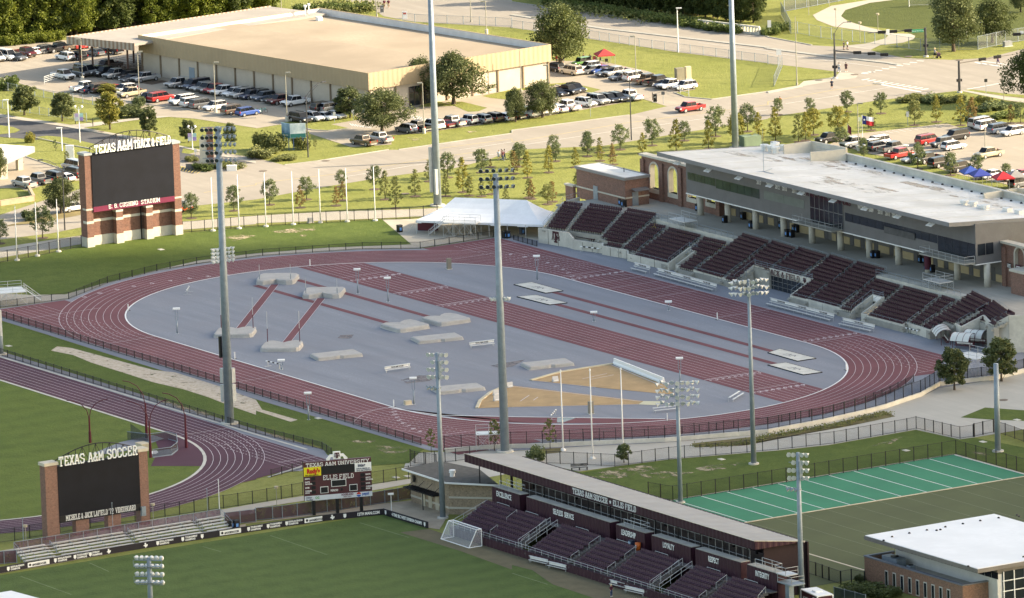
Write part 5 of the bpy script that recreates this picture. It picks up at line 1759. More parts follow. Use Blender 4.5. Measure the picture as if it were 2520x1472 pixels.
YT=['1 1 135 540 305 Y g','1 1 435 568 360 C r','1 1 497 488 272 Y g','1 1 787 548 365 C r','1 1 850 495 315 C r','1 1 838 360 205 Y g','1 1 1165 388 168 Y g','1 1 1268 488 215 C o','1 1 1370 575 275 C o','1 1 1562 456 200 C o','1 1 1700 310 110 C o','1 1 1882 272 40 Y g','1 1 1862 456 240 C o','1 1 2032 415 85 C y','1 1 2093 450 265 C o','1 1 2212 222 5 Y g','1 1 2215 458 290 C o','1 1 2317 435 250 C y','1 1 2300 170 90 C r','1 1 2450 520 360 C o','2 1 70 165 -50 Y g','2 1 152 275 20 C y','2 1 20 235 20 C r','2 1 362 222 -30 C y','2 1 428 112 -50 Y g','2 1 622 172 -20 C y','2 1 740 65 -110 Y g','2 1 865 108 -45 C y','2 1 990 145 -20 C r','2 1 165 470 285 C o','2 1 190 482 300 C r','2 1 350 535 345 Y o','2 1 398 510 315 C r','2 1 680 430 215 Y o','2 1 725 420 260 C y','2 0 410 1500 1340 Y g','2 0 740 1472 1300 Y g','2 0 860 1500 1355 C y','2 0 985 1530 1410 C r','2 0 1062 1470 1235 Y g','2 0 1280 1510 1310 C y','2 0 1376 1430 1180 Y g','2 0 1612 1490 1185 C y','2 0 1692 1382 1200 Y g','2 0 1930 1465 1190 C y','2 0 2000 1340 1060 Y g','2 0 2195 1400 1130 Y y','2 0 2312 1292 1035 Y g','2 0 2420 1425 1115 C y','2 0 75 1560 1425 Y g','3 0 75 1392 1075 C y','3 0 95 1130 975 Y g','3 0 300 1395 1130 C o','3 0 372 1382 1110 C y','3 0 447 1325 1080 Y y','3 0 410 1120 968 Y g','3 0 690 1340 1060 Y y','3 0 775 1100 900 Y g','3 0 1108 1115 918 Y g','3 0 1012 1282 1070 C o','3 0 1438 1230 1000 Y o','3 0 1652 1198 945 C y','3 0 1892 1232 945 C y','3 0 1998 1200 960 C r','3 0 2382 1210 1035 C r','3 0 2480 1210 1020 Y g','3 0 715 1450 1260 Y g','3 0 930 1500 1360 Y g','3 0 1470 1500 1400 Y g','3 1 938 80 -30 Y g','3 1 1470 188 -30 Y g','3 1 1792 250 40 Y g','3 1 2050 290 65 Y g','3 1 2335 310 145 Y g','0 1 1878 672 440 Y g','0 1 2298 598 365 Y g','0 1 420 865 575 Y g','0 1 0 920 690 Y g','0 1 1000 -40 -40 Y g']
rows_y=[]
for s_ in YT:
 q=s_.split()
 c,r,u,v,vt=int(q[0]),int(q[1]),*[float(x)for x in q[2:5]]
 if vt>=v-5:
  continue
 rows_y.append((tp(c,r,u,v),T(c,r,u,v),hgt(T(c,r,u,v),tp(c,r,u,vt)[1]),q[5],q[6]))
rows_y.sort(key=lambda a:a[0][0])
zone_of=lambda a:('beside the video board' if a[0][0]<640 else 'behind the white flagpoles' if a[0][0]<1010 else 'above the white tent' if a[0][0]<1420 else 'left of the arcade wall' if a[0][0]<1640 else 'behind the press box roof' if a[0][0]<1960 else 'by the state flag' if a[0][0]<2180 and a[0][1]<345 else 'along the right-hand car park')
cnt,tot_={},{}
for a in rows_y:
 k=(zone_of(a),a[3],a[4])
 tot_[k]=tot_.get(k,0)+1
rn=random.Random(11)
mring=M()
for i,(p2,p,h,kd,tn)in enumerate(rows_y):
 k=(zone_of((p2,)),kd,tn)
 cnt[k]=cnt.get(k,0)+1
 mt_,word=TONE[tn]
 form='round' if kd=='Y' else 'slender'
 if tot_[k]==1:
  lab='the only %s %s young tree %s'%(word,form,k[0])
 else:
  lab='%s %s %s tree from the left %s'%(ORD[cnt[k]-1],word,form,k[0])
 lib=YK if kd=='Y' else CK
 base_h=5.0 if kd=='Y' else 5.4
 plant(lib[i%4],lab,'young tree',p,h/base_h*1.02,rn.uniform(0,6.28),mt_,'young trees on the park lawn')
 n=10
 mring.prism([(p.x+(1.0+rn.uniform(-.1,.1))*math.cos(6.283*j/n),p.y+(1.0+rn.uniform(-.1,.1))*math.sin(6.283*j/n))for j in range(n)],0,.05)
tag(mring.build('mulch_beds',mulch),kind='structure')
for i,(s_,lab)in enumerate((('1 0 1940 1025 555 300 O','big spreading oak shading the sunny warehouse corner'),('1 0 1620 1010 600 190 O','dark oak left of the big spreading oak at the warehouse entrance'),('1 0 1240 1305 915 290 O','wide oak behind the bronze and silver pickups at the lot exit'),('1 0 925 1158 880 155 Y','round oak in front of the warehouse corner, left of the wide oak'),('2 0 475 650 95 320 O','tall dark oak behind the right end of the warehouse'),('2 0 300 1155 825 180 O','round oak over the white pickups in the front parking row'),('2 0 35 1198 890 125 O','oak left of its twin over the front parking row'),('3 0 1820 506 -60 280 O','tall oak behind the traffic signal with the green street sign'),('3 0 2200 420 30 230 O','dark oak right of the tall oak behind the wire fence'),('3 0 2620 1010 480 290 O','dark oak crown at the right edge beside the car park'),('3 0 2480 120 -120 130 O','oak crown cut by the top right corner'),('0 0 240 1130 845 150 Y','leftmost oak along the west street fence'),('0 0 612 1192 925 125 Y','second oak along the west street fence'),('0 0 1080 1272 920 140 Y','third oak along the west street, below a lime green bush'),('0 0 1463 1335 1080 100 Y','fourth oak along the west street, above the video board'),('0 0 1850 1398 1190 90 Y','small oak beside a bannered lamp right of the video board'),('0 0 2265 1430 1215 70 Y','small oak behind the lamps of the left light tower'),('0 1 600 625 305 175 O','wide oak left of the brick video board'),('0 1 -20 330 -50 90 O','oak at the left edge beside the pavilion'),('0 0 1050 930 830 120 Y','lime green bushy tree over the tan pickup'),('0 1 420 870 575 80 Y',''),('1 0 1060 1500 1350 60 Y',''))):
 if not lab:
  continue
 q=s_.split()
 c,r,u,v,vt,hw=int(q[0]),int(q[1]),*[float(x)for x in q[2:6]]
 p=T(c,r,u,v)
 h=hgt(p,tp(c,r,u,vt)[1])
 w=span(hw*.2508,p)
 if q[6]=='O':
  k,bh_,bw_=OK_[i%3],9.0,5.2
 else:
  k,bh_,bw_=DK[i%3],5.0,1.6
 t=plant(k,lab,'tree',p,w/bw_*.95,i*1.7,lf_oak if 'dark' in lab else(lf_yel if 'lime' in lab else lf_live),'oaks around the car parks',h/bh_)
rn=random.Random(23)
wood=[]
for k in range(15):
 wood.append(T(0,0,-120+k*62+rn.uniform(-20,20),425-k*6+rn.uniform(-8,8)))
for k in range(46):
 wood.append(T(0,0,-200+k*62+rn.uniform(-30,30),330-max(0,k-12)*6.5+rn.uniform(-25,25)))
for k in range(26):
 wood.append(T(0,0,-200+k*110+rn.uniform(-30,30),215-max(0,k-10)*7+rn.uniform(-25,25)))
for k in range(30):
 wood.append(T(2,0,440+k*66+rn.uniform(-25,25),10+k*7.3+rn.uniform(-14,8)))
for k in range(24):
 wood.append(T(2,0,200+k*95+rn.uniform(-25,25),-60+k*8+rn.uniform(-20,10)))
wl=[(px(p)[0],p)for p in wood]
wl.sort(key=lambda a:a[0])
wz,wc_,wt_={},{},{}
zz=lambda x,y:'behind the far left car row' if x<165 else 'behind the shed roof' if x<480 else 'behind the warehouse roof' if x<1150 else 'beyond the far road' if x<1720 else 'above the concrete bridge rail'
kinds=[]
for i,(x,p)in enumerate(wl):
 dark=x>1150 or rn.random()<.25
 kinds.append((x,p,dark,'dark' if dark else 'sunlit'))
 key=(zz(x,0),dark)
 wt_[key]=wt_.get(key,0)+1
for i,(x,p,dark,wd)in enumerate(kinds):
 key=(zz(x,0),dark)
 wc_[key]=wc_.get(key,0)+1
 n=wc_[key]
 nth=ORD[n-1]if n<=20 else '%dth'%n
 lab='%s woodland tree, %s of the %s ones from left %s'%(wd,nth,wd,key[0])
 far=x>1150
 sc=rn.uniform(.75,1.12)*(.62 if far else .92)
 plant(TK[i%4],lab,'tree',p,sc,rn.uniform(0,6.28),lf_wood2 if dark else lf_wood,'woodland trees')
bru=[shrub_mesh('brush%d'%i,2.2,1.8,2.2,1500,.2,200+i)for i in range(2)]
for b in bru:
 b.materials.append(None)
def shrub(name,lab,p,sx,sy,sz,mt,group=None,rz=0.0,k=0):
 o=link(name,bru[k%2],None,p,rz)
 o.scale=(sx,sy,sz)
 o.material_slots[0].link='OBJECT'
 o.material_slots[0].material=mt
 return tag(o,lab,'shrub',group)
brush_sp=[T(0,0,-40+k*55,450-k*5)for k in range(12)]+[T(1,0,480+k*62,120-k*1)for k in range(10)]+[T(2,0,380+k*85,45+k*13.2)for k in range(22)]+[T(3,0,20+k*45,340-k*20)for k in range(3)]
for i,p in enumerate(brush_sp):
 x=px(p)[0]
 g=0 if i<12 else 1 if i<22 else 2 if i<44 else 3
 n=i-(0,12,22,44)[g]
 lab='%s clump of brush from the left %s'%(ORD[n]if n<20 else '%dth'%(n+1),('at the wood edge behind the far left cars','in the reed bank behind the warehouse roof vents','on the bank beyond the far road','by the corner of the wire fence top right')[g])
 shrub('brush',lab,p,1.0,1.0,.8 if g else .95,lf_brush if g else lf_wood,'brush along the woodland edge',i*1.1,i)
for(q,sx,sy,sz,mt_,lab)in(('1 0 2300 900',2.9,1.0,.95,lf_live,'clipped dark hedge along the sunny warehouse wall'),('1 0 1640 1000',.8,.8,.8,lf_live,'dark bush beside the warehouse entrance'),('1 0 1840 975',.7,.7,.7,lf_olive,'pale green bush left of the big oak trunk'),('0 0 1290 1150',2.4,1.2,1.1,lf_live,'long green hedge beside the west street drive'),('0 0 1360 1050',.8,.8,1.0,lf_green,'small bush above the long green hedge'),('0 0 60 880',1.2,1.1,1.3,lf_brush,'bush at the left edge above the wire fence'),('0 1 285 685',.9,.8,.85,lf_green,'round bright green bush left of the brick video board'),('3 3 910 1420',1.5,1.2,.8,lf_oak,'larger dark shrub against the corner of the brick hall'),('3 3 1130 1460',1.2,1.0,.8,lf_oak,'second dark shrub under the narrow windows of the brick hall'),('3 3 905 1310',.4,.4,.5,lf_oak,'small dark shrub by the wire fence at the brick hall'),('3 0 1450 1000',1.6,1.2,.7,lf_olive,'leftmost bush round the ditch by the crossing'),('3 0 1620 1010',1.5,1.2,.8,lf_green,'second bush round the ditch by the crossing'),('3 0 1800 1000',1.4,1.2,.6,lf_olive,'third bush round the ditch by the crossing'),('3 0 2100 1060',1.6,1.3,.9,lf_yel,'yellow green reed clump by the ditch near the white vans'),('3 0 2220 1080',1.6,1.3,.8,lf_green,'green clump behind the white vans'),('3 0 2080 1180',1.6,1.0,.5,lf_green,'low green shrub left of the white vans'),('3 0 2330 1160',1.8,1.0,.6,lf_brush,'low shrub right of the white vans'),('1 1 60 60',2.0,1.3,.8,lf_olive,'low shrub bed under the campus billboard'),('1 1 300 100',1.2,1.0,.5,lf_olive,'low shrub right of the campus billboard'),('0 1 1980 190',1.5,1.0,.55,lf_brush,'shrubs along the left of the brick gateway sign'),('0 1 2250 180',1.5,1.0,.55,lf_olive,'shrubs right of the brick gateway sign'),('2 3 250 120',.8,.8,1.1,lf_green,'leafy bush behind the soccer stand roof'),('0 1 1880 110',.6,.6,.5,lf_olive,'shrub growing on the grey planter wall of the gateway sign'),('1 0 60 1470',1.1,1.0,1.6,lf_olive,'crape myrtle clump left of the campus billboard'),('1 0 220 1480',.9,.9,1.5,lf_olive,'crape myrtle clump just left of the billboard posts'),('1 0 440 1460',.9,.9,1.5,lf_olive,'crape myrtle clump right of the billboard'),('0 0 300 1400',.5,.5,.9,lf_yel,'yellow shrub on the island beside the pavilion roof')):
 c,r,u,v=q.split()
 shrub('shrub',lab,T(int(c),int(r),float(u),float(v)),sx,sy,sz,mt_,'shrubs and hedges',hash(q)%7 if False else len(lab),len(lab))
for(q,kd,mt_,lab)in(('3 2 1830 885 495 G',0,lf_live,'round pale-stemmed tree at the plaza end of the track'),('3 2 2290 800 390 G',1,lf_live,'tree on the plaza at the right edge before the concrete wall'),('2 2 375 1460 1170 S',0,lf_olive,'sparse sapling in the bed left of three flagpoles'),('1 2 2340 1480 1170 S',1,lf_olive,'sparse sapling beside the tall central light tower'),('1 2 1720 1500 1265 S',0,lf_olive,'sparse sapling at the fence corner left of the round lamp tower'),('2 3 1098 145 -40 G',2,lf_green,'small bushy evergreen behind the fence over the soccer roof'),('0 1 545 10 -100 S',0,lf_green,'thin young tree beside the lamp post left of the video board'),('0 1 655 165 10 S',1,lf_olive,'thin young tree in front of the white bank sign'),('1 0 580 1470 1360 S',1,lf_olive,'thin sapling right of the billboard'),('0 1 560 -10 -90 S',1,lf_green,'')):
 if not lab:
  continue
 c,r,u,v,vt,k=q.split()
 p=T(int(c),int(r),float(u),float(v))
 h=hgt(p,tp(int(c),int(r),float(u),float(vt))[1])
 if k=='G':
  plant(DK[kd],lab,'tree',p,h/5.0*1.25,kd*2.0,mt_,'single trees by the stadium',h/5.0)
 else:
  plant(SPR[kd],lab,'tree',p,h/4.6,kd*2.0,mt_,'single trees by the stadium')
tg=M()
rn=random.Random(31)
P=TS('3 2 1200 1120 960 1165 700 1235 400 1285 0 1345/2 2 2350 1410 2000 1440 1800 1440')
for i in range(len(P)-1):
 n=int((P[i+1]-P[i]).length*34)
 for _ in range(n):
  p=P[i].lerp(P[i+1],rn.random())+Vector((rn.gauss(0,.55),rn.gauss(0,.8),rn.random()*.55))
  leafquad(tg,p,.17,rn)
for q in('1 0 600 60 1100 90','1 0 640 110 1050 130','2 0 400 70 800 120','2 0 800 120 1500 215'):
 P=TS(q)
 for _ in range(900):
  p=P[0].lerp(P[1],rn.random())+Vector((rn.gauss(0,1.2),rn.gauss(0,2.5),rn.random()*1.3))
  leafquad(tg,p,.3,rn)
o=tg.build('tall_grass',lf_olive)
tag(o,'unmown tall grass along the retaining wall and road bank','grass',kind='stuff')
# VEHICLES
def paint(name,c,met=0.0):
 return mat('car_paint_'+name,c,.3,.04,.4,2,met,spec=.5,coat=.6)
PAINT={'w':('white',paint('white',(.78,.78,.77))),'s':('silver',paint('silver',(.42,.43,.43),.35)),'g':('grey',paint('grey',(.13,.135,.14),.2)),'k':('black',paint('black',(.012,.012,.014))),'b':('blue',paint('blue',(.03,.085,.30))),'n':('navy',paint('navy',(.018,.026,.06))),'r':('red',paint('red',(.36,.022,.022))),'d':('dark red',paint('dark_red',(.11,.014,.016))),'o':('bronze',paint('bronze',(.13,.095,.07),.2)),'t':('tan',paint('tan',(.42,.35,.23))),'c':('cream',paint('cream',(.60,.54,.44))),'e':('green',paint('green',(.08,.22,.05))),'y':('blue-grey',paint('blue_grey',(.10,.13,.18),.2))}
carglass=glassy('car_glass',(.008,.010,.013),.12)
carglass.node_tree.nodes['Principled BSDF'].inputs['Specular IOR Level'].default_value=.18
tyre_m=mat('tyre_rubber',(.014,.014,.014),.85,.1)
rim_m=mat('wheel_rim',(.42,.43,.44),.3,.08,metal=.6)
lamp_f=mat('headlamp_lens',(.75,.76,.76),.15,.05)
lamp_r=mat('tail_lamp_lens',(.30,.012,.014),.25,.05)
trim_m=mat('dark_trim',(.02,.02,.021),.6,.1)
def ringx(x,hw,z0,zs,z1,c=.12):
 """one cross-section of a body shell: sill z0, shoulder zs, top z1"""
 return[(x,-hw+.08,z0),(x,-hw,z0+.12),(x,-hw,zs),(x,-hw+c,z1),(x,hw-c,z1),(x,hw,zs),(x,hw,z0+.12),(x,hw-.08,z0)]
def make_car(kind):
 root=thing({'S':'sedan_car','U':'sport_utility_car','B':'large_utility_car','P':'pickup_truck','V':'passenger_van','J':'open_jeep'}[kind],'car','car')
 if kind=='S':
  L,W_,H,wb=4.8,.91,1.45,1.4
  hull=[(-2.4,.78,.45,.72,.86),(-2.25,.88,.3,.8,.98),(-1.4,.91,.25,.86,1.0),(.9,.91,.25,.84,.98),(1.7,.9,.25,.75,.88),(2.25,.84,.28,.62,.76),(2.4,.72,.38,.55,.66)]
  cab=[(-2.0,.98,-1.15,1.42),(1.25,.95,.35,1.45)]
 elif kind=='U':
  L,W_,H,wb=4.75,.94,1.72,1.38
  hull=[(-2.37,.84,.45,.85,1.0),(-2.25,.92,.32,.92,1.08),(.9,.94,.3,.92,1.08),(1.75,.92,.3,.85,1.0),(2.25,.86,.32,.7,.86),(2.38,.76,.42,.62,.76)]
  cab=[(-2.28,1.05,-1.95,1.68),(1.3,1.05,.45,1.72)]
 elif kind=='B':
  L,W_,H,wb=5.3,1.0,1.9,1.5
  hull=[(-2.65,.9,.5,.95,1.1),(-2.55,.98,.36,1.02,1.18),(1.1,1.0,.34,1.02,1.18),(2.0,.98,.34,.98,1.14),(2.5,.93,.38,.85,1.04),(2.65,.84,.48,.72,.9)]
  cab=[(-2.58,1.15,-2.35,1.86),(1.45,1.15,.75,1.9)]
 elif kind=='V':
  L,W_,H,wb=5.6,1.0,2.1,1.7
  hull=[(-2.8,.92,.5,1.1,1.25),(-2.7,.99,.36,1.15,1.3),(1.5,1.0,.34,1.1,1.25),(2.3,.98,.34,.98,1.12),(2.7,.9,.4,.8,.95),(2.8,.82,.5,.7,.82)]
  cab=[(-2.75,1.27,-2.6,2.06),(2.05,1.15,1.2,2.1)]
 elif kind=='J':
  L,W_,H,wb=4.1,.86,1.82,1.2
  hull=[(-2.0,.8,.5,1.0,1.1),(-1.95,.84,.42,1.02,1.14),(.6,.86,.42,1.02,1.14),(1.5,.78,.44,.98,1.1),(1.95,.72,.48,.9,1.0),(2.02,.68,.5,.85,.95)]
  cab=[(-1.92,1.12,-1.85,1.8),(.85,1.1,.55,1.82)]
 else:
  L,W_,H,wb=5.8,1.0,1.92,1.75
  hull=[(-1.0,.98,.5,1.0,1.16),(-.95,1.0,.42,1.02,1.18),(1.4,1.0,.42,1.02,1.18),(2.2,.98,.42,.98,1.16),(2.7,.94,.44,.9,1.1),(2.9,.86,.52,.78,.98)]
  cab=[(-.95,1.15,-.72,1.88),(1.75,1.15,1.05,1.92)]
 m=M()
 m.loft([ringx(*h)for h in hull])
 (x0,z0,x0t,z0t),(x1,z1,x1t,z1t)=cab
 hw,ht=W_-.07,W_-.22
 base=[(x0,-hw,z0-.08),(x1,-hw,z1-.08),(x1,hw,z1-.08),(x0,hw,z0-.08)]
 top=[(x0t,-ht,z0t),(x1t,-ht,z1t),(x1t,ht,z1t),(x0t,ht,z0t)]
 mid=[((a[0]*.08+b[0]*.92),(a[1]*.06+b[1]*.94),(a[2]*.06+b[2]*.94)-.02)for a,b in zip(base,top)]
 m.loft([base,mid,[(a[0]*.96,a[1]*.9,a[2]+.02)for a in top]])
 if kind=='P':
  for y in(-1,1):
   m.box(-2.85,min(y*.99,y*.85),.5,-.98,max(y*.99,y*.85),1.14)
  m.box(-2.9,-.97,.52,-2.78,.97,1.12)
  m.box(-2.8,-.86,.48,-.98,.86,.72)
 m.build('body',PAINT['w'][1],root)
 if kind=='P':
  M().box(-2.76,-.84,.722,-1.0,.84,.76).build('bed_liner',trim_m,root)
 def lerp(a,b,t):
  return Vector(a).lerp(Vector(b),t)
 def pane(nm,a,b,c,d,off,i0=.06,i1=.95,s=.03):
  q=[lerp(lerp(a,b,s),lerp(d,c,s),i0),lerp(lerp(a,b,1-s),lerp(d,c,1-s),i0),lerp(lerp(a,b,1-s),lerp(d,c,1-s),i1),lerp(lerp(a,b,s),lerp(d,c,s),i1)]
  o=Vector(off)
  M().add([p+o*.02 for p in q]+[p+o*.012 for p in q],[(0,1,2,3),(7,6,5,4)]).build(nm,carglass,root)
 e=.12
 pane('windscreen',base[1],base[2],top[2],top[1],(1,0,.6),.06,.97,.03)
 pane('rear_window',base[3],base[0],top[0],top[3],(-1,0,.5),.2 if kind!='S' else .06,.95,.05)
 n=2 if kind in 'SPJ' else 3
 for y,(a,b,c,d)in((-1,(base[0],base[1],top[1],top[0])),(1,(base[2],base[3],top[3],top[2]))):
  for k in range(n):
   t0,t1=k/n,(k+1)/n
   aa,bb=lerp(a,b,t0),lerp(a,b,t1)
   dd,cc=lerp(d,c,t0),lerp(d,c,t1)
   pane('side_window',aa,bb,cc,dd,(0,y,.3),.14,.95,.03)
 wr=.33 if kind=='S' else .37 if kind in 'UV' else .42
 wm_=M()
 for i in range(2):
  pass
 for sx in(-wb,wb):
  for sy in(-1,1):
   t=M()
   y=sy*(W_-.10)
   t.tube((0,-.12,0),(0,.12,0),wr,wr,14)
   w=t.build('wheel',tyre_m,root)
   w.location=(sx,y,wr)
   r=M().tube((0,sy*.121,0),(0,sy*.135,0),wr*.66,wr*.6,10)
   r.build('rim',rim_m,w)
 xf=hull[-1][0]
 xr=-2.92 if kind=='P' else hull[0][0]
 hz=hull[-2][3]+.02
 for sy in(-1,1):
  h=M().box(xf-.22,sy*hull[-1][1]-.17,hz-.1,xf-.02+.06,sy*hull[-1][1]+.10,hz+.08)
  h.build('headlight',lamp_f,root)
  tz=.85 if kind=='P' else hull[1][3]-.12
  t=M().box(xr-.02,sy*.84-.09,tz,xr+.16,sy*.84+.09,tz+.3)
  t.build('tail_light',lamp_r,root)
 M().box(xf-.05,-hull[-1][1]+.2,hull[-1][2],xf+.03,hull[-1][1]-.2,hull[-1][4]-.12).build('grille',trim_m,root)
 M().box(xr-.06,-.72,.42,xr+.1,.72,.62).build('bumper',trim_m if kind in 'UVJ' else rim_m,root)
 if kind in 'UB':
  rr=M()
  for sy in(-1,1):
   rr.bar((x0t+.2,sy*(ht-.1),z0t+.06),(x1t-.2,sy*(ht-.1),z1t+.06),.05,.05)
  rr.build('roof_rack',trim_m,root)
 return root
PROTO={k:make_car(k)for k in 'SUBPVJ'}
USED=set()
WX=Vector((69.3,10.3,0)).normalized()
WY=Vector((-4.6,43,0)).normalized()
HEAD={'a':math.atan2(WX.y,WX.x),'b':math.atan2(-WX.y,-WX.x),'c':math.atan2(WY.y,WY.x),'d':math.atan2(-WY.y,-WY.x)}
TN={'S':'sedan','U':'crossover','B':'large SUV','P':'pickup','V':'van','J':'open-top jeep'}
ROWS=[('along the woodland','0 0','-60 590 Vwa;65 575 Vwa;165 580 Sga;250 545 Pda;365 525 Swc;465 510 Ugc;575 500 Pkc;725 480 Poc;825 468 Src;910 455 Uwc'),('by the shed posts','0 0','640 580 Uwb;760 575 Ukb'),('under the open shed roof','0 0','930 535 Sgb;1090 515 Pkb'),('left of the warehouse corner','0 0','620 765 Pwa;775 740 Pga;840 725 Vsa;965 710 Sga;1065 670 Pgd;1050 735 Pkd;1150 755 Psd;1250 765 Ukd;1290 790 Sgd;1430 790 Psd'),('in the row behind the lime bush','0 0','830 885 Pwc;905 900 Snc;1005 895 Boc;1100 895 Srd;1225 900 Uwd;1290 940 Ptd'),('in the lower lot row','0 0','1450 985 Und;1580 985 Brc;1790 1015 Bwd;1900 1035 Bwc;1990 1050 Bgc;2110 1070 Uwd;2300 1110 Boc;2430 1125 Ubc'),('along the shaded warehouse wall','0 0','1760 845 Psd;1840 850 Skd;1930 865 Vnd;1985 880 Usd;2065 895 Pgd;2135 905 Prd;2210 920 Pwd;2300 935 Uwd;2380 950 Bsd;2465 960 Und;2535 955 Ugd;2590 975 Uyd;2692 995 Skd;2765 1010 Pdd;2900 1025 Pwd'),('by the shaded end door','1 0','665 1085 Bkc;750 1085 Bsc;880 1080 Ukc'),('on the round island','1 0','435 1190 Bka;565 1175 Uwa;680 1165 Swa;785 1150 Swa'),('at the lot exit below the wide oak','1 0','1055 1415 Pob;1220 1385 Psb'),('in the front row facing the road','1 0','1475 1290 Uyb;1595 1272 Pkb;1735 1255 Bwb;1845 1240 Sdb;1930 1225 Psb;2085 1208 Jwb;2210 1195 Usb;2320 1180 Uob;2440 1170 Swb;2540 1155 Skb;2650 1135 Pwb;2755 1120 Uwb;2860 1105 Uwb;2960 1090 Swb;3062 1070 Pwb'),('in the front row past the oaks','2 0','725 1035 Uwa;845 1012 Bsa;945 995 Uka;1035 985 Uka;1160 970 Pwb'),('beside the grass tongue','2 0','450 930 Ska;540 915 Pka;625 895 Uka'),('in the upper sunny row','2 0','420 690 Ukb;580 722 Bcb;680 645 Jed;755 680 Uwd;775 710 Sgd;880 705 Sbd;930 735 Sgd;1030 735 Psd;1060 775 Sgd;1215 780 Bwc;1320 810 Poc;1430 825 Pkc;1500 850 Snd;1565 860 Pwd;1700 870 Uwd'),('in the car park near the crossing','3 0','2100 1245 Vsc;2165 1262 Bwc;2285 1295 Byc;2400 1318 Uwd;1580 1405 Brc;1840 1365 Bkd;1700 1435 Jgd;1820 1460 Uwc'),('along the lawn behind the press box','3 0','610 1390 Pkd;850 1430 Psd;990 1450 Uwd;1065 1425 Bwd;1090 1465 Ugc;1225 1480 Pgc'),('behind the press box parapet','3 1','1290 72 Prc;1430 110 Ssd;1570 115 Pkd;1700 155 Bkc;1890 200 Bkc;1990 205 Ukd;2190 265 Swd;2410 285 Uwc;2470 265 Srd;2480 355 Ugc;2170 65 Ptd;1210 45 Pgc' if False else '1290 72 Prc;1430 110 Ssd;1570 115 Pkd;1700 155 Bkc;1890 200 Bkc;2190 265 Swd;2410 285 Uwc;2480 262 Srd;2480 355 Ugc;2170 65 Ptd'),('left of the brick video board','0 1','240 355 Psb;385 320 Pgb;520 295 Bkb;640 295 Swb;715 255 Bkb;725 190 Vsb'),('behind the oak by the video board','0 1','720 590 Uwc'),]
LABS={}
for place,cr_,items in ROWS:
 c,r=[int(x)for x in cr_.split()]
 L=[]
 for it in items.split(';'):
  u,v,k=it.split()
  L.append((float(u),float(v),k[0],k[1],k[2]))
 L.sort()
 nm=['%s %s'%(PAINT[q[3]][0],TN[q[2]])for q in L]
 for i,q in enumerate(L):
  if nm.count(nm[i])==1:
   lab='the only %s %s'%(nm[i],place)
  else:
   tot=nm.count(nm[i])
   idx=nm[:i+1].count(nm[i])-1
   pos={2:('left-hand','right-hand'),3:('leftmost','middle','rightmost')}.get(tot,ORD)[idx]
   if i>0 and sum(1 for j in range(len(L))if nm[j]==nm[i]and j>0 and nm[j-1]==nm[i-1])==1 and nm[i-1]!=nm[i]:
    lab='%s right of a %s %s'%(nm[i],nm[i-1],place)
   elif i<len(L)-1 and sum(1 for j in range(len(L)-1)if nm[j]==nm[i]and nm[j+1]==nm[i+1])==1 and nm[i+1]!=nm[i]:
    lab='%s left of a %s %s'%(nm[i],nm[i+1],place)
   else:
    lab='%s %s %s'%(pos,nm[i],place)
  p=T(c,r,q[0],q[1]+10)
  h=HEAD[q[4]]+random.uniform(-.05,.05)
  grp='vehicles parked around the warehouse and stadium'
  pc=PAINT[q[3]][1]
  root=PROTO[q[2]]
  if q[2]not in USED:
   USED.add(q[2])
   o=root
   dup_later=True
   KIDS.pop(root.name,None)
   tree={}
   def walk(x):
    tree[x.name]=list(x.children)
    for ch in x.children:
     walk(ch)
   walk(root)
   KIDS[root.name]=tree
   o['label']=lab
   o['group']=grp
   o.location=p
   o.rotation_euler=(0,0,h)
   for ch in o.children:
    if ch.name.split('.')[0]=='body':
     ch.material_slots[0].link='OBJECT'
     ch.material_slots[0].material=pc
  else:
   o=dup(root,lab,p,h,grp,{'body':pc})
  o['category']=TN[q[2]]if q[2]not in 'SUB' else 'car'
o=dup(PROTO['P'],'red pickup driving along the road past the park trees',T(2,0,1750,1095),HEAD['d']-.04,None,{'body':PAINT['r'][1]})
o['category']='pickup'
if 'group' in o:
 del o['group']
ut=thing('utility_cart','small orange utility cart with grey cab behind the right pier of the video board','cart',T(0,1,1815,605),HEAD['c'])
M().box(-1.5,-.6,.35,1.5,.6,.75).box(-1.5,-.6,.75,-.2,.6,.95).build('chassis',paint('orange',(.42,.07,.02)),ut)
M().box(-.2,-.6,.76,1.0,.6,1.9).build('cab',mat('grey_cab',(.28,.29,.3),.6),ut)
for x in(-1,1):
 for y in(-.6,.6):
  w=M().tube((0,-.1,0),(0,.1,0),.32,.32,12).build('wheel',tyre_m,ut)
  w.location=(x,y,.32)
tl=thing('team_trailer','white-roofed maroon team trailer lettered AGGIES at the bottom of the photo','trailer',at(*tp(3,3,500,1620),0),math.radians(-8))
M().box(-3.2,-1.2,.5,2.2,1.2,2.9).build('body',maroon,tl)
M().box(-3.25,-1.25,2.903,2.25,1.25,3.05).build('roof',letter_w,tl)
M().box(-1,-.5,3.053,.2,.5,3.25).build('roof_unit',letter_w,tl)
for x,y in((-3.2,-1.2),(2.2,-1.2),(2.2,1.2)):
 M().box(x-.08,y-.08,.5,x+.08,y+.08,2.9).build('corner_post',letter_w,tl)
for x in(-1.6,-.7):
 for y in(-1.15,1.15):
  w=M().tube((0,-.12,0),(0,.12,0),.38,.38,12).build('wheel',tyre_m,tl)
  w.location=(x,y,.38)
def loctxt(par,s_,o,ux,uz,size,mt,**k):
 a=txt('lettering',s_,Vector(o)+par.location,ux,uz,size,mt,par,**k)
 return a
loctxt(tl,'AGGIES',(-2.6,-1.24,1.7),(1,0,0),(0,0,1),.7,letter_w,bold=.02,sx=.8)
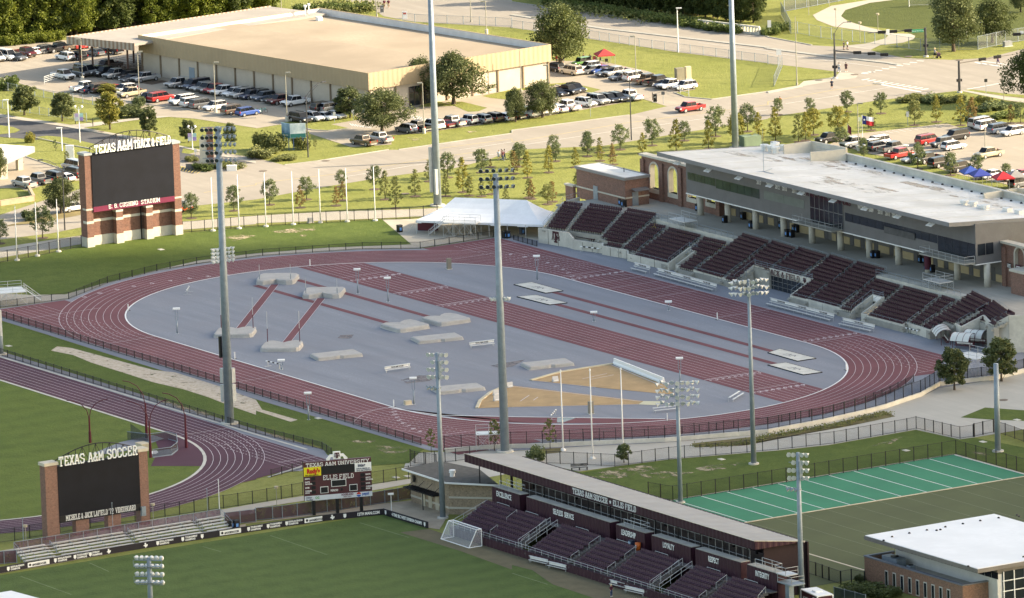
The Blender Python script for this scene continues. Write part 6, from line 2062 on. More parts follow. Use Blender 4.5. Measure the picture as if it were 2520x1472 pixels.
for p_,ux_,ou_ in(((1.2,-1.22,1.5),(1,0,0),(0,-1,0)),((2.22,-.1,1.4),(0,1,0),(1,0,0))):
 e_=atm('emblem',p_,ux_,(0,0,1),ou_,1.1,letter_w,tl)
 e_.location=(0,0,0)
 # FENCES
chain_d=meshy('dark_chain_fabric',(.012,.012,.015),.42)
chain_l=meshy('wire_fence_fabric',(.28,.30,.30),.16)
scrim=meshy('maroon_wind_scrim',(.060,.020,.038),.88)
scrim_g=meshy('dark_green_scrim',(.03,.05,.045),.9)
def resample(P,step):
 out=[]
 for i in range(len(P)-1):
  L=(P[i+1]-P[i]).length
  n=max(1,round(L/step))
  for k in range(n):
   out.append(P[i].lerp(P[i+1],k/n))
 out.append(P[-1])
 return out
def fence(name,label,pts,h,style,step=2.5,z=0.0,mt=None,group='fences of the sports ground',cat='fence',pr=.05,fab=None,rails=2):
 mt=mt or fence_b
 P=[Vector((p[0],p[1],z))for p in(TS(pts)if isinstance(pts,str)else pts)]
 Q=resample(P,step)
 f=thing(name,label,cat,Q[0],0,group)
 o=Q[0]
 pm=M().box(-pr,-pr,0,pr,pr,h+.06).mesh('post')
 pm.materials.append(mt)
 for i,q in enumerate(Q):
  if i<100:
   a,b=Q[max(0,i-1)],Q[min(len(Q)-1,i+1)]
   link('post',pm,f,q-o,math.atan2(b.y-a.y,b.x-a.x))
 m=M()
 up=Vector((0,0,1))
 for i in range(len(Q)-1):
  a,b=Q[i]-o,Q[i+1]-o
  for k in range(rails):
   zz=(h-.04,.14,h-.24)[k]
   m.bar(a+up*zz,b+up*zz,.045,.045)
  if style=='picket':
   n=int((b-a).length/.125)
   for k in range(1,n):
    p=a.lerp(b,k/n)
    m.add([p+Vector((-.011,0,.06)),p+Vector((.011,0,.06)),p+Vector((.011,0,h)),p+Vector((-.011,0,h)),p+Vector((0,.011,.06)),p+Vector((0,-.011,.06)),p+Vector((0,-.011,h)),p+Vector((0,.011,h))],[(0,1,2,3),(4,5,6,7)])
 m.build('picket_panel' if style=='picket' else 'rail',mt,f)
 if style!='picket':
  m=M()
  for i in range(len(Q)-1):
   a,b=Q[i]-o,Q[i+1]-o
   m.add([a+up*.04,b+up*.04,b+up*(h-.05),a+up*(h-.05)],[(0,1,2,3)])
  m.build('fence_fabric',fab or chain_d,f)
 return f
fence('black_fence','low dark mesh fence with black posts along the near straight of the red track','0 2 -20 165 65 190 1090 505 2420 905/1 2 1620 1430',1.25,'mesh',2.6)
fence('black_fence','low dark mesh fence with black posts between the worn dirt strip and the maroon track','0 2 0 545 2512 1310/1 2 650 1472/1 3 740 75',1.25,'mesh',2.6)
fence('black_fence','low black picket fence curving round the far bend of the red track','0 2 0 80/0 1 675 1465 1055 1310 1540 1190 1930 1122/1 1 65 1040 1045 975 1612 970 2180 880 2330 858',1.2,'picket',3.0)
fence('black_fence','tall black picket fence behind the grass berm, left of the brick video board','0 1 -60 1122 75 1095 380 1040 800 950',2.0,'picket',2.6)
fence('black_fence','tall black picket fence behind the flagpoles from the brick video board to the white tent','0 1 1795 815 1880 808 2395 762/1 1 20 750 690 715 1240 682 1510 680 1780 640',2.0,'picket',2.6)
fence('black_fence','short black mesh barrier beside the pale wall with the maroon emblem','2 1 15 885 245 950',.95,'mesh',1.6)
RW='1 2 1850 1500 2350 1462/2 2 300 1452 700 1430 1500 1396 2512 1312/3 2 540 1212 960 1117 1160 1062 1500 948 1680 845'
rwz=TS(RW)
rwt=thing('retaining_wall','low pale concrete retaining wall curving round the right bend of the red track','wall',rwz[0])
m=M()
for P in(rwz,TS('3 2 1680 845 2230 782 2512 715 2900 640')):
 Q=resample(P,3)
 for i in range(len(Q)-1):
  a,b=Q[i]-rwz[0],Q[i+1]-rwz[0]
  m.bar(a+Vector((0,0,.35)),b+Vector((0,0,.35)),.3,.7)
m.build('wall_body',concrete,rwt)
fence('black_fence','tall black picket fence on the curved retaining wall round the right bend',RW,1.9,'picket',2.4,.7)
fence('black_fence','black fence on the wall behind the steel stand at the right edge','3 2 1690 842 2230 778 2512 712 2800 660',1.5,'mesh',2.6,.7)
fence('black_fence','low black inner fence just inside the retaining wall fence on the right bend','2 2 300 1395 700 1375 1500 1335 2512 1225/3 2 540 1130 960 1015 1200 920 1430 810',1.2,'picket',3.0)
fence('black_fence','tall black picket fence between the pale plaza and the lawn left of the green turf','2 3 340 150 1010 182 1540 112/3 2 100 1472 650 1412 1365 1285 1455 1265 1885 1365 2015 1345',1.95,'picket',2.4)
fence('black_gate','double black picket gate at the right end of the plaza fence','3 2 2025 1345 2110 1325 2215 1302',2.1,'picket',3.0,pr=.08,cat='gate')
fence('black_fence','tall black fence enclosing the green turf and its olive neighbour','2 3 1340 480 1580 518/3 3 40 362 1845 64 2440 228 2900 340',2.3,'picket',2.6)
fence('black_fence','dark screened fence at the right edge beyond the plaza gate','3 2 2215 1302 2330 1330 2512 1395 2800 1500',1.9,'mesh',2.4)
fence('black_fence','long black picket fence between the maroon track and the walk behind the soccer boards','0 3 -60 940 145 910 440 860 885 785 1620 675 2050 612 2480 548/1 3 250 500 460 462',2.0,'picket',2.6)
fence('black_fence','black picket fence right of the maroon scoreboard in front of the grey apron','1 3 1130 362 1500 300',2.0,'picket',2.6)
fence('black_fence','black picket fences boxing the corner above the tan brick block','1 3 1515 180 1650 165 1960 130 2100 110',2.0,'picket',2.0)
fence('black_fence','short black picket run behind the tan brick block at the lawn corner','1 3 1515 130 1560 150 1770 180',1.9,'picket',2.0)
fence('black_fence','low black picket fence at the pointed end of the maroon track behind the scoreboard','1 3 150 285 460 205',1.2,'picket',2.4)
fence('maroon_screen_fence','maroon screened fence left of the aluminium bleachers','0 3 -80 1150 165 1128',2.0,'mesh',2.4,0,galv,fab=scrim)
fence('maroon_screen_fence','maroon screened fence running behind the scoreboard to the tan brick block','0 3 2205 760 2512 725/1 3 0 712 165 700 260 690 700 630 1265 540 1525 500',2.0,'mesh',2.6,0,galv,fab=scrim)
fence('green_screen_fence','dark green screened fence beside the team trailer at the bottom','3 3 180 1390 310 1440',1.8,'mesh',2.5,0,galv,fab=scrim_g)
fence('green_screen_fence','dark green screened fence in front of the shrubs at the bottom right','3 3 650 1480 960 1560',1.8,'mesh',2.5,0,galv,fab=scrim_g)
fence('black_fence','dark fence between the olive turf and the brick hall corner','3 3 375 1230 470 1255 600 1300 715 1340 820 1320 950 1345',2.0,'picket',2.3,pr=.07)
fence('wire_fence','long wire fence between the sunny lawn and the far road','1 0 1440 205 1560 222 2512 262/2 0 0 280 760 380 1250 462 2512 625/3 0 0 632 100 650',1.7,'mesh',3.3,0,galv,fab=chain_l,group='wire fences')
fence('wire_fence','short wire fence returning down the lawn at the crossing corner','3 0 140 655 60 850',2.0,'mesh',3.3,0,galv,fab=chain_l,group='wire fences')
fence('wire_fence','upper wire fence in the grass strip left of the parked cars','0 0 -60 880 80 895 430 962 910 1030 1190 1062',1.6,'mesh',3.0,0,galv,fab=chain_l,group='wire fences')
fence('wire_fence','lower wire fence along the west street footway','0 0 -60 1050 200 1098 480 1142 850 1190',1.5,'mesh',3.0,0,galv,fab=chain_l,group='wire fences')
fence('wire_fence','wire fence round the playing field behind the traffic signal','3 0 225 332 290 330 520 375 830 415 950 425 1150 445 1500 500 2060 490',2.3,'mesh',3.2,0,galv,fab=chain_l,group='wire fences')
fence('wire_fence','wire fence stepping up beside the dark oaks at top right','3 0 2060 488 2330 430 2700 370',2.6,'mesh',3.2,0,galv,fab=chain_l,group='wire fences')
fence('wire_fence','tall dark wire fence of the ball court at the top right','3 0 160 118 380 75 800 -5',3.2,'mesh',3.2,0,galv,fab=meshy('dark_wire_fabric',(.05,.06,.07),.5),group='wire fences')
fence('wire_fence','leaning tall wire fence running from the bushes down to the road at top right','3 0 130 150 225 332',2.6,'mesh',3.2,0,galv,fab=meshy('grey_wire_fabric',(.2,.22,.23),.5),group='wire fences')
br_=thing('bridge_rail','old pale concrete bridge balustrade beside the far road','railing',T(2,0,1830,262))
P=[p-br_.location for p in TS('2 0 1830 272 2130 308 2430 342')]
m=M()
for a,b in((0,1),(1,2)):
 m.bar(P[a]+Vector((0,0,1.5)),P[b]+Vector((0,0,1.5)),.35,.3)
 m.bar(P[a]+Vector((0,0,.2)),P[b]+Vector((0,0,.2)),.35,.4)
for p in resample(P,.8):
 m.box(p.x-.12,p.y-.22,0,p.x+.12,p.y+.22,1.4)
m.build('balustrade',concrete,br_)
# FLOODLIGHT TOWERS
lampm={}
def lamp_mesh(kind):
 if kind in lampm:
  return lampm[kind]
 m=M()
 if kind=='disc':
  m.tube((-.3,0,0),(0,0,0),.16,.33,12)
  m.tube((0,0,0),(.12,0,0),.34,.34,12)
  g=M().tube((.121,0,0),(.14,0,0),.30,.30,12)
 else:
  m.tube((-.42,0,0),(-.2,0,0),.10,.14,8)
  m.tube((-.2,0,0),(.18,0,0),.14,.36,12)
  g=M().tube((.181,0,0),(.2,0,0),.33,.33,12)
 a,b=m.mesh('floodlight'),g.mesh('lens')
 lampm[kind]=(a,b)
 return a,b
lens_dark=glassy('dark_lamp_glass',(.03,.035,.04),.15)
lens_pale=mat('pale_lamp_glass',(.55,.57,.55),.2,.1,spec=.6)
lamp_grey=mat('lamp_housing',(.24,.28,.31),.5,.1)
lamp_white=mat('white_lamp_housing',(.62,.63,.62),.4,.1)
def add_lamp(par,p,az,tilt,kind,hm,lm_):
 a,b=lamp_mesh(kind)
 for x,mm in((a,hm),(b,lm_)):
  if not x.materials:
   x.materials.append(mm)
 o=link('floodlight',a,par,p)
 o.rotation_euler=(0,tilt,az)
 o.material_slots[0].link='OBJECT'
 o.material_slots[0].material=hm
 l=link('lens',b,o)
 l.material_slots[0].link='OBJECT'
 l.material_slots[0].material=lm_
VR=math.atan2(CR.y,CR.x)
VC=math.atan2(-CF.y,-CF.x)
def tower(label,base,h,r0,r1,group='stadium light towers',foot=True,mt=None):
 t=thing('light_tower',label,'light tower',base,0,group)
 M().tube((0,0,0),(0,0,h),r0,r1,14).build('pole',mt or galv,t,True)
 if foot:
  M().tube((0,0,0),(0,0,.25),r0*1.9,r0*1.9,16).build('footing',concrete,t)
 return t
def arm(t,z,half,az,r=.06,off=0.0):
 d=Vector((math.cos(az),math.sin(az),0))
 M().tube(Vector((0,0,z))-d*(half-off),Vector((0,0,z))+d*(half+off),r,r,6).build('cross_arm',galv,t)
 return d
b1=at(565,1043)
h1=hgt(b1,312)
t1=tower('tallest grey tower, lamp banks at its top and halfway, left of the infield',b1,h1,.74,.42)
for k in range(5):
 z=h1-.4-k*1.22
 d=arm(t1,z+.35,2.55,VR)
 for j in range(8):
  x=-2.45+j*.70+(.1 if j>3 else 0)
  left=j<4
  if k==4 and j==0 or k==3 and j==0:
   continue
  add_lamp(t1,d*x+Vector((0,0,z))+Vector((math.cos(VC),math.sin(VC),0))*.3,VC+(-.25 if left else 1.15+.1*j),.28,'disc',lamp_grey,lens_dark)
zb=hgt(b1,625)
for k in range(4):
 z=zb+.9-k*.62
 d=arm(t1,z,1.75,VR+.35)
 for j in range(6):
  add_lamp(t1,d*(-1.65+j*.66)+Vector((0,0,z-.15)),VC+2.4-.2*j,.5,'bowl',lamp_white,lens_pale)
bx=M()
for a in(-1,1):
 for k in range(2):
  c=Vector((math.cos(VR),math.sin(VR),0))*(a*.78)
  bx.box(c.x-.32,c.y-.32,3.6+k*3,c.x+.32,c.y+.32,6.3+k*2.6)
bx.build('ballast_box',galv_l,t1)
M().box(-.95*math.cos(VR)-.2,-.95*math.sin(VR)-.2,10.6,-.95*math.cos(VR)+.2,-.95*math.sin(VR)+.2,14).build('loudspeaker',black_p,t1)
b2=at(1243,1112)
h2=hgt(b2,428)
t2=tower('tall grey tower before the shot put sectors with three lamp rows',b2,h2,.70,.42)
for k in range(3):
 z=h2+.55-k*1.25
 d=arm(t2,z-.3,2.6,VR,.06,.25)
 for j in range(6):
  x=-2.25+j*.98
  add_lamp(t2,d*x+Vector((0,0,z))+Vector((math.cos(VC),math.sin(VC),0))*.3,VC+(-.2 if j<3 else .5+.25*(j-3)),.25,'disc',lamp_grey,lens_dark)
z=hgt(b2,731)
d=arm(t2,z,1.6,VR)
for j in(-1.3,-.8,.8,1.3):
 add_lamp(t2,d*j+Vector((0,0,z-.25)),VC+2.4,.5,'bowl',lamp_white,lens_pale)
b3=at(1077,507)
t3=tower('thick grey tower rising out of frame behind the white tent',b3,42,.72,.4)
bx=M()
for a,zz in((-.95,2.5),(-.1,2.2)):
 c=Vector((math.cos(VR),math.sin(VR),0))*a+Vector((math.cos(VC),math.sin(VC),0))*(.75 if a>-.5 else 0)
 bx.box(c.x-.25,c.y-.25,zz,c.x+.25,c.y+.25,zz+(8 if a<-.5 else 4.5))
bx.build('ballast_box',galv_l,t3)
t4=tower('grey tower rising out of frame behind the white press box roof',at(1810,366),34,.62,.42)
b5=at(1855,1143)
h5=hgt(b5,688)
t5=tower('galvanised tower near the right bend with three rings of round lamps',b5,h5,.42,.22)
rn=random.Random(2)
for k in range(3):
 z=h5-.3-k*.95
 d=arm(t5,z,2.7,VR+.15,.05)
 arm(t5,z,1.3,VC,.05)
 for j in range(9):
  add_lamp(t5,d*(-2.7+j*.68)+Vector((math.cos(VC),math.sin(VC),0))*rn.uniform(-.9,.9)+Vector((0,0,z+.05)),VC+(j-4)*-.42+rn.uniform(-.3,.3),rn.uniform(.2,.5),'bowl',lamp_white,lens_pale)
M().bar((-.5,0,h5-2.4),(.5,0,h5-2.4),.9,.06).build('service_deck',galv,t5)
b6=at(1675,1238)
h6=hgt(b6,945)
t6=tower('galvanised tower with a wide crowded bank of white lamps above the soccer stand roof',b6,h6,.36,.26)
for k in range(4):
 z=h6+.2-k*1.05
 d=arm(t6,z,3.0,VR-.1,.05)
 arm(t6,z-.4,2.2,VC,.05)
 for j in range(9):
  add_lamp(t6,d*(-3.0+j*.75)+Vector((math.cos(VC),math.sin(VC),0))*(.5*(-1)**j)+Vector((0,0,z+rn.uniform(-.15,.15))),VC+(j-4)*.36+rn.uniform(-.25,.25),rn.uniform(.1,.55),'bowl',lamp_white,lens_pale)
def tower4(label,base,h,grp,right):
 t=tower(label,base,h,.44,.27,grp)
 for k in range(5):
  z=h-.3-k*1.12
  if k<4:
   d=arm(t,z,1.35,VR-.25,.05)
   for j in(-1.35,-.7,.62,1.3):
    if k==1 and j==-1.35:
     continue
    add_lamp(t,d*j+Vector((0,0,z)),VC-.15+right*(.5 if j>0 else-.35),.22,'bowl',lamp_white,lens_pale)
  else:
   d=arm(t,z-.5,1.1,VR-.45,.05,-.75)
   for j in(-1.7,-1.1,-.5,.05):
    add_lamp(t,d*j+Vector((0,0,z-.6)),VC+1.0,.75,'bowl',lamp_grey,lens_pale)
 M().box(.25,-.12,h-3.8,.55,.35,h-1.2).build('ballast_box',galv,t)
 return t
tower4('galvanised tower beside the tan brick block with five short rows of lamps',at(1090,1276),hgt(at(1090,1276),868),'stadium light towers',1)
tower4('galvanised tower at the near end of the soccer stand, lamps over the green turf',at(1974,1492),hgt(at(1974,1492),1114),'stadium light towers',-1)
b9=at(373,1540)
h9=hgt(b9,1372)
t9=tower('lamp tower with two railed catwalks rising from the soccer pitch at the bottom left',b9,h9,.42,.3)
for k in range(4):
 z=h9-.2-k*1.18
 d=arm(t9,z-.2,2.0,VR-.25,.06)
 for j in range(6):
  add_lamp(t9,d*(-1.9+j*.76)+Vector((0,0,z+.15)),VC+2.6+.15*j,.35,'bowl',lamp_white,lens_pale)
 if k%2==0:
  n=Vector((-d.y,d.x,0))*-.7
  m=M()
  rail(m,[d*-2.1+n+Vector((0,0,z-1.0)),d*2.1+n+Vector((0,0,z-1.0))],.9,.03)
  m.bar(d*-2.1+n*.5+Vector((0,0,z-1.0)),d*2.1+n*.5+Vector((0,0,z-1.0)),.8,.05)
  m.build('catwalk',galv,t9)
tower('plain galvanised pole without lamps at the right edge of the plaza',at(2456,1112),hgt(at(2456,1112),895),.47,.38)
tw=tower('thick grey pole cut by the left edge beside the red track',at(0,873),hgt(at(0,873),790),.6,.55)
M().box(.3,-.2,3.2,.8,.2,7.5).build('ballast_box',galv_l,tw)
# FLAGPOLES, POSTS, LAMPS
FP='0 1 168 1087 555;0 1 367 1044 520;0 1 575 1002 490;0 1 2090 798 275;0 1 2347 775 250;1 1 98 755 230;1 1 367 735 215;1 1 633 717 200;1 1 897 707 188;1 1 1170 697 170'.split(';')
for i,q in enumerate(FP):
 c,r,u,v,vt=[float(x)for x in q.split()]
 b,h=Th(int(c),int(r),u,v,vt)
 grp_=i<3
 side='three bare white flagpoles left of the brick video board' if grp_ else 'seven bare white flagpoles between video board and white tent'
 f=thing('flagpole','%s of the %s'%(('leftmost','middle','rightmost')[i]if grp_ else ORD[i-3]+' from the left',side),'flagpole',b,0,'bare flagpoles on the berm')
 M().tube((0,0,0),(0,0,h),.11,.06,8).build('pole',white_p,f,True)
 M().tube((0,0,0),(0,0,.28),.48,.42,12).build('footing',concrete,f)
 M().tube((0,0,h),(0,0,h+.16),.09,.02,8).build('finial',galv_l,f)
for i,(u0,v0,u1,v1)in enumerate(((500,1478,480,705),(792,1560,771,695),(1088,1400,1069,685))):
 b=T(2,2,u0+(2 if i==0 else 0),v0)
 if i==2:
  b=T(2,2,1092,1510)
 h=hgt(b,tp(2,2,u1,v1)[1])
 f=thing('flagpole','%s of three tall white flagpoles on the plaza before the shot put sectors'%('leftmost','middle','rightmost')[i],'flagpole',b,0,'plaza flagpoles')
 M().tube((0,0,0),(0,0,h),.13,.07,8).build('pole',white_p,f,True)
 M().tube((0,0,0),(0,0,.3),.4,.35,12).build('footing',white_p,f)
 M().tube((0,0,h),(0,0,h+.3),.14,.12,8).build('finial',white_p,f)
EP=['1 1 1000 1410 1170|white-capped twin post beside the sprint strip, left of its neighbour','1 2 1297 20 -218|white-capped twin post beside the sprint strip, nearer the middle','0 2 1740 330 85|white-capped post alone at the left end of the infield','1 2 1550 1025 765|white-capped twin post beside a cream box near the lower kerb','1 2 517 1178 912|white-capped twin post on the grass outside the near straight','2 1 248 1280 1040|white-capped twin post with a drooping cable near the two far pit covers','2 2 805 212 118|short white-capped post on the inner runway','2 2 1537 105 15|short white-capped post beside the home straight kerb','2 2 1650 825 570|white-capped twin post behind the crowded lamp bank','1 2 250 685 590|short white-capped post beside a striped barrier near the lower kerb']
for q in EP:
 a,lab=q.split('|')
 c,r,u,v,vt=[float(x)for x in a.split()]
 b,h=Th(int(c),int(r),u,v,vt)
 e=thing('equipment_post',lab,'post',b,VR,'white-capped posts round the infield')
 hs=h*(.52 if h>2.6 else .4)
 M().tube((0,0,0),(0,0,hs),.13,.11,8).build('pole',galv,e,True)
 m=M()
 for s_ in(-1,1):
  m.bar((0,0,hs-.1),(s_*.2,0,hs+.25),.09,.09)
  m.bar((s_*.2,0,hs+.2),(s_*.2,0,h-.12),.09,.09)
 m.build('fork',galv,e)
 M().box(-.58,-.42,h-.14,.58,.42,h+.1).build('cap',white_p,e)
 M().tube((0,0,0),(0,0,.06),.3,.3,10).build('footing',galv_l,e)
MK=['1 1 530 1140 1075|far bend, beside the kerb','0 2 1258 108 40|left end of the infield kerb','0 2 2303 582 512|near straight kerb right of the tallest tower','1 2 1352 1052 980|near straight kerb beside the cream box','2 2 2015 197 125|home straight kerb beside the ringed lamp tower','3 2 767 690 620|right end of the infield kerb','2 2 1524 1187 1115|steeplechase lane before the steel bench','2 1 1213 1110 1045|grandstand wall by the shortest bench']
for q in MK:
 a,lab=q.split('|')
 c,r,u,v,vt=[float(x)for x in a.split()]
 b,h=Th(int(c),int(r),u,v,vt)
 e=thing('marker_post','slim white marker post standing at the '+lab,'marker post',b,0,'white marker posts')
 M().tube((0,0,.06),(0,0,h),.085,.085,8).build('tube',white_p,e)
 M().box(-.32,-.32,.0,.32,.32,.07).build('foot',rubber,e)
def street_lamp(lab,b,h,style,az=0.0,mt=None,group='street lamps'):
 s_=thing('street_lamp',lab,'street lamp',b,az,group)
 mt=mt or galv_l
 if style=='box':
  M().tube((0,0,.9),(0,0,h),.09,.07,8).build('pole',mt,s_)
  M().tube((0,0,0),(0,0,.95),.33,.33,12).build('concrete_drum',concrete,s_)
  M().box(.05,-.22,h-.1,.95,.22,h+.12).build('lamp_head',mt,s_)
 elif style=='small':
  M().tube((0,0,0),(0,0,h),.06,.05,8).build('pole',mt,s_)
  M().tube((0,0,h-.05),(0,0,h+.28),.3,.34,10).build('lamp_head',mat('ochre_lamp_head',(.42,.36,.26),.6),s_)
 elif style=='banner':
  M().tube((0,0,0),(0,0,h),.10,.07,8).build('pole',mt,s_)
  m=M()
  for sg in(-1,1):
   m.tube((0,0,h-.6),(sg*.55,0,h-.25),.04,.04,5)
   m.tube((sg*.55,0,h-.25),(sg*.55,0,h),.04,.04,5)
  m.build('bracket',mt,s_)
  for sg in(-1,1):
   M().tube((sg*.55,0,h-.02),(sg*.75,0,h+.16),.28,.22,10).build('lamp_head',white_p,s_)
  for sg,cc in((-1,(.55,.42,.66)),(1,(.38,.62,.62))):
   bn=M().box(min(sg*.1,sg*.78),-.015,h-2.6,max(sg*.1,sg*.78),.015,h-1.2).build('banner',mat('banner_%d'%sg,cc,.7),s_)
   M().box(min(sg*.1,sg*.78),-.017,h-2.6,max(sg*.1,sg*.78),-.0155,h-1.9).build('banner_panel',mat('banner_panel_%d'%sg,(.62,.66,.68)if sg<0 else(.36,.26,.58),.7),bn)
 elif style=='arm':
  M().tube((0,0,0),(0,0,h),.13,.08,8).build('pole',mt,s_)
  m=M()
  m.path([(0,0,h-.2),(1.2,0,h+1.1),(2.6,0,h+1.9),(3.6,0,h+2.05)],.05,6)
  m.path([(0,0,h-.9),(1.2,0,h+.5),(2.6,0,h+1.6)],.035,6)
  m.build('arm',mt,s_)
  M().box(3.4,-.16,h+1.95,4.3,.16,h+2.15).build('lamp_head',mt,s_)
 elif style=='plain':
  M().tube((0,0,0),(0,0,h),.13,.08,8).build('pole',mt,s_)
  M().box(-.9,-.2,h-.02,.2,.2,h+.16).build('lamp_head',mt,s_)
 elif style=='pole':
  M().tube((0,0,0),(0,0,h),.11,.06,8).build('pole',mt,s_)
  M().tube((0,0,0),(0,0,.5),.22,.2,8).build('pole_base',mt,s_)
 return s_
dark_pole=mat('dark_lamp_pole',(.05,.052,.058),.5,.1)
olive_pole=mat('weathered_lamp_pole',(.30,.29,.24),.6,.1)
for q in('0 0 810 800 385 box 3.14|parking lamp left of the warehouse corner beside the shed','0 0 1368 990 510 box 0|parking lamp above the tan pickup','0 0 2115 1105 615 box 0|parking lamp over the grey and white cars below the wall row','1 0 305 1195 715 box 0|parking lamp by the black car on the round island','1 0 1650 1310 815 box 3.14|parking lamp among the front row in front of the warehouse entrance','2 0 370 1130 640 box 3.14|parking lamp behind the round oak in the front row','2 0 1220 825 355 box 3.14|parking lamp between the white and bronze cars on the sunny side','2 0 240 330 170 box 3.14|small lamp on the lawn left of the tall dark oak','2 0 90 905 500 pole 0|slim pole in front of the sunlit warehouse wall','2 0 1632 515 85 plain 3.14|tall pale lamp with a small sign beside the far road','3 0 285 838 165 pole 0|bare dark pole on the lawn at the crossing','1 0 1185 165 -60 pole 0|bare pole rising out of frame behind the warehouse vents','1 0 2110 220 -60 pole 0|first pale pole on the lawn behind the warehouse','1 0 2262 335 15 box 3.14|lamp on the lawn right of the warehouse parapet','1 0 250 130 -60 pole 0|pole behind the shed roof','0 0 55 400 85 pole 0|pole in front of the wood at the far left','0 0 1200 250 -60 pole 0|pole in the wood behind the shed roof','0 0 90 1350 985 plain 0|white lamp at the left edge behind the pavilion','0 0 610 1480 1260 plain 0|white lamp left of the video board lettering','0 0 785 1400 1050 banner 0|bannered twin lamp between two oaks on the west street','0 0 1890 1470 1245 banner 0|bannered twin lamp right of the video board','1 0 512 1545 870 arm 0.55|tall lamp with raked arm beside the campus billboard','2 0 1172 1375 685 arm 3.6|tall lamp with raked arm on the road verge opposite the red pickup','0 1 637 788 130 arm 3.4|dark lamp with raked arm left of the brick video board','3 0 668 275 95 small 0|footway lamp at the left of the curved path','3 0 905 420 230 small 0|footway lamp beside the wire fence gate','3 0 1080 330 145 small 0|footway lamp inside the curved path','3 0 400 150 -60 small 0|lamp post on a drum left of the curved path top','3 0 602 60 -100 small 0|second lamp post on a drum by the curved path top','3 0 2315 985 805 small 0|footway lamp near the right edge by the crossing','3 0 890 1480 1015 box 0|car park lamp beside the state flag','3 0 2132 1480 1280 pole 0|thin car park lamp in front of the white crossover','0 3 258 985 770 small 0|footway lamp left of the soccer video board','0 3 1508 790 560 small 0|footway lamp right of the soccer video board','1 3 205 570 392 small 0|footway lamp left of the maroon scoreboard'):
 a,lab=q.split('|')
 n=a.split()
 b,h=Th(int(n[0]),int(n[1]),float(n[2]),float(n[3]),float(n[4]))
 street_lamp(lab,b,h*(.9 if n[5]=='arm' else 1),n[5],VR+float(n[6]),olive_pole if n[5]in('box','small','pole')else dark_pole if n[5]=='arm' else white_p)
for q in('1 3 1330 625 455|white camera on a thin mast behind the corner boards','0 3 232 965 690|thin grey net pole at the left end of the bleachers','0 3 2040 680 405|thin grey net pole behind the bleachers','0 3 2155 640 315|thin white pole behind the bleachers','0 3 1112 880 540|thin grey net pole in front of the soccer video board'):
 a,lab=q.split('|')
 c,r,u,v,vt=[float(x)for x in a.split()]
 b,h=Th(int(c),int(r),u,v,vt)
 p=thing('mast',lab,'mast',b,VR,'thin masts round the soccer pitch')
 M().tube((0,0,0),(0,0,h),.07,.05,6).build('pole',white_p if 'white' in lab else galv,p)
 M().box(-.45 if 'camera' in lab else-.08,-.12,h-.05,.4 if 'camera' in lab else .08,.12,h+(.22 if 'camera' in lab else .1)).build('camera_body' if 'camera' in lab else 'pole_cap',white_p if 'white' in lab else galv,p)
mar_p=mat('maroon_mast_paint',(.095,.012,.022),.4,.1)
for q in('0 3 885 -50 -310 2|left maroon mast with two bowed arms behind the soccer lettering','0 2 1440 1360 1010 1|middle rear maroon mast with one bowed arm over the throwing cage','0 3 1478 95 -250 2|front maroon mast with two bowed arms over the throwing cage','0 3 1828 0 -335 1|right maroon mast with one bowed arm beside the maroon track'):
 a,lab=q.split('|')
 c,r,u,v,vt,n=[float(x)for x in a.split()]
 b,h=Th(int(c),int(r),u,v,vt)
 p=thing('cage_mast',lab,'cage mast',b,VR,'maroon masts of the throwing cage')
 M().tube((0,0,0),(0,0,h*.45),.24,.2,8).tube((0,0,h*.45),(0,0,h),.15,.13,8).build('pole',mar_p,p)
 for s_ in((-1,)if n==1 else(-1,1)):
  m=M()
  A=3.4 if s_<0 else 3.0
  m.path([(0,0,h*.92),(s_*A*.1,0,h*1.25),(s_*A*.35,0,h*1.48),(s_*A*.7,0,h*1.6),(s_*A,0,h*1.64)],.07,6)
  m.build('bowed_arm',mar_p,p)
cg=thing('throwing_cage_net','sagging dark net and grey ring of the throwing cage behind the soccer video board','net',T(0,3,1500,60))
m=M()
net=meshy('cage_netting',(.05,.052,.06),.6)
ring=[T(0,2,1250,1372),T(0,2,1450,1395),T(0,2,1650,1372),T(0,2,1735,1395),T(0,3,1745,20),T(0,3,1680,70),T(0,3,1500,95)]
for i in range(len(ring)-1):
 a,b=ring[i]-cg.location,ring[i+1]-cg.location
 m.add([a,b,b+Vector((0,0,1.3)),a+Vector((0,0,1.3))],[(0,1,2,3)])
a,b,c=T(0,2,1285,1372)-cg.location,T(0,2,1455,1385)-cg.location,T(0,2,1285,1372)-cg.location+Vector((0,0,2.6))
m.face([a,b,b+Vector((0,0,.8)),c])
m.build('netting',net,cg)
m=M().path([p-cg.location+Vector((0,0,1.3))for p in ring],.05,5)
m.path([p-cg.location+Vector((0,0,.1))for p in ring[2:]],.07,5)
m.build('rim_tube',galv,cg)
sheet('throwing_circle',TS('0 2 1180 1400 1500 1330 1610 1365 1300 1472/0 3 1100 60 900 60'),5.0,rub_grey)
sheet('throwing_circle',TS('0 3 1490 40 1740 0 1745 30 1690 75 1500 100'),5.0,rub_grey)
sheet('throwing_pad',TS('0 3 1480 45 1500 28 1540 28 1555 45 1530 62 1495 62'),5.4,letter_w)
bx=thing('cream_crate','cream crate standing on the grey throwing apron behind the soccer lettering','crate',T(0,2,1400,1458))
M().box(-1,-.7,0,1,.7,.8).build('crate_body',mat('cream_box',(.55,.47,.34),.8),bx)
M().box(-1.05,-.75,.803,1.05,.75,.9).build('lid',mat('cream_box',(.55,.47,.34)),bx)
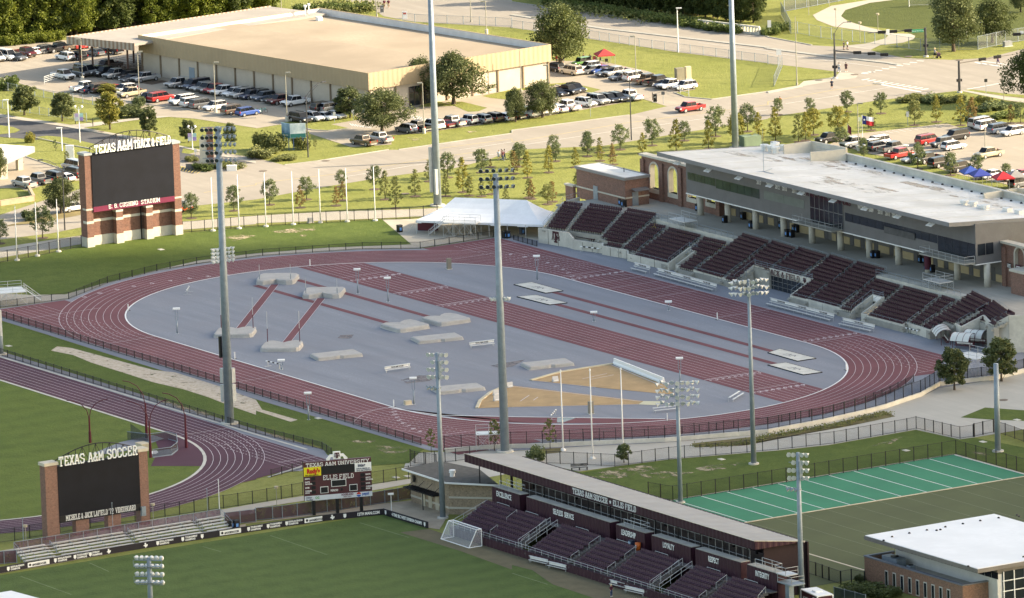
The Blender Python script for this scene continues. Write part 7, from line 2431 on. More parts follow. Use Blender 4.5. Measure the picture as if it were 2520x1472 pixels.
# VIDEO BOARDS
def board_plane(P,d):
 """map a survey pixel to (distance along d, height) on the upright plane through P along d"""
 P,d=Vector((P[0],P[1],0)),Vector((d[0],d[1],0)).normalized()
 n=Vector((d.y,-d.x,0))
 def f(a,b):
  r=ray(a,b)
  p=CAM+r*((P-CAM).dot(n)/r.dot(n))
  return(p-P).dot(d),p.z
 return f
 # track video board, faces +x
A=T(0,1,865,962)
vb=thing('video_board','brick video board lettered TEXAS A&M TRACK & FIELD over a dark screen','video board',A,math.pi/2)
f=board_plane(A,(0,1))
fx=lambda c,r,u,v:f(*tp(c,r,u,v))
wR=fx(0,1,1795,838)[0]
HT=fx(0,1,868,55)[1]
wL=fx(0,1,930,957)[0]
HB=1.75
pr_=[(0.0,wL),(fx(0,1,1152,920)[0],fx(0,1,1218,915)[0]),(fx(0,1,1447,882)[0],fx(0,1,1510,875)[0]),(fx(0,1,1728,840)[0],wR)]
m,s_=M(),M()
for i,(a,b)in enumerate(pr_):
 top=HT if i in(0,3)else fx(0,1,1170,590)[1]-.3
 M().box(a,0,HB,b,2.2 if i in(0,3)else 1.2,top).build('brick_pier',brick,vb)
 s_.box(a-.05,-.05,0,b+.05,2.25 if i in(0,3)else 1.2,HB-.003)
 s_.box(a-.03,-.03,4.15,b+.03,1.3,4.6)
 if i in(0,3):
  s_.box(a-.04,-.04,6.5,b+.04,1.3,6.8)
 else:
  s_.box(a-.04,-.04,top,b+.04,1.2,top+.35)
m.box(wL,1.3,HB,pr_[3][0],1.8,7.0)
m.build('brick_panel',brick,vb)
s_.box(wL,1.22,0,pr_[3][0],1.85,HB-.003)
s_.box(wL,1.24,4.15,pr_[3][0],1.29,4.6)
s_.build('stone_band',stone,vb)
c_=M()
for a,b in(pr_[0],pr_[3]):
 c_.box(a-.15,-.15,HT,b+.15,2.35,HT+.4)
c_.build('pier_cap',mat('zinc_cap',(.34,.36,.36),.5),vb)
g=M()
tl_,bl_,br2,tr_=fx(0,1,895,42),fx(0,1,920,560),fx(0,1,1706,462),fx(0,0,1692,1432)
sl,sr=bl_[0],br2[0]
g.box(wL+.02,-.12,bl_[1],pr_[3][0]-.02,1.0,tl_[1])
sc_=g.build('screen',screen,vb)
z0=fx(0,1,920,612)[1]
g=M().box(wL+.02,-.14,z0,pr_[3][0]-.02,.9,bl_[1]-.01)
nb=g.build('name_band',mat('bright_maroon_band',(.16,.016,.05),.5),vb)
l_=M()
wS=pr_[3][0]-wL
a0,a1=fx(0,1,1062,590)[0],fx(0,1,1568,520)[0]
block(l_,'E. B. CUSHING  STADIUM',(a0,-.14,z0+.32),(1,0,0),(0,0,1),(0,-1,0),(bl_[1]-z0)*.70,fit=a1-a0)
l_.build('lettering',letter_w,vb)
l_=M()
tz=tl_[1]+.1
a0,a1=wL+.5,pr_[3][0]-.5
W3=a1-a0
block(l_,'TEXAS',(a0,-.3,tz),(1,0,0),(0,0,1),(0,-1,0),1.35,fit=W3*.28,depth=.2)
block(l_,'A&M',(a0+W3*.30,-.3,tz),(1,0,0),(0,0,1),(0,-1,0),1.6,fit=W3*.20,depth=.2)
block(l_,'TRACK',(a0+W3*.515,-.3,tz),(1,0,0),(0,0,1),(0,-1,0),1.3,fit=W3*.215,depth=.2)
block(l_,'& FIELD',(a0+W3*.745,-.3,tz),(1,0,0),(0,0,1),(0,-1,0),1.3,fit=W3*.255,depth=.2)
l_.build('lettering',letter_w,vb)
def truss(par,x0,x1,z,sag,mt):
 m=M()
 n=12
 P=[(x0+(x1-x0)*k/n,.5,z+sag*(.35+.65*math.sin(math.pi*k/n)))for k in range(n+1)]
 B=[(p[0],.5,z)for p in P]
 m.path(P,.08,5)
 m.path(B,.08,5)
 for k in range(n+1):
  m.tube(B[k],P[k],.05,.05,5)
  if k<n:
   m.tube(B[k]if k%2 else P[k],P[k+1]if k%2 else B[k+1],.045,.045,5)
 m.build('sign_truss',mt,par)
truss(vb,wL,pr_[3][0],tl_[1],3.1,black_p)
M().bar(((pr_[2][0]-.5),1.1,0),((pr_[2][0]-.5),1.1,6.4),.35,.1).build('access_ladder',black_p,vb)
# soccer video board
A=T(0,3,497,912)
A=Vector((88.9,at(130,1330).y,0))
sv=thing('video_board','black soccer video board between brown brick pillars, TEXAS A&M SOCCER on top','video board',A,math.pi/2)
f=board_plane(A,(0,1))
a0,b0=fx(0,3,470,915)[0],fx(0,3,592,900)[0]
a1,b1_=fx(0,3,1400,600)[0],fx(0,3,1475,745)[0]
HT2=fx(0,3,450,180)[1]
HR2=fx(0,3,1420,25)[1]
M().box(a0,0,0,b0,1.6,HT2).build('brick_pillar',brickb,sv)
M().box(a1-.3,0,0,b1_,1.6,HT2).build('brick_pillar',brickb,sv)
for u0,u1 in((755,880),(1070,1195)):
 x0=fx(0,3,u0,870)[0]
 x1=fx(0,3,u1,810)[0]
 M().box(x0,.1,0,x1,1.3,3.6).build('brick_pillar',brickb,sv)
c_=M()
for a,b in((a0,b0),(a1-.3,b1_)):
 c_.box(a-.15,-.15,HT2,b+.15,1.75,HT2+.45)
c_.build('pillar_cap',mat('cream_cap',(.55,.50,.40),.8),sv)
zt,zb=fx(0,3,575,178)[1],fx(0,3,590,668)[1]
zbb=fx(0,3,592,735)[1]
M().box(b0+.02,-.08,zb,a1-.32,.9,zt).build('screen',screen,sv)
M().box(b0+.02,-.1,zbb,a1-.32,.85,zb-.01).build('name_band',black_p,sv)
l_=M()
wS=a1-.3-b0
block(l_,'MICHELE & JACK LAFIELD',(b0+wS*.075,-.1,zbb+.25),(1,0,0),(0,0,1),(0,-1,0),.72,fit=wS*.515)
block(l_,"'72",(b0+wS*.60,-.1,zbb+.25),(1,0,0),(0,0,1),(0,-1,0),.72,fit=wS*.06)
block(l_,'VIDEOBOARD',(b0+wS*.685,-.1,zbb+.25),(1,0,0),(0,0,1),(0,-1,0),.72,fit=wS*.25)
l_.build('lettering',letter_w,sv)
l_=M()
block(l_,'TEXAS',(b0+.1,-.25,zt+.08),(1,0,0),(0,0,1),(0,-1,0),1.3,fit=wS*.325,depth=.2)
block(l_,'A&M',(b0+wS*.37,-.25,zt+.08),(1,0,0),(0,0,1),(0,-1,0),1.25,fit=wS*.19,depth=.2)
block(l_,'SOCCER',(b0+wS*.6,-.25,zt+.08),(1,0,0),(0,0,1),(0,-1,0),1.3,fit=wS*.375,depth=.2)
l_.build('lettering',letter_w,sv)
truss(sv,b0,a1-.3,zt,2.5,black_p)
e_=M().box(a1-.9+.5,-.5,1.5,a1+.3,-.02,2.9).build('control_box',galv,sv)
# soccer scoreboard
P0=T(1,3,572,660)
P2=T(1,3,1037,622)
dS=(P2-P0).normalized()
sbd=thing('scoreboard','maroon scoreboard on three black posts lettered TEXAS A&M UNIVERSITY and ELLIS FIELD','scoreboard',P0,math.atan2(dS.y,dS.x))
f=board_plane(P0,dS)
g3=lambda u,v:f(*tp(1,3,u,v))
L0=(g3(462,140)[0]+g3(475,520)[0])/2
L1=(g3(1125,85)[0]+g3(1137,462)[0])/2
ZT=(g3(462,140)[1]+g3(1125,85)[1])/2
ZB=(g3(475,520)[1]+g3(1137,462)[1])/2
WS,HS=L1-L0,ZT-ZB
M().box(L0,-.25,ZB,L1,.35,ZT).build('panel',mat('brown_maroon_panel',(.080,.026,.030),.5),sbd)
for q in((572,660),(803,645),(1037,622)):
 x=g3(*q)[0]
 M().box(x-.22,-.15,0,x+.22,.3,ZB).build('post',black_p,sbd)
def sp(x,z):
 """fractions of the board (from left, from top) -> local"""
 return L0+WS*x,ZT-HS*z
def panel(nm,x0,z0,x1,z1,mt,d=.3):
 a=sp(x0,z0)
 b=sp(x1,z1)
 return M().box(a[0],-d,b[1],b[0],-.253,a[1]).build(nm,mt,sbd)
def sbtext(s_,x,z,size,mt,bold=.03,sx=.8,align='LEFT',d=.33):
 a=sp(x,z)
 c=D.curves.new('lettering','FONT')
 c.body,c.size,c.align_x,c.offset,c.extrude,c.resolution_u=s_,size,align,bold*size,.01,2
 c.materials.append(mt)
 o=link('lettering',c,sbd,(a[0],-d,a[1]))
 o.rotation_euler=(math.pi/2,0,0)
 o.scale=(sx,1,1)
 return o
pale_blue=mat('pale_sponsor_panel',(.60,.63,.66),.6,.05)
panel('sponsor_strip',0,.875,1,1,pale_blue)
ye=panel('sponsor_panel',.0,.135,.255,.365,mat('yellow_panel',(.72,.62,.03),.5,.04))
panel('sponsor_panel',.755,.12,1,.345,letter_w)
panel('led_panel',.26,.13,.75,.345,black_p)
panel('digit_box',.40,.505,.62,.685,letter_w)
panel('digit_window',.408,.52,.612,.67,black_p,.32)
for x in(.235,.665):
 panel('digit_box',x,.66,x+.118,.83,letter_w)
 panel('digit_window',x+.007,.673,x+.111,.817,black_p,.32)
for k in range(4):
 for x in(.105,.835):
  panel('digit_window',x,.395+k*.115,x+.062,.48+k*.115,black_p)
panel('digit_window',.535,.735,.565,.80,black_p)
l_=M()
a=sp(.035,.122)
block(l_,'TEXAS A&M UNIVERSITY',(a[0],-.25,a[1]),(1,0,0),(0,0,1),(0,-1,0),HS*.085,fit=WS*.94)
a=sp(.28,.485)
block(l_,'ELLIS FIELD',(a[0],-.25,a[1]),(1,0,0),(0,0,1),(0,-1,0),HS*.105,fit=WS*.46)
l_.build('lettering',letter_w,sbd)
for k,s_ in enumerate(('SHOTS','SHOTS\nON GOAL','SAVES','CORNER\nKICKS')):
 sbtext(s_,.012,.445+k*.115-(.03 if '\n' in s_ else 0),.30,letter_w)
 sbtext(s_,.91,.445+k*.115-(.03 if '\n' in s_ else 0),.30,letter_w)
sbtext('PERIOD',.385,.80,.42,letter_w)
red_t=mat('red_lettering',(.55,.03,.02),.5)
sbtext("Rudy's",.045,.29,.95,red_t,.06,.8)
sbtext('REAL TEXAS BAR-B-Q',.02,.355,.25,black_p,.03,.82)
sbtext('integ',.80,.22,.72,mat('slate_lettering',(.04,.05,.10),.5),.03)
sbtext('OFFICIAL PRINTER OF\nTEXAS A&M ATHLETICS',.775,.285,.26,MATS['slate_lettering'],.03,.8)
sbtext('Oldham\nGoodwin',.02,.935,.34,MATS['slate_lettering'],.02)
sbtext('OG',.155,.96,.5,mat('green_lettering',(.06,.35,.10),.5),.03)
sbtext('AGGIELAND',.54,.93,.42,mat('wine_lettering',(.15,.03,.06),.5),.03)
sbtext('CREDIT UNION',.57,.975,.22,MATS['wine_lettering'],.02)
sbtext('pepsi',.85,.955,.62,mat('blue_lettering',(.02,.10,.38),.5),.03)
a=sp(.80,.935)
for s0,s1,mm in((0,math.pi,MATS['red_lettering']),(math.pi,2*math.pi,MATS['blue_lettering'])):
 m=M()
 P=[(a[0]+.34*math.cos(s0+(s1-s0)*k/12),-.315,a[1]+(.05 if s0==0 else-.05)+.30*math.sin(s0+(s1-s0)*k/12))for k in range(13)]
 m.face(P)
 m.build('sponsor_roundel',mm,sbd)
m=M()
cx_=L0+WS*.5
for pts in([(-2.0,0),(-2.0,.25),(-1.3,.85),(1.3,.85),(2.0,.25),(2.0,0),(1.4,0),(1.2,.45),(-1.2,.45),(-1.4,0)],):
 q=[(cx_+x*.8,-.1,ZT+z)for x,z in pts]+[(cx_+x*.8,.1,ZT+z)for x,z in pts]
 n=len(pts)
 m.add(q,[tuple(range(n)),tuple(range(2*n-1,n-1,-1))]+[(i,n+i,n+(i+1)%n,(i+1)%n)for i in range(n)])
m.box(cx_-.55,-.14,ZT+.12,cx_+.55,.14,ZT+1.25)
m.build('crest_arch',letter_w,sbd)
e_=atm('emblem',(cx_,-.15,ZT+.25),(1,0,0),(0,0,1),(0,-1,0),.85,maroon,sbd)
e_.location=(0,0,0)
# PITCH SIDE BOARDS
BP=TS('0 3 -60 1240 0 1228 1250 1008 2512 812/1 3 1245 655')
BP2=TS('1 3 1250 655 1690 788')
def adboard(lab,a,b,h,texts):
 d=(b-a).normalized()
 t=thing('advert_board',lab,'advert board',a,math.atan2(d.y,d.x),'boards round the soccer pitch')
 L=(b-a).length
 M().box(0,-.06,0,L,.06,h).build('board',mat('black_board',(.018,.015,.022),.5,.1),t)
 m=M()
 k=1.2
 while k<L:
  m.bar((k,.08,0),(k,.5,0.05),.06,.05)
  m.bar((k,.5,.05),(k,.08,h*.8),.05,.05)
  k+=4
 m.build('board_prop',galv,t)
 for x,s_,sz,pill in texts:
  if pill:
   w=pill
   M().box(x-.55,-.075,h*.14,x+w,-.062,h*.88).build('white_pill',letter_w,t)
   M().tube((x-.15,-.085,h*.5),(x-.15,-.076,h*.5),.2,.2,12).build('pill_icon',MATS['black_board'],t)
  if s_ in('shield','state'):
   q=[(-.24,.75),(.24,.75),(.24,.3),(0,.05),(-.24,.3)]if s_=='shield' else[(-.1,.8),(.15,.8),(.15,.55),(.45,.5),(.4,.3),(.15,.1),(.05,.0),(-.1,.25),(-.35,.35),(-.1,.5)]
   mm=M().face([(x+u*h,-.066,z*h+.07)for u,z in q])
   mm.build('board_emblem',letter_w,t)
   continue
  c=D.curves.new('lettering','FONT')
  c.body,c.size,c.offset,c.extrude,c.resolution_u=s_,sz,.04*sz,.008,2
  c.materials.append(MATS['black_board']if pill else letter_w)
  o=link('lettering',c,t,(x+(.25 if pill else 0),-.09 if pill else-.075,h*(.30 if '\n' not in s_ else .58)))
  o.rotation_euler=(math.pi/2,0,0)
  o.scale=(.78,1,1)
Ltot=[(BP[i+1]-BP[i]).length for i in range(4)]
pts=[T(0,3,-60,1240),T(0,3,700,1104),T(0,3,1360,992),T(0,3,2140,870),T(1,3,220,780),T(1,3,700,712),T(1,3,1245,655)]
def frac(a,b,q):
 p=T(*q)
 return(p-a).dot((b-a).normalized())
spec=[('black pitch board with a white #AGGIESOCCER pill at the left edge',[((0,3,65,1210),'shield',0,0),((0,3,85,1205),'REGULAR SEASON\nCHAMPIONS',.36,0),((0,3,285,1170),'#AGGIESOCCER',.42,3.2),((0,3,535,1130),'shield',0,0),((0,3,555,1125),'REGULAR SEASON\nCHAMPIONS',.36,0)]),('black pitch board lettered TOURNAMENT and DIVISION CHAMPIONS below the bleachers',[((0,3,735,1098),'shield',0,0),((0,3,755,1095),'TOURNAMENT\nCHAMPIONS',.38,0),((0,3,885,1072),'shield',0,0),((0,3,905,1070),'DIVISION\nCHAMPIONS',.38,0),((0,3,1072,1045),'state',0,0)]),('black pitch board with two crests lettered REGULAR SEASON and TOURNAMENT CHAMPIONS',[((0,3,1425,982),'state',0,0),((0,3,1545,962),'shield',0,0),((0,3,1565,960),'REGULAR SEASON\nCHAMPIONS',.36,0),((0,3,1795,925),'shield',0,0),((0,3,1815,920),'TOURNAMENT\nCHAMPIONS',.38,0),((0,3,1985,895),'shield',0,0)]),('black pitch board with a white #AGGIESOCCER pill beside the dark bins',[((0,3,2195,865),'#AGGIESOCCER',.42,3.0),((0,3,2440,825),'shield',0,0),((0,3,2460,822),'TOURNAMENT\nCHAMPIONS',.38,0),((1,3,118,795),'shield',0,0),((1,3,135,792),'TOURNAMENT\nCHAMPIONS',.38,0)]),('black pitch board with a white #AGGIESOCCER pill under the scoreboard',[((1,3,300,768),'shield',0,0),((1,3,318,766),'REGULAR SEASON\nCHAMPIONS',.36,0),((1,3,505,738),'#AGGIESOCCER',.42,2.4)]),('black pitch board lettered 12TH MAN.COM at the pitch corner',[((1,3,742,705),'state',0,0),((1,3,865,690),'shield',0,0),((1,3,985,678),'12TH MAN.COM',.62,0)])]
for i,(lab,tx)in enumerate(spec):
 a,b=pts[i],pts[i+1]
 adboard(lab,a,b,.95,[(frac(a,b,q),s_,sz,pill)for q,s_,sz,pill in tx])
a,b=BP2
adboard('black pitch board lettered 4-TIME SEC WEST DIVISION CHAMPS behind the goal',a,b,1.0,[((b-a).length*.06,'shield',0,0),((b-a).length*.2,'4-TIME SEC WEST DIVISION CHAMPS',.66,0),((b-a).length*.93,'shield',0,0)])
bl=thing('bleachers','long low aluminium bleachers with maroon back screen below the soccer video board','bleachers',T(0,3,250,1130))
dB=(T(0,3,2280,800)-T(0,3,250,1130))
LB=dB.length
bl.rotation_euler=(0,0,math.atan2(dB.y,dB.x))
k_=0
segs=[(0,.145),(.175,.52),(.55,.85),(.88,1.0)]
for r_ in range(5):
 for a,b in segs:
  m=M().box(LB*a,.75*r_,.33+.3*r_,LB*b,.75*r_+.32,.40+.3*r_)
  m.build('seat_plank',alum,bl)
 M().box(0,.75*r_+.34,.12+.3*r_,LB,.75*r_+.72,.17+.3*r_).build('foot_plank',alum,bl)
m=M()
for k in range(16):
 x=LB*k/15
 m.bar((x,.1,.1),(x,3.4,1.5),.06,.08)
 m.bar((x,3.3,0),(x,3.3,2.6),.06,.06)
 m.bar((x,1.5,0),(x,1.5,.8),.06,.06)
m.bar((0,3.35,2.6),(LB,3.35,2.6),.06,.06)
for a in(.16,.535,.865):
 rail(m,[(LB*a,.6,.5),(LB*a,2.6,1.3)],.9,.04)
rail(m,[(0,0,.3),(0,3.3,1.6)],1.0,.04)
rail(m,[(LB,0,.3),(LB,3.3,1.6)],1.0,.04)
m.build('bleacher_frame',galv,bl)
M().add([(0,3.42,.6),(LB,3.42,.6),(LB,3.42,2.6),(0,3.42,2.6)],[(0,1,2,3)]).build('back_screen',meshy('thin_maroon_screen',(.09,.045,.07),.75),bl)
# FIELD EQUIPMENT
tent=thing('event_tent','big white peaked event tent beside the far bend of the red track','tent',T(1,1,1800,800))
e1,e2=at(*tp(1,1,1570,690),2.4),at(*tp(2,1,312,737),2.4)
dT=(e2-e1).normalized()
nT=Vector((-dT.y,dT.x,0))
LT=(e2-e1).length
DT=11.0
r1,r2=e1+dT*5.2+nT*5.5,e2-dT*5.2+nT*5.5
ZR=5.6
m=M()
E_=[e1,e2,e2+nT*DT,e1+nT*DT]
r1.z=r2.z=ZR
n=7
rows=[]
for k in range(n+1):
 t=k/n
 a=e1.lerp(e2,t)
 b=r1.lerp(r2,t)
 c=E_[3].lerp(E_[2],t)
 line=[]
 for j in range(7):
  s_=j/6
  p=a.lerp(b,s_)
  p.z-=.55*math.sin(math.pi*s_)
  line.append(p)
 for j in range(1,7):
  s_=j/6
  p=b.lerp(c,s_)
  p.z-=.55*math.sin(math.pi*s_)
  line.append(p)
 rows.append(line)
v=[p for l in rows for p in l]
m.add(v,[(k*13+j,(k+1)*13+j,(k+1)*13+j+1,k*13+j+1)for k in range(n)for j in range(12)])
for l in(rows[0][::-1],rows[-1]):
 for j in range(6):
  m.face([l[j],l[12-j],l[11-j],l[j+1]]if j<5 else[l[5],l[7],l[6]])
wpart('canopy',m,mat('white_tent_fabric',(.80,.81,.82),.55,.05),tent,False)
m=M()
for a,b in((e1,e2),(E_[3],e1),(e2,E_[2])):
 q=resample([a,b],1.0)
 for i in range(len(q)-1):
  h=.38+(.12 if i%5 in(0,4)else 0)
  m.add([q[i],q[i+1],q[i+1]-Vector((0,0,h)),q[i]-Vector((0,0,h))],[(0,1,2,3)])
wpart('valance',m,MATS['white_tent_fabric'],tent)
for k in range(8):
 p=e1.lerp(e2,k/7)
 wpart('tent_leg',M().tube((p.x,p.y,0),(p.x,p.y,2.3),.06,.06,6),galv_l,tent)
 if k in(0,7):
  wpart('guy_rope',M().tube((p.x,p.y,2.3),(p.x-(1.6 if k==0 else-1.2),p.y-.9,0),.025,.025,4),galv_l,tent)
m=M()
a,b=E_[3]+nT*-.3+dT*6,E_[2]-nT*.3
m.add([(a.x,a.y,.0),(b.x,b.y,.0),(b.x,b.y,2.1),(a.x,a.y,2.1)],[(0,1,2,3)])
wpart('rear_curtain',m,mat('navy_curtain',(.015,.02,.035),.8),tent)
mt_=thing('stack_of_mats','stack of dark red padded mats under the left end of the white tent','mats',T(1,1,1700,790),math.atan2(dT.y,dT.x))
for k in range(3):
 M().box(-1.8+k*.2,-.9+k*.35,.1,1.5+k*.1,-.7+k*.35,1.5).build('mat_panel',mat('dark_red_mat',(.10,.012,.022),.5),mt_)
M().box(-1.9,-1.0,.0,1.7,.5,.1).build('mat_trolley',galv,mt_)
for q,lab in(('1 1 1410 808','black bin with blue label at the edge of the tent pad'),('1 1 2445 868','left black bin beside the tall tower at the home straight corner'),('1 1 2470 868','right black bin beside the tall tower at the home straight corner'),('0 3 2275 790','left black bin at the end of the aluminium bleachers'),('0 3 2318 790','right black bin at the end of the aluminium bleachers'),('2 1 100 830','grey barrel under the right end of the tent')):
 c,r,u,v=[float(x)for x in q.split()]
 t=thing('litter_bin',lab,'bin',T(int(c),int(r),u,v),0,'bins at ground level')
 M().prism([(-.38,-.4),(.38,-.4),(.38,.4),(-.38,.4)],0,1.15).build('bin_body',black_p if 'black' in lab else mat('blue_grey_drum',(.07,.08,.10),.6),t)
 M().box(-.4,-.42,1.153,.4,.42,1.3).build('lid',trim_m,t)
 M().box(.385,-.2,.35,.40,.2,.85).build('bin_label',mat('blue_label',(.10,.28,.6),.5),t)
n=0
for q in('2 1 1072 545','2 1 1098 560','2 1 1825 598','2 1 2088 715','2 1 2268 682','2 1 2348 770','2 1 2372 770','3 1 130 772','3 1 262 805','3 1 288 808','3 1 192 852','3 1 235 858','3 1 960 952','3 1 1030 1060','3 1 1072 1062','3 1 1500 1108','3 1 1540 1112','3 1 1560 1192','3 1 1612 1202','3 1 1860 1195'):
 c,r,u,v=[float(x)for x in q.split()]
 n+=1
 t=thing('litter_bin','black bin, %s from the left along the press box concourse'%(ORD[n-1]),'bin',at(*tp(int(c),int(r),u,v),5.5),0,'bins on the concourse')
 M().prism([(-.36,-.38),(.36,-.38),(.36,.38),(-.36,.38)],0,1.1).build('bin_body',black_p,t)
 M().box(-.38,-.4,1.103,.38,.4,1.25).build('lid',trim_m,t)
 M().box(-.2,-.395,.35,.2,-.385,.85).build('bin_label',MATS['blue_label'],t)
def pad(name,lab,p,ang,L,W_,h,notch=True,rag=0.0,grp='covered landing mats'):
 """covered landing bed; with a notch its front edge (-x) splits in two wings"""
 t=thing(name,lab,'landing mat',p,ang,grp)
 if notch:
  out=[(-L*.5-.9,-W_*.46),(-L*.5-1.2,-W_*.3),(-L*.5-.5,-W_*.12),(-L*.42,0),(-L*.5-.5,W_*.12),(-L*.5-1.2,W_*.3),(-L*.5-.9,W_*.46),(-L*.4,W_*.5),(L*.36,W_*.5),(L*.47,W_*.44),(L*.5,W_*.3),(L*.5,-W_*.3),(L*.47,-W_*.44),(L*.36,-W_*.5),(-L*.4,-W_*.5)]
 else:
  out=[(-L*.5,-W_*.47),(-L*.47,-W_*.5),(-L*.08,-W_*.5),(0,-W_*.43),(L*.08,-W_*.5),(L*.47,-W_*.5),(L*.5,-W_*.47),(L*.5,W_*.47),(L*.47,W_*.5),(-L*.47,W_*.5),(-L*.5,W_*.47)]
 rn_=random.Random(int(p.x*10)%97)
 m=M()
 ring=lambda k,z:[(x*k+rn_.uniform(-.04,.04),y*k+rn_.uniform(-.04,.04),z+(rn_.uniform(-.05,.05)if 0<z else 0))for x,y in out]
 m.loft([ring(1.03,0.02),ring(1.01,h*.35),ring(1.0,h*.8),ring(.96,h*.97)],False)
 top=ring(.9,h)
 nn=len(out)
 base=len(m.v)-nn
 m.v+=top
 m.f+=[(base+i,base+(i+1)%nn,base+nn+(i+1)%nn,base+nn+i)for i in range(nn)]
 c=len(m.v)
 m.v.append((L*.05,0,h-.05))
 m.f+=[(base+nn+i,base+nn+(i+1)%nn,c)for i in range(nn)]
 if notch and not rag:
  pass
 m.build('cover',tarp,t)
 M().box(-L*.47,-W_*.47,.0,L*.47,W_*.47,.08).build('pallet',galv_l,t)
 return t
pvd=(PV[0][1]-PV[0][0]).normalized()
pva=math.atan2(pvd.y,pvd.x)
for i,(a,b)in enumerate(PV):
 s_='left' if i==0 else 'right'
 pad('vault_mat','crumpled grey vault mat at the far end of the %s slanting red runway'%s_,a-pvd*3.6,pva+math.pi,5.6,6.6,.85)
 pad('vault_mat','smooth grey vault mat at the near end of the %s slanting red runway'%s_,b+pvd*3.2,pva,5.4,6.4,.72)
 for end,p,dd,hh in(('far',a,-pvd,3.4),('near',b,pvd,5.8)):
  nn=Vector((-dd.y,dd.x,0))
  for sg,w in((-1,'left'),(1,'right')):
   if sg*(1 if end=='near' else-1)>0:
    w='right'
   else:
    w='left'
   q=p+dd*.6+nn*(sg*2.65)
   t=thing('vault_upright','%s upright at the %s end of the %s slanting runway'%(w,end,s_),'vault upright',q,0,'vault uprights')
   M().tube((0,0,0),(0,0,hh*.5),.07,.07,6).build('lower_tube',mar_p if end=='near' else galv,t)
   M().tube((0,0,hh*.5),(0,0,hh),.05,.045,6).build('upper_tube',galv_l,t)
   M().box(-.35,-.12,0,.35,.12,.12).build('foot',black_p,t)
pad('vault_mat','rounded grey vault mat at the end of the nearer runway parallel to the straight',Vector((-16.2,-4.0,0)),0,5.4,6.2,.75)
pad('vault_mat','rounded grey vault mat at the end of the farther runway beside the sprint strip',Vector((-16.5,4.0,0)),0,5.6,6.2,.75)
for q,lab in(('1 2 790 560','flat grey jump mat alone right of the near vault mats'),('1 2 1780 395','flat grey jump mat in front of the paired vault mats'),('1 2 1985 890','flat grey jump mat behind the lamp tower beside the tan brick block'),('2 2 350 650','flat grey jump mat behind the shot put sectors')):
 c,r,u,v=[float(x)for x in q.split()]
 pad('jump_mat',lab,T(int(c),int(r),u,v),VR+.33,7.6,4.2,.6,False)
for i,(a,b,c,d_)in enumerate((((20,1328),(195,1305),(500,1390),(330,1412)),((50,1448),(235,1430),(540+0,1508),(370,1527)))):
 P=[T(2,1,*q)for q in(a,b,c,d_)]
 cen=sum(P,Vector())/4
 t=thing('pit_cover','pale tarpaulin over the %s sand pit near the shaded grandstand corner'%('farther' if i==0 else 'nearer'),'pit cover',cen,0,'long jump pit covers')
 M().prism([(p-cen)[:2]for p in P],.085,.16).build('tarpaulin',mat('pale_tarpaulin',(.58,.57,.51),.8,.12,.7,3,bump=.3),t)
 bm_=M()
 for k in range(4):
  bm_.bar(P[k]-cen+Vector((0,0,.1)),P[(k+1)%4]-cen+Vector((0,0,.1)),.18,.12)
 bm_.build('pit_edge',rubber,t)
 lg=M()
 for q in((-1.5,-.5,-.5,.6),(-.5,.6,.2,-.4),(.2,-.4,.9,.5),(.9,.5,1.6,-.3),(-1.3,.1,1.4,.2),(-1.0,-.7,1.2,-.6)):
  lg.ribbon([(q[0],q[1]),(q[2],q[3])],.13,.166)
 lg.build('logo',mat('slate_print',(.10,.105,.12),.8),t)
for i,(a,b,c,d_)in enumerate((((0,525),(115,488),(470,580),(290,608)),((0,645),(180,622),(530,717),(345,742)))):
 P=[T(3,2,*q)for q in(a,b,c,d_)]
 cen=sum(P,Vector())/4
 t=thing('pit_cover','pale tarpaulin over the %s sand pit inside the right bend'%('farther' if i==0 else 'nearer'),'pit cover',cen,0,'long jump pit covers')
 M().prism([(p-cen)[:2]for p in P],.085,.16).build('tarpaulin',MATS['pale_tarpaulin'],t)
 bm_=M()
 for k in range(4):
  bm_.bar(P[k]-cen+Vector((0,0,.1)),P[(k+1)%4]-cen+Vector((0,0,.1)),.18,.12)
 bm_.build('pit_edge',rubber,t)
 lg=M()
 for q in((-1.5,-.5,-.5,.6),(-.5,.6,.2,-.4),(.2,-.4,.9,.5),(.9,.5,1.6,-.3),(-1.3,.1,1.4,.2),(-1.0,-.7,1.2,-.6)):
  lg.ribbon([(q[0],q[1]),(q[2],q[3])],.13,.166)
 lg.build('logo',MATS['slate_print'],t)
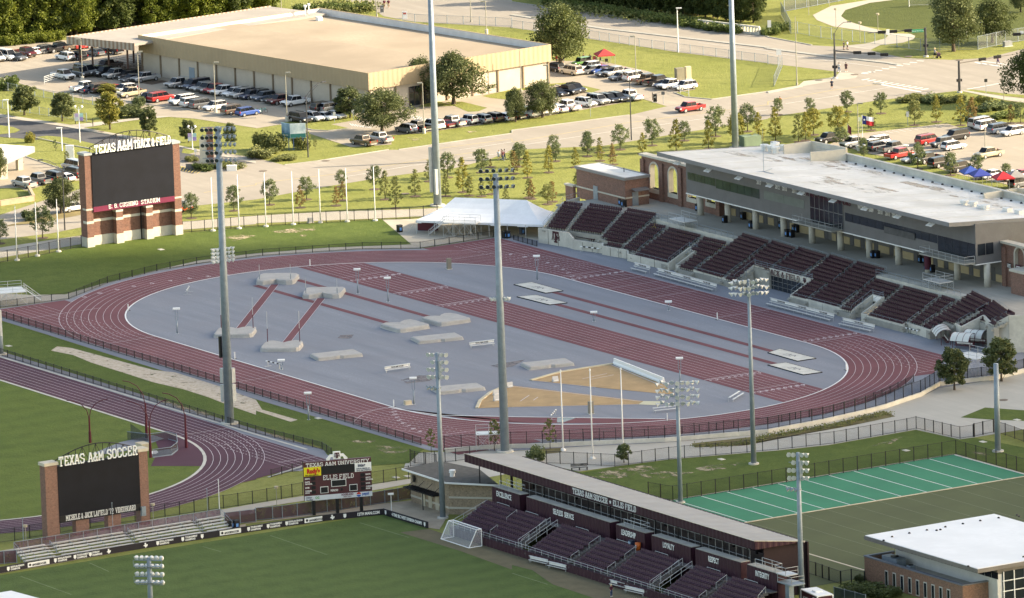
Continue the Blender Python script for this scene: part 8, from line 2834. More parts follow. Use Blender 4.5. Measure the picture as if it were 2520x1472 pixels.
def bench(lab,p,ang,L,back=True,n=2,cat='bench',grp='aluminium benches',txt_=None):
 t=thing('team_bench',lab,cat,p,ang,grp)
 for r_ in range(n):
  M().box(-L/2,r_*.62,.42+r_*.28,L/2,r_*.62+.3,.47+r_*.28).build('seat',alum,t)
 zt=.47+(n-1)*.28
 yb=(n-1)*.62+.34
 if back:
  M().box(-L/2,yb,zt+.12,L/2,yb+.05,zt+.5).build('backrest',white_p,t)
  M().box(-L/2,yb-.25,zt+.52,L/2,yb+.1,zt+.56).build('top_shelf',alum,t)
 m=M()
 k=max(2,int(L/2.4)+1)
 for i in range(k):
  x=-L/2+.2+(L-.4)*i/(k-1)
  m.bar((x,.05,0),(x,yb+.05,.03),.06,.05)
  m.bar((x,.15,0),(x,.15,.42),.05,.05)
  m.bar((x,yb,0),(x,yb,zt+(.5 if back else 0)),.05,.05)
 m.build('bench_frame',galv_l,t)
 if txt_:
  k=max(1,int(L/5.5))
  for i in range(k):
   c=D.curves.new('lettering','FONT')
   c.body,c.size,c.align_x,c.offset,c.extrude,c.resolution_u=txt_,.34,'CENTER',.01,.006,2
   c.materials.append(MATS['slate_blue_paint'])
   o=link('lettering',c,t,(-L/2+L*(i+.5)/k,yb-.01,zt+.18))
   o.rotation_euler=(math.pi/2,0,0)
   o.scale=(.75,1,1)
 return t
for(c,r,u0,v0,u1,v1,n,lab)in((2,1,1160,1185,1310,1222,2,'shortest two-tier aluminium bench below the grandstand wall'),(2,1,1385,1240,1960,1398,2,'longest two-tier aluminium bench left of the TRACK & FIELD gateway'),(3,2,-20,60,600,222,2,'long two-tier aluminium bench right of the TRACK & FIELD gateway'),(3,2,690,258,1000,328,2,'medium two-tier aluminium bench near the right end of the grandstand'),(1,2,2105,480,2345,452,1,'white lettered bench with a dark bag beside the tall central tower'),(1,2,1275,720,1520,685,1,'white lettered bench alone left of the round lamp tower')):
 a,b=T(c,r,u0,v0),T(c,r,u1,v1)
 d=b-a
 bench(lab,(a+b)/2,math.atan2(d.y,d.x),d.length,True,n,txt_='TEXAS A&M AGGIES')
a,b=T(2,2,1400,1115),T(2,2,1640,1090)
bench('plain backless bench between the shot put sector and the crowded lamp bank',(a+b)/2,math.atan2((b-a).y,(b-a).x),(b-a).length,False,2)
a,b=T(2,2,2175,1005),T(2,2,2280,940)
bench('plain slanted bench beside the ringed lamp tower',(a+b)/2,math.atan2((b-a).y,(b-a).x),(b-a).length,False,2)
for(u0,v0,u1,v1,lab)in((160,1125,335,1165,'first white bench along the soccer stand wall'),(345,1180,525,1220,'second white bench along the soccer stand wall'),(950,1360,1130,1405,'white bench behind the person in a straw hat'),(1095,1420,1280,1462,'white bench nearest the bottom edge')):
 a,b=T(2,3,u0,v0),T(2,3,u1,v1)
 d=b-a
 t=bench(lab,(a+b)/2,math.atan2(d.y,d.x),d.length,True,1,grp='substitutes benches')
for(c,r,u0,v0,u1,v1,lab)in((1,2,100,650,250,685,'striped steeplechase barrier beside the lower kerb'),(0,1,1835,1425,1855,1390,'striped steeplechase barrier end-on at the far left of the infield'),(2,1,670,995,860,1018,'long striped barrier against the grandstand wall by the emblem'),(3,2,1355,325,1470,355,'striped barrier against the wall left of the curved shelters'),(2,2,385,1185,432,1130,'striped barrier over the water jump')):
 a,b=T(c,r,u0,v0),T(c,r,u1,v1)
 d=b-a
 t=thing('steeple_barrier',lab,'barrier',(a+b)/2,math.atan2(d.y,d.x),'striped barriers')
 L=max(3.6,d.length)
 for k in range(7):
  M().box(-L/2+L*k/7,-.08,.78,-L/2+L*(k+1)/7,.08,.94).build('beam_segment',white_p if k%2==0 else black_p,t)
 for x in(-L*.38,L*.38):
  M().bar((x,0,0),(x,0,.78),.08,.08).bar((x,-.7,.05),(x,.7,.05),.1,.08).build('stand',galv_l,t)
a,b=T(2,2,1005,632),T(2,2,1490,822)
d=b-a
t=thing('water_barrier','long white plastic barrier along the right of the far shot put sector','barrier',a,math.atan2(d.y,d.x))
k=7
for i in range(k):
 x0,x1=d.length*i/k,d.length*(i+1)/k-.05
 m=M()
 m.loft([[(x,-.32,0),(x,-.32,.25),(x,-.14,.5),(x,-.12,1.0),(x,.12,1.0),(x,.14,.5),(x,.32,.25),(x,.32,0)]for x in(x0,x1)])
 m.build('barrier_block',letter_w,t)
for q,lab in(('1 2 2355 940','pale wedge marker lying in the near shot sector, upper one'),('1 2 2360 995','pale wedge marker standing in the near shot sector, lower one'),('2 2 425 805','pale wedge marker in the far shot sector'),('1 2 2490 862','small pale wedge at the tip of the near sector kerb')):
 c,r,u,v=[float(x)for x in q.split()]
 t=thing('wedge_marker',lab,'marker',T(int(c),int(r),u,v),VR+.5,'wedge markers')
 M().add([(-.5,-.3,.1),(.5,-.3,.1),(.5,.3,.1),(-.5,.3,.1),(-.5,0,.95),(.5,0,.95)],[(0,1,5,4),(2,3,4,5),(1,2,5),(3,0,4),(3,2,1,0)]).build('wedge_body',mat('pale_wedge',(.5,.5,.5),.7),t)
 M().box(-.35,-.31,.25,.35,-.2,.35).build('number_plate',white_p,t)
for q,lab,dx,dy,dz,mm in(('1 2 1490 1030','cream box beside a white-capped post near the lower kerb',.55,.4,.7,'cream_box'),('2 2 775 1120','brown cabinet in front of the middle plaza flagpole',.38,.3,2.0,'cream_brown'),('1 1 1895 1172','olive cabinet inside the far bend kerb',.35,.3,1.9,'cream_brown'),('2 0 2340 1440','green transformer box on the lawn behind the press box roof',1.7,1.2,2.1,'green_box'),('2 0 1645 790','left brown utility cabinet on the sunny lawn',.8,.55,2.4,'olive_box'),('2 0 1728 775','right narrower utility cabinet on the sunny lawn',.55,.4,2.4,'cream_box'),('3 0 2350 455','grey utility box by the wire fence at top right',.8,.5,1.0,'grey_box'),('1 1 535 715','small grey cabinet at the foot of the berm fence',.45,.3,.9,'grey_box')):
 c,r,u,v=[float(x)for x in q.split()]
 cols={'cream_box':(.55,.47,.34),'cream_brown':(.26,.23,.18),'green_box':(.16,.22,.15),'olive_box':(.24,.22,.16),'grey_box':(.28,.29,.29)}
 t=thing('utility_cabinet',lab,'cabinet',T(int(c),int(r),u,v),VR+.4,'cabinets and boxes')
 M().box(-dx,-dy,.12,dx,dy,dz).build('cabinet_body',mat(mm,cols[mm],.7),t)
 M().box(-dx-.12,-dy-.12,0,dx+.12,dy+.12,.118).build('plinth',concrete,t)
 M().box(-dx*.9,-dy-.02,.3,-.03,-dy-.003,dz-.1).build('door',mat(mm,cols[mm]),t)
def stand(lab,p,ang,L,W_,zd,steps=0,grp='tubular camera stands'):
 t=thing('camera_stand',lab,'camera stand',p,ang,grp)
 M().box(-L/2,-W_/2,zd-.12,L/2,W_/2,zd).build('deck',alum,t)
 m=M()
 rail(m,[(-L/2,-W_/2,zd),(L/2,-W_/2,zd),(L/2,W_/2,zd),(-L/2,W_/2,zd)],1.05,.035)
 m.build('guard_rail',galv_l,t)
 m=M()
 n_=max(2,int(L/1.6))
 for i in range(n_+1):
  x=-L/2+L*i/n_
  for y in(-W_/2,W_/2):
   m.tube((x,y,0),(x,y,zd-.1),.035,.035,5)
   if i<n_:
    x2=-L/2+L*(i+1)/n_
    m.tube((x,y,.1),(x2,y,zd-.2),.022,.022,4)
    m.tube((x,y,zd-.2),(x2,y,.1),.022,.022,4)
    m.tube((x,y,.25),(x2,y,.25),.022,.022,4)
 m.build('tube_frame',galv_l,t)
 if steps:
  s_=M()
  k=int(zd/.22)
  for i in range(k):
   s_.box(-L/2-(k-i)*.28,-.5,zd-(k-i)*.22-.03+.2,-L/2-(k-i)*.28+.26,.5,zd-(k-i)*.22+.2)
  s_.build('stair',alum,t)
  m=M()
  for y in(-.5,.5):
   rail(m,[(-L/2-k*.28,y,0),(-L/2,y,zd)],.95,.03)
  m.build('stair_rail',galv_l,t)
 return t
aT=math.atan2(dT.y,dT.x)
stand('silver viewing stand with a stair in front of the white tent',T(1,1,2025,850),aT,6.0,2.6,2.6,1)
stand('silver stand at the left edge beside the far bend fence',T(0,2,40,40),aT+math.pi+.6,7.0,5,2.3,1)
stand('silver stand behind the picket fence at the foot of the tall central tower',T(1,2,2290,1465),VR,4.0,2.5,2.6)
stand('silver stand behind the round plaza tree at the right edge',T(3,2,2020,745),0.1,6.0,3.6,3.3)
stand('small tube stand on the concourse above the left seat blocks',at(*tp(2,1,1680,750),5.5),0,5.0,2.6,1.2)
stand('small tube stand on the concourse above the right seat blocks',at(*tp(3,1,1670,1360),5.5),0,5.0,2.6,1.4)
for i,(u,v,ang,lab)in enumerate(((1715,420,-.45,'curved white shelter over maroon benches beside the striped barrier'),(1915,480,.5,'near half of the paired curved shelters in the notch of the concrete wall'),(2040,450,.5,'rear half of the paired curved shelters in the notch of the concrete wall'))):
 t=thing('team_shelter',lab,'shelter',T(3,2,u,v),ang,'team shelters')
 m=M()
 L,W_=5.0 if i==0 else 3.4,2.3
 rings=[]
 for k in range(9):
  th_=-.55+1.75*k/8
  rings.append([(x,.2-1.7*math.sin(th_),.85+1.7*math.cos(th_)+dz)for dz in(0,.05)for x in((-L/2,L/2)if dz==0 else(L/2,-L/2))])
 m.loft(rings)
 m.build('curved_roof',mat('milky_polycarbonate',(.66,.67,.62),.35,.05),t)
 m=M()
 for x in(-L/2,-L/6,L/6,L/2):
  P=[(x,.2-1.72*math.sin(-.55+1.75*k/8),.85+1.76*math.cos(-.55+1.75*k/8))for k in range(9)]
  m.path(P,.04,4)
 for x in(-L/2+.1,L/2-.1):
  m.tube((x,.9,0),(x,.9,2.3),.05,.05,5)
  m.tube((x,-.6,0),(x,-.6,2.3),.05,.05,5)
 m.build('shelter_frame',mar_p,t)
 M().box(-L/2,.2,.42,L/2,.65,.5).box(-L/2,.62,.6,L/2,.68,1.05).build('seat',mar_p,t)
 M().box(-L/2+.3,.55,.7,L/2-.3,.61,.95).build('seat_lettering',letter_w,t)
g0,g1_=T(1,3,2090,985),T(1,3,2222,965)
gl=T(1,3,1815,895)
t=thing('soccer_goal','white soccer goal with net turned against the maroon stand wall','goal',g0,math.atan2((gl-g0).y,(gl-g0).x))
Lg=(gl-g0).length
w=M()
for x in(0,Lg):
 w.path([(x,0,.06),(x,-2.2,.06),(x,-2.2,2.6),(x,-1.4,2.6),(x,0,.06)],.07,6)
w.tube((0,0,.06),(Lg,0,.06),.07,.07,6)
w.tube((0,-2.2,2.6),(Lg,-2.2,2.6),.08,.08,6)
w.tube((0,-1.4,2.6),(Lg,-1.4,2.6),.05,.05,6)
w.build('goal_frame',letter_w,t)
nm=M()
nm.add([(0,0,.06),(Lg,0,.06),(Lg,-1.4,2.6),(0,-1.4,2.6),(0,-2.2,2.6),(Lg,-2.2,2.6),(0,-2.2,.06),(Lg,-2.2,.06)],[(0,1,2,3),(3,2,5,4),(0,3,4,6),(1,7,5,2)])
nm.build('net',meshy('white_netting',(.6,.6,.62),.3),t)
for q,lab in(('3 0 1385 68','white goal frame on the far playing field at the top'),('3 0 1950 345','low white goal behind the tall oak')):
 c,r,u,v=[float(x)for x in q.split()]
 t=thing('soccer_goal',lab,'goal',T(int(c),int(r),u,v),VR-.1,'far goals')
 M().path([(0,0,0),(0,0,2.4),(6,0,2.4),(6,0,0)],.08,6).path([(0,0,0),(0,2,0),(6,2,0),(6,0,0)],.05,5).build('goal_frame',letter_w,t)
 M().add([(0,0,2.4),(6,0,2.4),(6,2,0),(0,2,0)],[(0,1,2,3)]).build('net',MATS['white_netting'],t)
for q,cc,nm_,lab in(('3 1 1990 330',(.03,.07,.30),'blue','left blue pop-up canopy behind the press box parapet'),('3 1 2085 355',(.03,.05,.25),'deep blue','right blue pop-up canopy behind the press box parapet'),('3 1 2310 385',(.42,.02,.03),'red','red pop-up canopy behind the press box parapet'),('3 1 2430 370',(.25,.24,.23),'grey','grey pop-up canopy behind the press box parapet'),('2 0 910 640',(.50,.05,.05),'bright red','red pop-up canopy at the picnic under the tall dark oak')):
 c,r,u,v=[float(x)for x in q.split()]
 t=thing('popup_canopy',lab,'canopy',T(int(c),int(r),u,v),VR+.25,'pop-up canopies')
 m=M()
 for a,b in(((-1.7,-1.7),(1.7,-1.7)),((1.7,-1.7),(1.7,1.7)),((1.7,1.7),(-1.7,1.7)),((-1.7,1.7),(-1.7,-1.7))):
  m.face([(*a,2.15),(*b,2.15),(0,0,3.2)])
  m.face([(*a,1.95),(*b,1.95),(*b,2.15),(*a,2.15)])
 m.build('canopy_top',mat('canopy_'+nm_.replace(' ','_'),cc,.6),t)
 for x in(-1.65,1.65):
  for y in(-1.65,1.65):
   M().tube((x,y,0),(x,y,2.1),.03,.03,5).build('leg',galv_l,t)
for i,(u,v,mm)in enumerate(((808,605,'r'),(840,612,'k'),(880,612,'n'),(930,625,'k'))):
 t=thing('camp_chair','%s folding camp chair, %s from left beside the red picnic canopy'%(PAINT[mm][0],ORD[i]),'chair',T(2,0,u,v),1.0+i,'picnic chairs')
 M().box(-.3,-.3,.4,.3,.3,.45).box(-.3,.25,.45,.3,.3,1.0).build('seat_cloth',PAINT[mm][1],t)
 for x in(-.28,.28):
  for y in(-.28,.28):
   M().tube((x,y,0),(x,y,.4),.02,.02,4).build('leg',black_p,t)
for i,(u,v)in enumerate(((-20,1115),(25,1120),(70,1110))):
 t=thing('bicycle','%s teal bicycle of three parked at the end of the lot island'%('left','middle','right')[i],'bicycle',T(1,0,u,v),.4+i*.3,'parked bicycles')
 for x in(-.55,.55):
  w=M()
  for k in range(12):
   a0_,a1_=2*math.pi*k/12,2*math.pi*(k+1)/12
   w.tube((x+.34*math.cos(a0_),0,.36+.34*math.sin(a0_)),(x+.34*math.cos(a1_),0,.36+.34*math.sin(a1_)),.03,.03,4)
  w.build('wheel',rubber,t)
 M().path([(-.55,0,.36),(-.15,0,.4),(.4,0,.85),(-.25,0,.8),(-.15,0,.4)],.035,5).path([(.55,0,.36),(.4,0,1.05)],.035,5).build('frame',mat('teal_paint',(.05,.35,.32),.4),t)
 M().box(-.4,-.08,.9,-.1,.08,.98).build('saddle',rubber,t)
 # SIGNS AND SIGNALS
p=T(1,1,335,40)
p=T(1,0,340,1475)
bbh=hgt(p,tp(1,0,340,1290)[1])
t=thing('billboard','two-faced campus billboard with blue skyline pictures on posts','billboard',p,VR)
pb1=mat('billboard_blue',(.05,.22,.42),.5,.6,.5,2,c2=(.35,.55,.70))
pb2=mat('billboard_pale',(.45,.62,.72),.5,.3,.4,2,c2=(.75,.80,.82))
for nm_,ang,mt_,L in(('left_face',math.pi*.72,pb1,2.4),('right_face',.12,pb2,2.9)):
 o=M().box(0,-.05,2.2,L,.05,4.9).build('picture_panel',mt_,t)
 o.rotation_euler=(0,0,ang)
 q=M().box(.05,-.07,2.25,L-.05,-.055,3.0).build('picture_base',mat('billboard_teal',(.02,.16,.16),.5),o)
 q=M().box(.05,.055,2.25,L-.05,.07,3.0).build('picture_base',MATS['billboard_teal'],o)
 for k in range(2):
  M().tube((L*(.2+.6*k),0,0),(L*(.2+.6*k),0,2.2),.08,.08,6).build('post',mat('blue_post',(.05,.12,.3),.5),o)
 if mt_ is pb1:
  c=D.curves.new('lettering','FONT')
  c.body,c.size,c.extrude,c.resolution_u,c.align_x='INCLUSIVE',.42,.005,2,'CENTER'
  c.materials.append(letter_w)
  tx=link('lettering',c,o,(L/2,.08,2.55))
  tx.rotation_euler=(math.pi/2,0,math.pi)
  tx.scale=(.8,1,1)
p=T(0,1,2075,170)
gw=thing('gateway_sign','brick and pale stone gateway pylon in a grey planter behind the left tower lamps','sign',p,VR)
M().box(-2.0,-.3,0,-.7,.5,5.2).build('stone_slab',stone,gw)
M().box(-.69,-.5,0,.5,.6,7.2).build('brick_shaft',brick,gw)
M().box(-4.6,-1.4,0,.2,-1.1,1.0).box(.2,-1.4,0,.9,1.2,1.1).build('planter_wall',mat('grey_stone_wall',(.16,.155,.15),.8,.25,1,5),gw)
wbx=thing('stone_block','white stone block at the tip of the gateway planting','stone',T(0,1,2275,205),VR)
M().box(-.9,-.4,0,.9,.4,.95).build('block',letter_w,wbx)
M().box(-.92,-.42,.953,.92,.42,1.02).build('block_cap',letter_w,wbx)
sg=thing('bank_sign','tall white bank sign beside a thin young tree left of the video board','sign',T(0,1,690,130),VR)
M().box(-.75,-.25,0,.75,.25,3.3).build('sign_body',letter_w,sg)
M().box(-.9,-.4,0,.9,.4,.25).build('plinth',concrete,sg)
rwl=thing('block_retaining_wall','tan block retaining wall left of the oak by the video board','wall',T(0,1,0,550))
P=[q-rwl.location for q in TS('0 1 -200 555 0 550 335 500 285 405')]
m=M()
for i in range(3):
 m.bar(P[i]+Vector((0,0,.45)),P[i+1]+Vector((0,0,.45)),.4,.9)
m.build('wall_body',mat('tan_block_wall',(.42,.32,.22),.9,.15,1,4),rwl)
m=M()
for i in range(3):
 m.bar(P[i]+Vector((0,0,.94)),P[i+1]+Vector((0,0,.94)),.5,.08)
m.build('wall_cap',mat('tan_block_wall',(.42,.32,.22)),rwl)
for q,lab,w_,h_,z_,cc,grp_ in(('2 0 770 1145 975','small pale sign on a slim post in front of the front row',.5,.9,0,(.55,.57,.56),0),('1 0 770 1200 1100','pale rear of a parking sign on the front island',.3,.8,0,(.6,.62,.6),0),('1 0 955 1180 1075','white parking sign beside the round oak',.35,.55,0,(.7,.7,.68),0),('1 0 1540 1030 970','white parking sign by the warehouse entrance',.4,.9,0,(.7,.7,.68),0),('3 0 108 600 485','white road sign near the far road fence',.75,1.1,0,(.72,.73,.72),0),('3 0 15 350 200','tall white sign board at the bridge end',.5,1.4,0,(.72,.72,.70),0),('3 0 2140 915 775','dark road sign seen from behind on the crossing verge',.4,.6,0,(.06,.065,.06),0),('2 0 1485 1020 900','round-topped dark sign beside the barrier arm',.45,.6,0,(.10,.11,.12),0),('3 0 1372 1240 1095','white and green car park sign on the lawn',.32,1.0,0,(.55,.68,.55),0),('3 0 903 1295 1150','white and green sign left of the state flag',.35,.8,0,(.6,.7,.55),0),('0 1 1920 75 -10','small white sign beside the brick gateway pylon',.3,.6,0,(.65,.65,.65),0)):
 c,r,u,v,vt=[float(x)for x in q.split()]
 b,h=Th(int(c),int(r),u,v,vt)
 t=thing('road_sign',lab,'sign',b,VR+.1,'small signs on posts')
 M().tube((0,0,0),(0,0,h),.05,.05,6).build('post',galv,t)
 M().box(-w_/2-.1,-.06,h-h_,w_/2+.1,-.03,h).build('plate',mat('plate_%d'%int(cc[0]*100+cc[2]*10),cc,.5),t)
for q,lab in(('2 0 1405 1005 925','black lot pylon with white numbers beside the barrier arm'),('1 0 1237 125 55','grey lot pylon on the grass point behind the warehouse')):
 c,r,u,v,vt=[float(x)for x in q.split()]
 b,h=Th(int(c),int(r),u,v,vt)
 t=thing('lot_pylon',lab,'sign',b,VR,'lot pylons')
 M().box(-.35,-.15,.1,.35,.15,h).build('pylon_body',black_p if 'black' in lab else greypanel,t)
 M().box(-.5,-.3,0,.5,.3,.1).build('plinth',concrete,t)
 c=D.curves.new('lettering','FONT')
 c.body,c.size,c.extrude,c.resolution_u,c.align_x='43' if 'black' in lab else '40',.45,.005,2,'CENTER'
 c.materials.append(letter_w)
 o=link('lettering',c,t,(0,-.17,h*.55))
 o.rotation_euler=(math.pi/2,0,0)
t=thing('sandwich_board','white folding sandwich board on the drive behind the warehouse parapet','sign',T(1,0,1460,182),VR)
M().add([(-.5,-.35,0),(.5,-.35,0),(.5,0,1.5),(-.5,0,1.5),(-.5,.35,0),(.5,.35,0)],[(0,1,2,3),(4,3,2,5),(1,5,2),(0,3,4)]).build('board',letter_w,t)
M().box(-.3,-.2,.85,.3,-.14,1.2).build('printed_patch',red_t,t)
for(c,r,u0,v0,u1,v1,lab)in((2,0,1380,985,1640,905,'grey swing arm across the lot entrance beside the black pylon'),(2,0,1650,915,1735,945,'short swing gate on the lawn side of the lot entrance'),(0,0,740,1215,912,1240,'black swing gate on the west street drive'),(0,0,435,830,600,780,'pale pen gate at the end of the shed row')):
 a,b=T(c,r,u0,v0),T(c,r,u1,v1)
 d=b-a
 t=thing('swing_gate',lab,'gate',a,math.atan2(d.y,d.x),'vehicle gates')
 mt_=black_p if 'black' in lab else galv_l
 for x in(0,d.length):
  M().tube((x,0,0),(x,0,1.5),.08,.08,6).build('post',mt_,t)
 m=M()
 for z in((1.1,)if 'arm' in lab else(.5,.85,1.2,1.5)if 'pen' in lab else(.6,1.2)):
  m.tube((0,0,z),(d.length,0,z),.05,.05,5)
 m.build('gate_bar',mt_,t)
def signal(lab,b,h,az,L,heads,sgn=None,mt=None,lamp=False,rise=.6,ped=True):
 t=thing('traffic_signal',lab,'traffic signal',b,az,'traffic signals at the crossing')
 M().tube((0,0,0),(0,0,h+.4),.28,.2,10).build('pole',dark_pole,t)
 M().tube((0,0,0),(0,0,.3),.5,.5,12).build('footing',concrete,t)
 M().tube((0,0,h),(L,0,h+rise),.13,.07,8).build('mast_arm',mt or dark_pole,t)
 for x in heads:
  z=h+rise*x/L
  hd=M().box(x-.75,-.12,z-.28,x+.75,.16,z+.28).build('signal_head',black_p,t)
  for k in range(3):
   M().tube((x-.45+k*.45,-.13,z),(x-.45+k*.45,-.2,z),.14,.14,8).build('signal_lens',trim_m,hd)
 if ped:
  for z,sg_ in((h*.42,1),(h*.42,-1)):
   M().box(sg_*.3-.2,-.2,z-.25,sg_*.3+.2,.2,z+.25).build('walk_signal',black_p,t)
 if lamp:
  M().tube((0,0,h),(0,0,h+3.4),.16,.12,8).path([(0,0,h+3.2),(.8,0,h+4.6),(1.8,0,h+5.4),(2.8,0,h+5.5)],.05,6).build('lamp_arm',dark_pole,t)
  M().box(2.5,-.15,h+5.42,3.3,.15,h+5.58).build('lamp_head',dark_pole,t)
 if sgn:
  x0,x1,cc,s_=sgn
  z=h+rise*(x0+x1)/2/L
  sp_=M().box(min(x0,x1),-.17,z-.1,max(x0,x1),-.14,z+.6).build('street_plate' if s_ else 'plate',cc,t)
  if s_:
   c=D.curves.new('lettering','FONT')
   c.body,c.size,c.extrude,c.resolution_u,c.align_x=s_,.42,.005,2,'CENTER'
   c.materials.append(letter_w)
   o=link('lettering',c,t,((x0+x1)/2,-.19,z+.1)if math.cos(az-VR)>0 else((x0+x1)/2,-.19,z+.1))
   o.rotation_euler=(math.pi/2,0,0)
   o.scale=(.85,1,1)
 return t
green_plate=mat('green_street_plate',(.02,.34,.17),.5)
b,h=Th(3,0,1550,560,275)
s1=signal('dark signal mast with the green George Bush Dr street sign, arm reaching left',b,h-.3,VR+math.pi+.12,11.2,(3.3,6.2,8.4),None,None,False,-.1)
pl_=M().box(-2.6,-.17,h-.75,-.35,-.14,h-.15).build('street_plate',green_plate,s1)
pl_.rotation_euler=(0,0,math.pi)
c=D.curves.new('lettering','FONT')
c.body,c.size,c.extrude,c.resolution_u,c.align_x='George Bush Dr W',.36,.005,2,'CENTER'
c.materials.append(letter_w)
o=link('lettering',c,pl_,(-1.5,-.185,h-.58))
o.rotation_euler=(math.pi/2,0,0)
o.scale=(.8,1,1)
w_=M().box(-7.6,-.25,h-.9,-6.95,-.21,h+.15).build('plate',letter_w,s1)
w_.rotation_euler=(0,0,math.pi)
b,h=Th(3,0,660,770,500)
signal('dark signal mast with a street lamp on top at the lawn corner, arm reaching right',b,h,VR-.12,10.0,(4.3,7.0,9.4),None,None,True,-.9)
b,h=Th(3,0,1880,910,620)
signal('thick grey signal mast on a pale footing nearest the ditch, arm reaching right',b,h,VR+.45,12.0,(5.0,8.2),None,mat('brown_mast_arm',(.16,.14,.12),.5),False,.5)
b=T(3,0,2660,480)
signal('signal head and white plate on an arm entering from the right edge',b,hgt(b,tp(3,0,2600,330)[1]),VR+math.pi,5.2,(4.2,),(2.9,3.6,letter_w,''),None,False,.0,False)
b,h=Th(3,0,928,1362,1128)
t=thing('state_flag','white pole flying a blue white and red state flag in the car park','flag',b,VR)
M().tube((0,0,0),(0,0,h),.06,.04,6).build('pole',white_p,t)
def cloth(nm,x0,x1,z0,z1,mt,par,droop=.5):
 m=M()
 n_=8
 for k in range(n_+1):
  x=x0+(x1-x0)*k/n_
  y=.12*math.sin(x*4)
  dz=-droop*(x/2.2)
  m.v+=[(x,y,z0+dz),(x,y,z1+dz)]
 m.f+=[(2*k,2*k+2,2*k+3,2*k+1)for k in range(n_)]
 return m.build(nm,mt,par,True)
fb=cloth('blue_field',.05,.75,h-1.7,h-.1,mat('flag_blue',(.02,.04,.18),.8),t)
cloth('white_stripe',.75,2.1,h-.9,h-.1,mat('flag_white',(.7,.7,.7),.8),t)
cloth('red_stripe',.75,2.1,h-1.7,h-.9,mat('flag_red',(.4,.02,.03),.8),t)
m=M()
c=Vector((.4,-.16,h-.9))
sr_=[c+Vector((math.sin(i*math.pi/5)*(.26 if i%2==0 else .11),0,math.cos(i*math.pi/5)*(.26 if i%2==0 else .11)))for i in range(10)]
for i in range(10):
 m.face([c,sr_[(i+1)%10],sr_[i]])
m.build('flag_star',letter_w,fb)
b,h=Th(3,0,785,1370,1215)
t=thing('team_flag','drooping maroon and white flags on a thin pole behind the dark tree','flag',b,VR+.3)
M().tube((0,0,0),(0,0,h),.04,.03,6).build('pole',galv,t)
cloth('maroon_cloth',.03,.7,h-1.6,h-.1,mat('flag_maroon',(.09,.015,.03),.8),t,2.0)
cloth('white_cloth',.03,1.2,h-3.0,h-2.0,MATS['flag_white'],t,1.4)
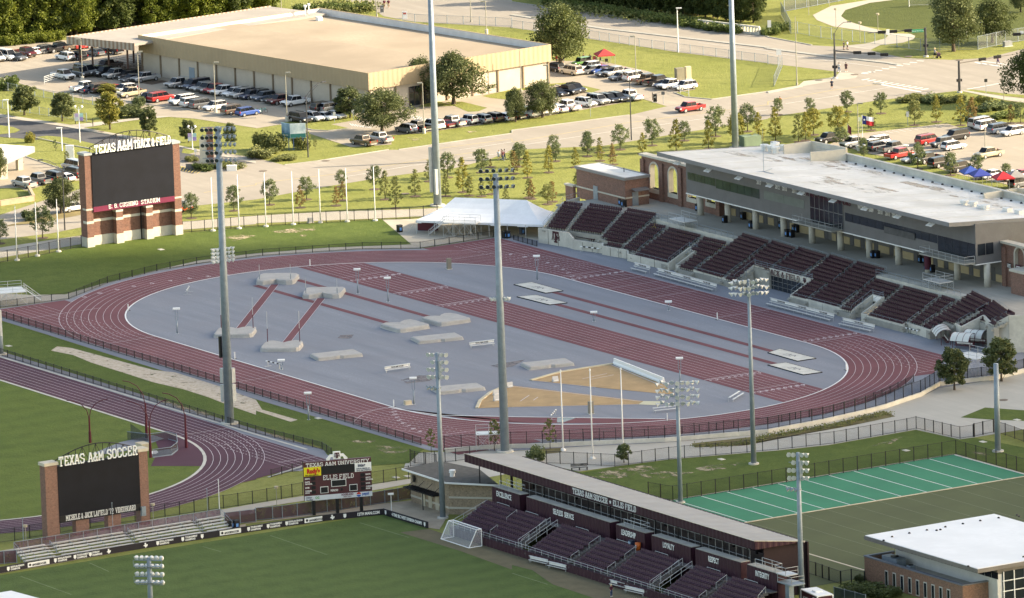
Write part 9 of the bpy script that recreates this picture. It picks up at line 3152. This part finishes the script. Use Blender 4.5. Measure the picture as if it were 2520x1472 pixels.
# PEOPLE
PPL=[]
def person(lab,p,ang,hgt_,top,leg,shoe=(.6,.6,.6),hair=(.03,.02,.015),hat=None,stride=.22,bare=.45,grp='people on foot',arms=(.25,-.25),skirt=False):
 """standing or walking figure facing +x, 1.75 m before scaling"""
 t=thing('person',lab,'person',p,ang,grp)
 k=hgt_/1.75
 t.scale=(k,k,k)
 V=[(0,0,.95,.135,.105),(0,0,1.12,.125,.10),(.01,0,1.32,.16,.11),(.0,0,1.46,.075,.07),(.015,0,1.54,.06,.06),(.02,0,1.64,.085,.10),(.015,0,1.73,.07,.08)]
 E=[(i,i+1)for i in range(6)]
 for s_,fwd in((-1,stride),(1,-stride)):
  b_=len(V)
  V+=[(0,s_*.10,.88,.10,.095),(fwd*.55,s_*.105,.50,.072,.07),(fwd*.8-max(0,-fwd)*.35,s_*.11,.09+max(0,-fwd)*.25,.042,.045),(fwd*.8-max(0,-fwd)*.35+.14,s_*.12,.04+max(0,-fwd)*.12,.04,.03)]
  E+=[(0,b_),(b_,b_+1),(b_+1,b_+2),(b_+2,b_+3)]
 for s_,fw_ in((-1,arms[0]),(1,arms[1])):
  b_=len(V)
  V+=[(0,s_*.20,1.40,.058,.055),(fw_*.35,s_*.25,1.13,.043,.042),(fw_*.75+.05,s_*.24,.90,.032,.03),(fw_*.8+.08,s_*.235,.82,.03,.02)]
  E+=[(2,b_),(b_,b_+1),(b_+1,b_+2),(b_+2,b_+3)]
 me=D.meshes.new('body')
 me.from_pydata([v[:3]for v in V],E,[])
 me.materials.append(skin)
 o=link('body',me,t)
 me.skin_vertices.new()if hasattr(me.skin_vertices,'new')else None
 md=o.modifiers.new('skin','SKIN')
 for i,v in enumerate(V):
  sv_=me.skin_vertices[0].data[i]
  sv_.radius=(v[3],v[4])
  sv_.use_root=(i==0)
 md.use_smooth_shade=True
 o.modifiers.new('sub','SUBSURF').levels=1
 o.modifiers['sub'].render_levels=1
 PPL.append(o)
 mt_=mat('cloth_%d_%d_%d'%tuple(int(x*999)for x in top),top,.85)
 ml=mat('cloth_%d_%d_%d'%tuple(int(x*999)for x in leg),leg,.85)
 el=lambda x,y,z,a,b_,n_=10:[(x+a*math.cos(2*math.pi*i/n_),y+b_*math.sin(2*math.pi*i/n_),z)for i in range(n_)]
 m=M().loft([el(0,0,.93,.13,.185),el(0,0,1.1,.125,.175),el(.01,0,1.3,.14,.205),el(.01,0,1.42,.11,.19),el(.0,0,1.48,.07,.09)])
 for s_,fw_ in((-1,arms[0]),(1,arms[1])):
  m.tube((0,s_*.17,1.42),(fw_*.3,s_*.25,1.17),.078,.07,8)
 m.build('shirt',mt_,t,True)
 m=M()
 zl=bare
 m.loft([el(0,0,.80,.125,.18),el(0,0,.96,.132,.182)])
 for s_,fwd in((-1,stride),(1,-stride)):
  a_=Vector((0,s_*.095,.86))
  kn=Vector((fwd*.55,s_*.105,.50))
  an=Vector((fwd*.8-max(0,-fwd)*.35,s_*.11,.12+max(0,-fwd)*.25))
  m.tube(a_,a_.lerp(kn,1 if zl<.5 else .75),.115,.095,8)
  if zl<.3:
   m.tube(kn,an,.092,.07,8)
 m.build('shorts' if zl>=.3 else 'trousers',ml,t,True)
 m=M()
 for s_,fwd in((-1,stride),(1,-stride)):
  x=fwd*.8-max(0,-fwd)*.35
  z=.0+max(0,-fwd)*.2
  m.box(x-.07,s_*.115-.05,z,x+.2,s_*.115+.05,z+.09)
 m.build('shoes',mat('shoe_%d'%int(shoe[0]*99),shoe,.7),t)
 if hat:
  hm=M().tube((.015,0,1.70),(.015,0,1.72),.2,.19,14).tube((.015,0,1.72),(.015,0,1.83),.115,.09,12)
  hm.build('hat',mat('straw_hat',hat,.9),t)
 else:
  M().loft([el(-.02,0,1.62,.09,.095),el(-.015,0,1.70,.105,.10),el(.0,0,1.78,.07,.07)]).build('hair',mat('hair_%d'%int(hair[0]*999),hair,.8),t,True)
 return t
toward=VC
person('person in straw hat, maroon shirt and jeans standing on the olive pitch edge',T(2,3,975,1458),toward+.5,1.8,(.07,.012,.03),(.05,.075,.14),hat=(.6,.5,.32),bare=.1,stride=.06)
person('left of two people in maroon shirts walking behind the warehouse',T(1,0,1260,82),toward+.3,1.85,(.09,.015,.03),(.25,.2,.14))
person('right of two people in maroon shirts walking behind the warehouse',T(1,0,1302,84),toward+.2,1.9,(.085,.014,.028),(.28,.23,.16))
person('person in navy running clothes crossing the road towards the camera',T(3,0,627,875),toward,1.85,(.02,.03,.06),(.015,.017,.03),stride=.14)
person('person in white shirt and jeans beside the signal mast on the lawn corner',T(3,0,698,705),toward+2.6,1.75,(.6,.58,.58),(.10,.16,.26),bare=.1)
person('person in dark dress and boots beside the signal mast',T(3,0,767,705),toward+2.8,1.8,(.06,.02,.03),(.05,.02,.025),hair=(.05,.03,.02))
person('left of two people in black skirts and boots near the curved path',T(3,0,745,490),toward+.8,1.7,(.06,.06,.07),(.02,.02,.02),(.03,.02,.02))
person('right of two people in black skirts and boots near the curved path',T(3,0,780,488),toward+.9,1.75,(.62,.6,.6),(.02,.02,.025),(.03,.02,.02))
person('person in purple clothes on the far zebra crossing',T(3,0,2257,632),toward-1.2,1.8,(.09,.04,.16),(.07,.035,.12),bare=.1)
person('person in grey cap pushing a pram past the tall oak',T(3,0,1637,570),VR,1.9,(.22,.24,.27),(.02,.02,.025),arms=(.7,.7),hat=(.5,.52,.55))
pm_=thing('pram','small dark pram pushed along the kerb by the tall oak','pram',T(3,0,1675,572),VR)
M().loft([[(x*k,y*k,z)for x,y in((-.35,-.25),(.35,-.25),(.35,.25),(-.35,.25))]for k,z in((.7,.35),(1,.6),(1.05,.9),(.6,1.05))]).build('seat_shell',mat('plum_cloth',(.12,.07,.09),.8),pm_)
for x,y in((-.3,-.25),(-.3,.25),(.35,0)):
 w=M().tube((0,-.04,0),(0,.04,0),.2,.2,10).build('wheel',rubber,pm_)
 w.location=(x,y,.2)
M().bar((-.3,-.2,.5),(-.65,-.2,1.05),.04,.04).bar((-.3,.2,.5),(-.65,.2,1.05),.04,.04).build('handle',black_p,pm_)
for i,(u,v,top,leg,lab)in enumerate(((2383,98,(.62,.62,.62),(.55,.55,.55),'leftmost of four people on the pavement behind the tower lamps, dressed in white'),(2412,92,(.50,.30,.28),(.4,.25,.22),'second of four people on the pavement behind the tower lamps'),(2425,102,(.10,.02,.03),(.06,.09,.16),'person in dark red shirt and jeans striding on the pavement behind the tower lamps'),(2440,88,(.6,.42,.42),(.07,.10,.18),'rightmost of four people on the pavement behind the tower lamps'))):
 person(lab,T(1,1,u,v),toward+(1.2 if i else 0),1.8,top,leg,bare=.1 if i>1 else .45)
for i,(u,v,top,lab)in enumerate(((440,625,(.55,.03,.05),'person in red shirt under the tall dark oak'),(505,625,(.03,.03,.04),'person in black under the tall dark oak'),(703,615,(.12,.05,.05),'person in brown beside the green jeep'),(768,618,(.04,.04,.05),'person in dark clothes at the picnic canopy'))):
 person(lab,T(2,0,u,v),toward+i,1.75,top,(.12,.12,.13),stride=.08)
person('person with orange top on the verge behind the slim tree',T(3,0,118,1040),toward,1.75,(.55,.14,.02),(.05,.05,.06),grp='people on foot')
bn=thing('park_bench','black slatted park bench against the plaza fence beside the soccer stand roof','bench',T(2,3,662,218),VR+.22)
for k in range(4):
 M().box(-1.3,-.3+k*.14,.45,1.3,-.2+k*.14,.48).build('seat_slat',fence_b,bn)
for k in range(3):
 M().box(-1.3,.28,.58+k*.15,1.3,.31,.68+k*.15).build('back_slat',fence_b,bn)
for x in(-1.2,0,1.2):
 M().box(x-.04,-.3,0,x+.04,.3,.45).build('leg',fence_b,bn)
mh=M()
for q in('1 1 70 208','1 1 685 108','0 0 985 1297','3 0 500 790','3 0 1378 558','3 0 1880 592','3 0 850 735','3 1 0 0','3 2 2308 985','1 1 1465 432','0 1 165 100','0 1 200 125'):
 c,r,u,v=[float(x)for x in q.split()]
 p=T(int(c),int(r),u,v)
 mh.tube((p.x,p.y,.03),(p.x,p.y,.075),.75,.75,14)
tag(mh.build('manhole_covers',mat('dull_iron',(.16,.13,.10),.8,.2)),kind='structure')
vl=M()
for q in('1 3 1375 290','1 3 1490 278','0 2 85 455','2 3 2055 112','0 1 1580 980','1 2 610 1165','3 2 2445 1180','3 2 2110 1395','3 3 1355 25'):
 c,r,u,v=[float(x)for x in q.split()]
 p=T(int(c),int(r),u,v)
 vl.box(p.x-.6,p.y-.4,.03,p.x+.6,p.y+.4,.085)
tag(vl.build('drain_covers',concrete),kind='structure')
dg=bpy.context.evaluated_depsgraph_get()
for o in[x for x in COL.objects if x.type=='FONT']:
 me=D.meshes.new_from_object(o.evaluated_get(dg))
 nm=o.name.split('.')[0]
 n=D.objects.new(nm,me)
 COL.objects.link(n)
 n.parent=o.parent
 n.matrix_local=o.matrix_local.copy()if o.parent else o.matrix_basis.copy()
 for k in('kind','label'):
  if k in o:
   n[k]=o[k]
 D.objects.remove(o)
for o in PPL:
 me=D.meshes.new_from_object(o.evaluated_get(dg))
 o.modifiers.clear()
 o.data=me
 # CAMERA, LIGHT
cam=D.cameras.new('camera')
cam.sensor_width=36
cam.lens=36*FPX/2520
cam.clip_start=5
cam.clip_end=9000
co=D.objects.new('camera',cam)
COL.objects.link(co)
mw=Matrix(((CR.x,CU.x,-CF.x,CAM.x),(CR.y,CU.y,-CF.y,CAM.y),(CR.z,CU.z,-CF.z,CAM.z),(0,0,0,1)))
co.matrix_world=mw
SC.camera=co
EL=R(24)
AZ=math.atan2(CR.y,CR.x)+R(4)
sd=Vector((math.cos(AZ)*math.cos(EL),math.sin(AZ)*math.cos(EL),math.sin(EL)))
sun=D.lights.new('sun','SUN')
sun.energy=4.8
sun.angle=R(.53)
sun.color=(1.0,.935,.83)
so=D.objects.new('sun',sun)
COL.objects.link(so)
so.rotation_euler=sd.to_track_quat('Z','Y').to_euler()
W=D.worlds.new('World')
SC.world=W
W.use_nodes=True
nt=W.node_tree
bg=nt.nodes['Background']
sky=nt.nodes.new('ShaderNodeTexSky')
sky.sky_type='NISHITA'
sky.sun_disc=False
sky.sun_elevation=EL
sky.sun_rotation=math.pi/2-AZ
sky.air_density=1.0
sky.dust_density=2.0
nt.links.new(sky.outputs[0],bg.inputs[0])
bg.inputs[1].default_value=.15
SC.view_settings.view_transform='Standard'
SC.view_settings.look='None'
SC.view_settings.gamma=1
SC.view_settings.exposure=1.5
SC.view_settings.use_white_balance=True
SC.view_settings.white_balance_temperature=8000
SC.view_settings.white_balance_tint=10
SC.render.engine='CYCLES'
SC.cycles.max_bounces=5
SC.cycles.transparent_max_bounces=12
cm=M()  # unseen cloud, added and shaped to keep the sun off the stadium
ctr=Vector((111,-70,0))+sd*1700
rx=Vector((math.cos(AZ),math.sin(AZ),0))
ry=Vector((-math.sin(AZ),math.cos(AZ),0))
nu,nv=40,20
rnd=random.Random(3)
ph=[rnd.uniform(0,6.28)for _ in range(12)]
rings=[]
for i in range(nv+1):
 th=math.pi*i/nv
 ring=[]
 for j in range(nu):
  f=2*math.pi*j/nu
  k=1+.05*math.sin(5*f+ph[0])*math.sin(3*th+ph[1])+.035*math.sin(9*f+ph[2])+.03*math.sin(13*f+ph[3])
  a=math.sin(th)*math.cos(f)
  b=math.sin(th)*math.sin(f)
  sg=lambda x,e:math.copysign(abs(x)**e,x)
  p=ctr+rx*(520*k*sg(a,.6))+ry*(235*k*sg(b,.7))+Vector((0,0,60*k*math.cos(th)))
  ring.append(tuple(p))
 rings.append(ring)
cm.loft(rings)
tag(cm.build('cloud',mat('cloud_vapour',(.85,.85,.86),.95,.04,.01,.05),smooth=True),kind='structure')
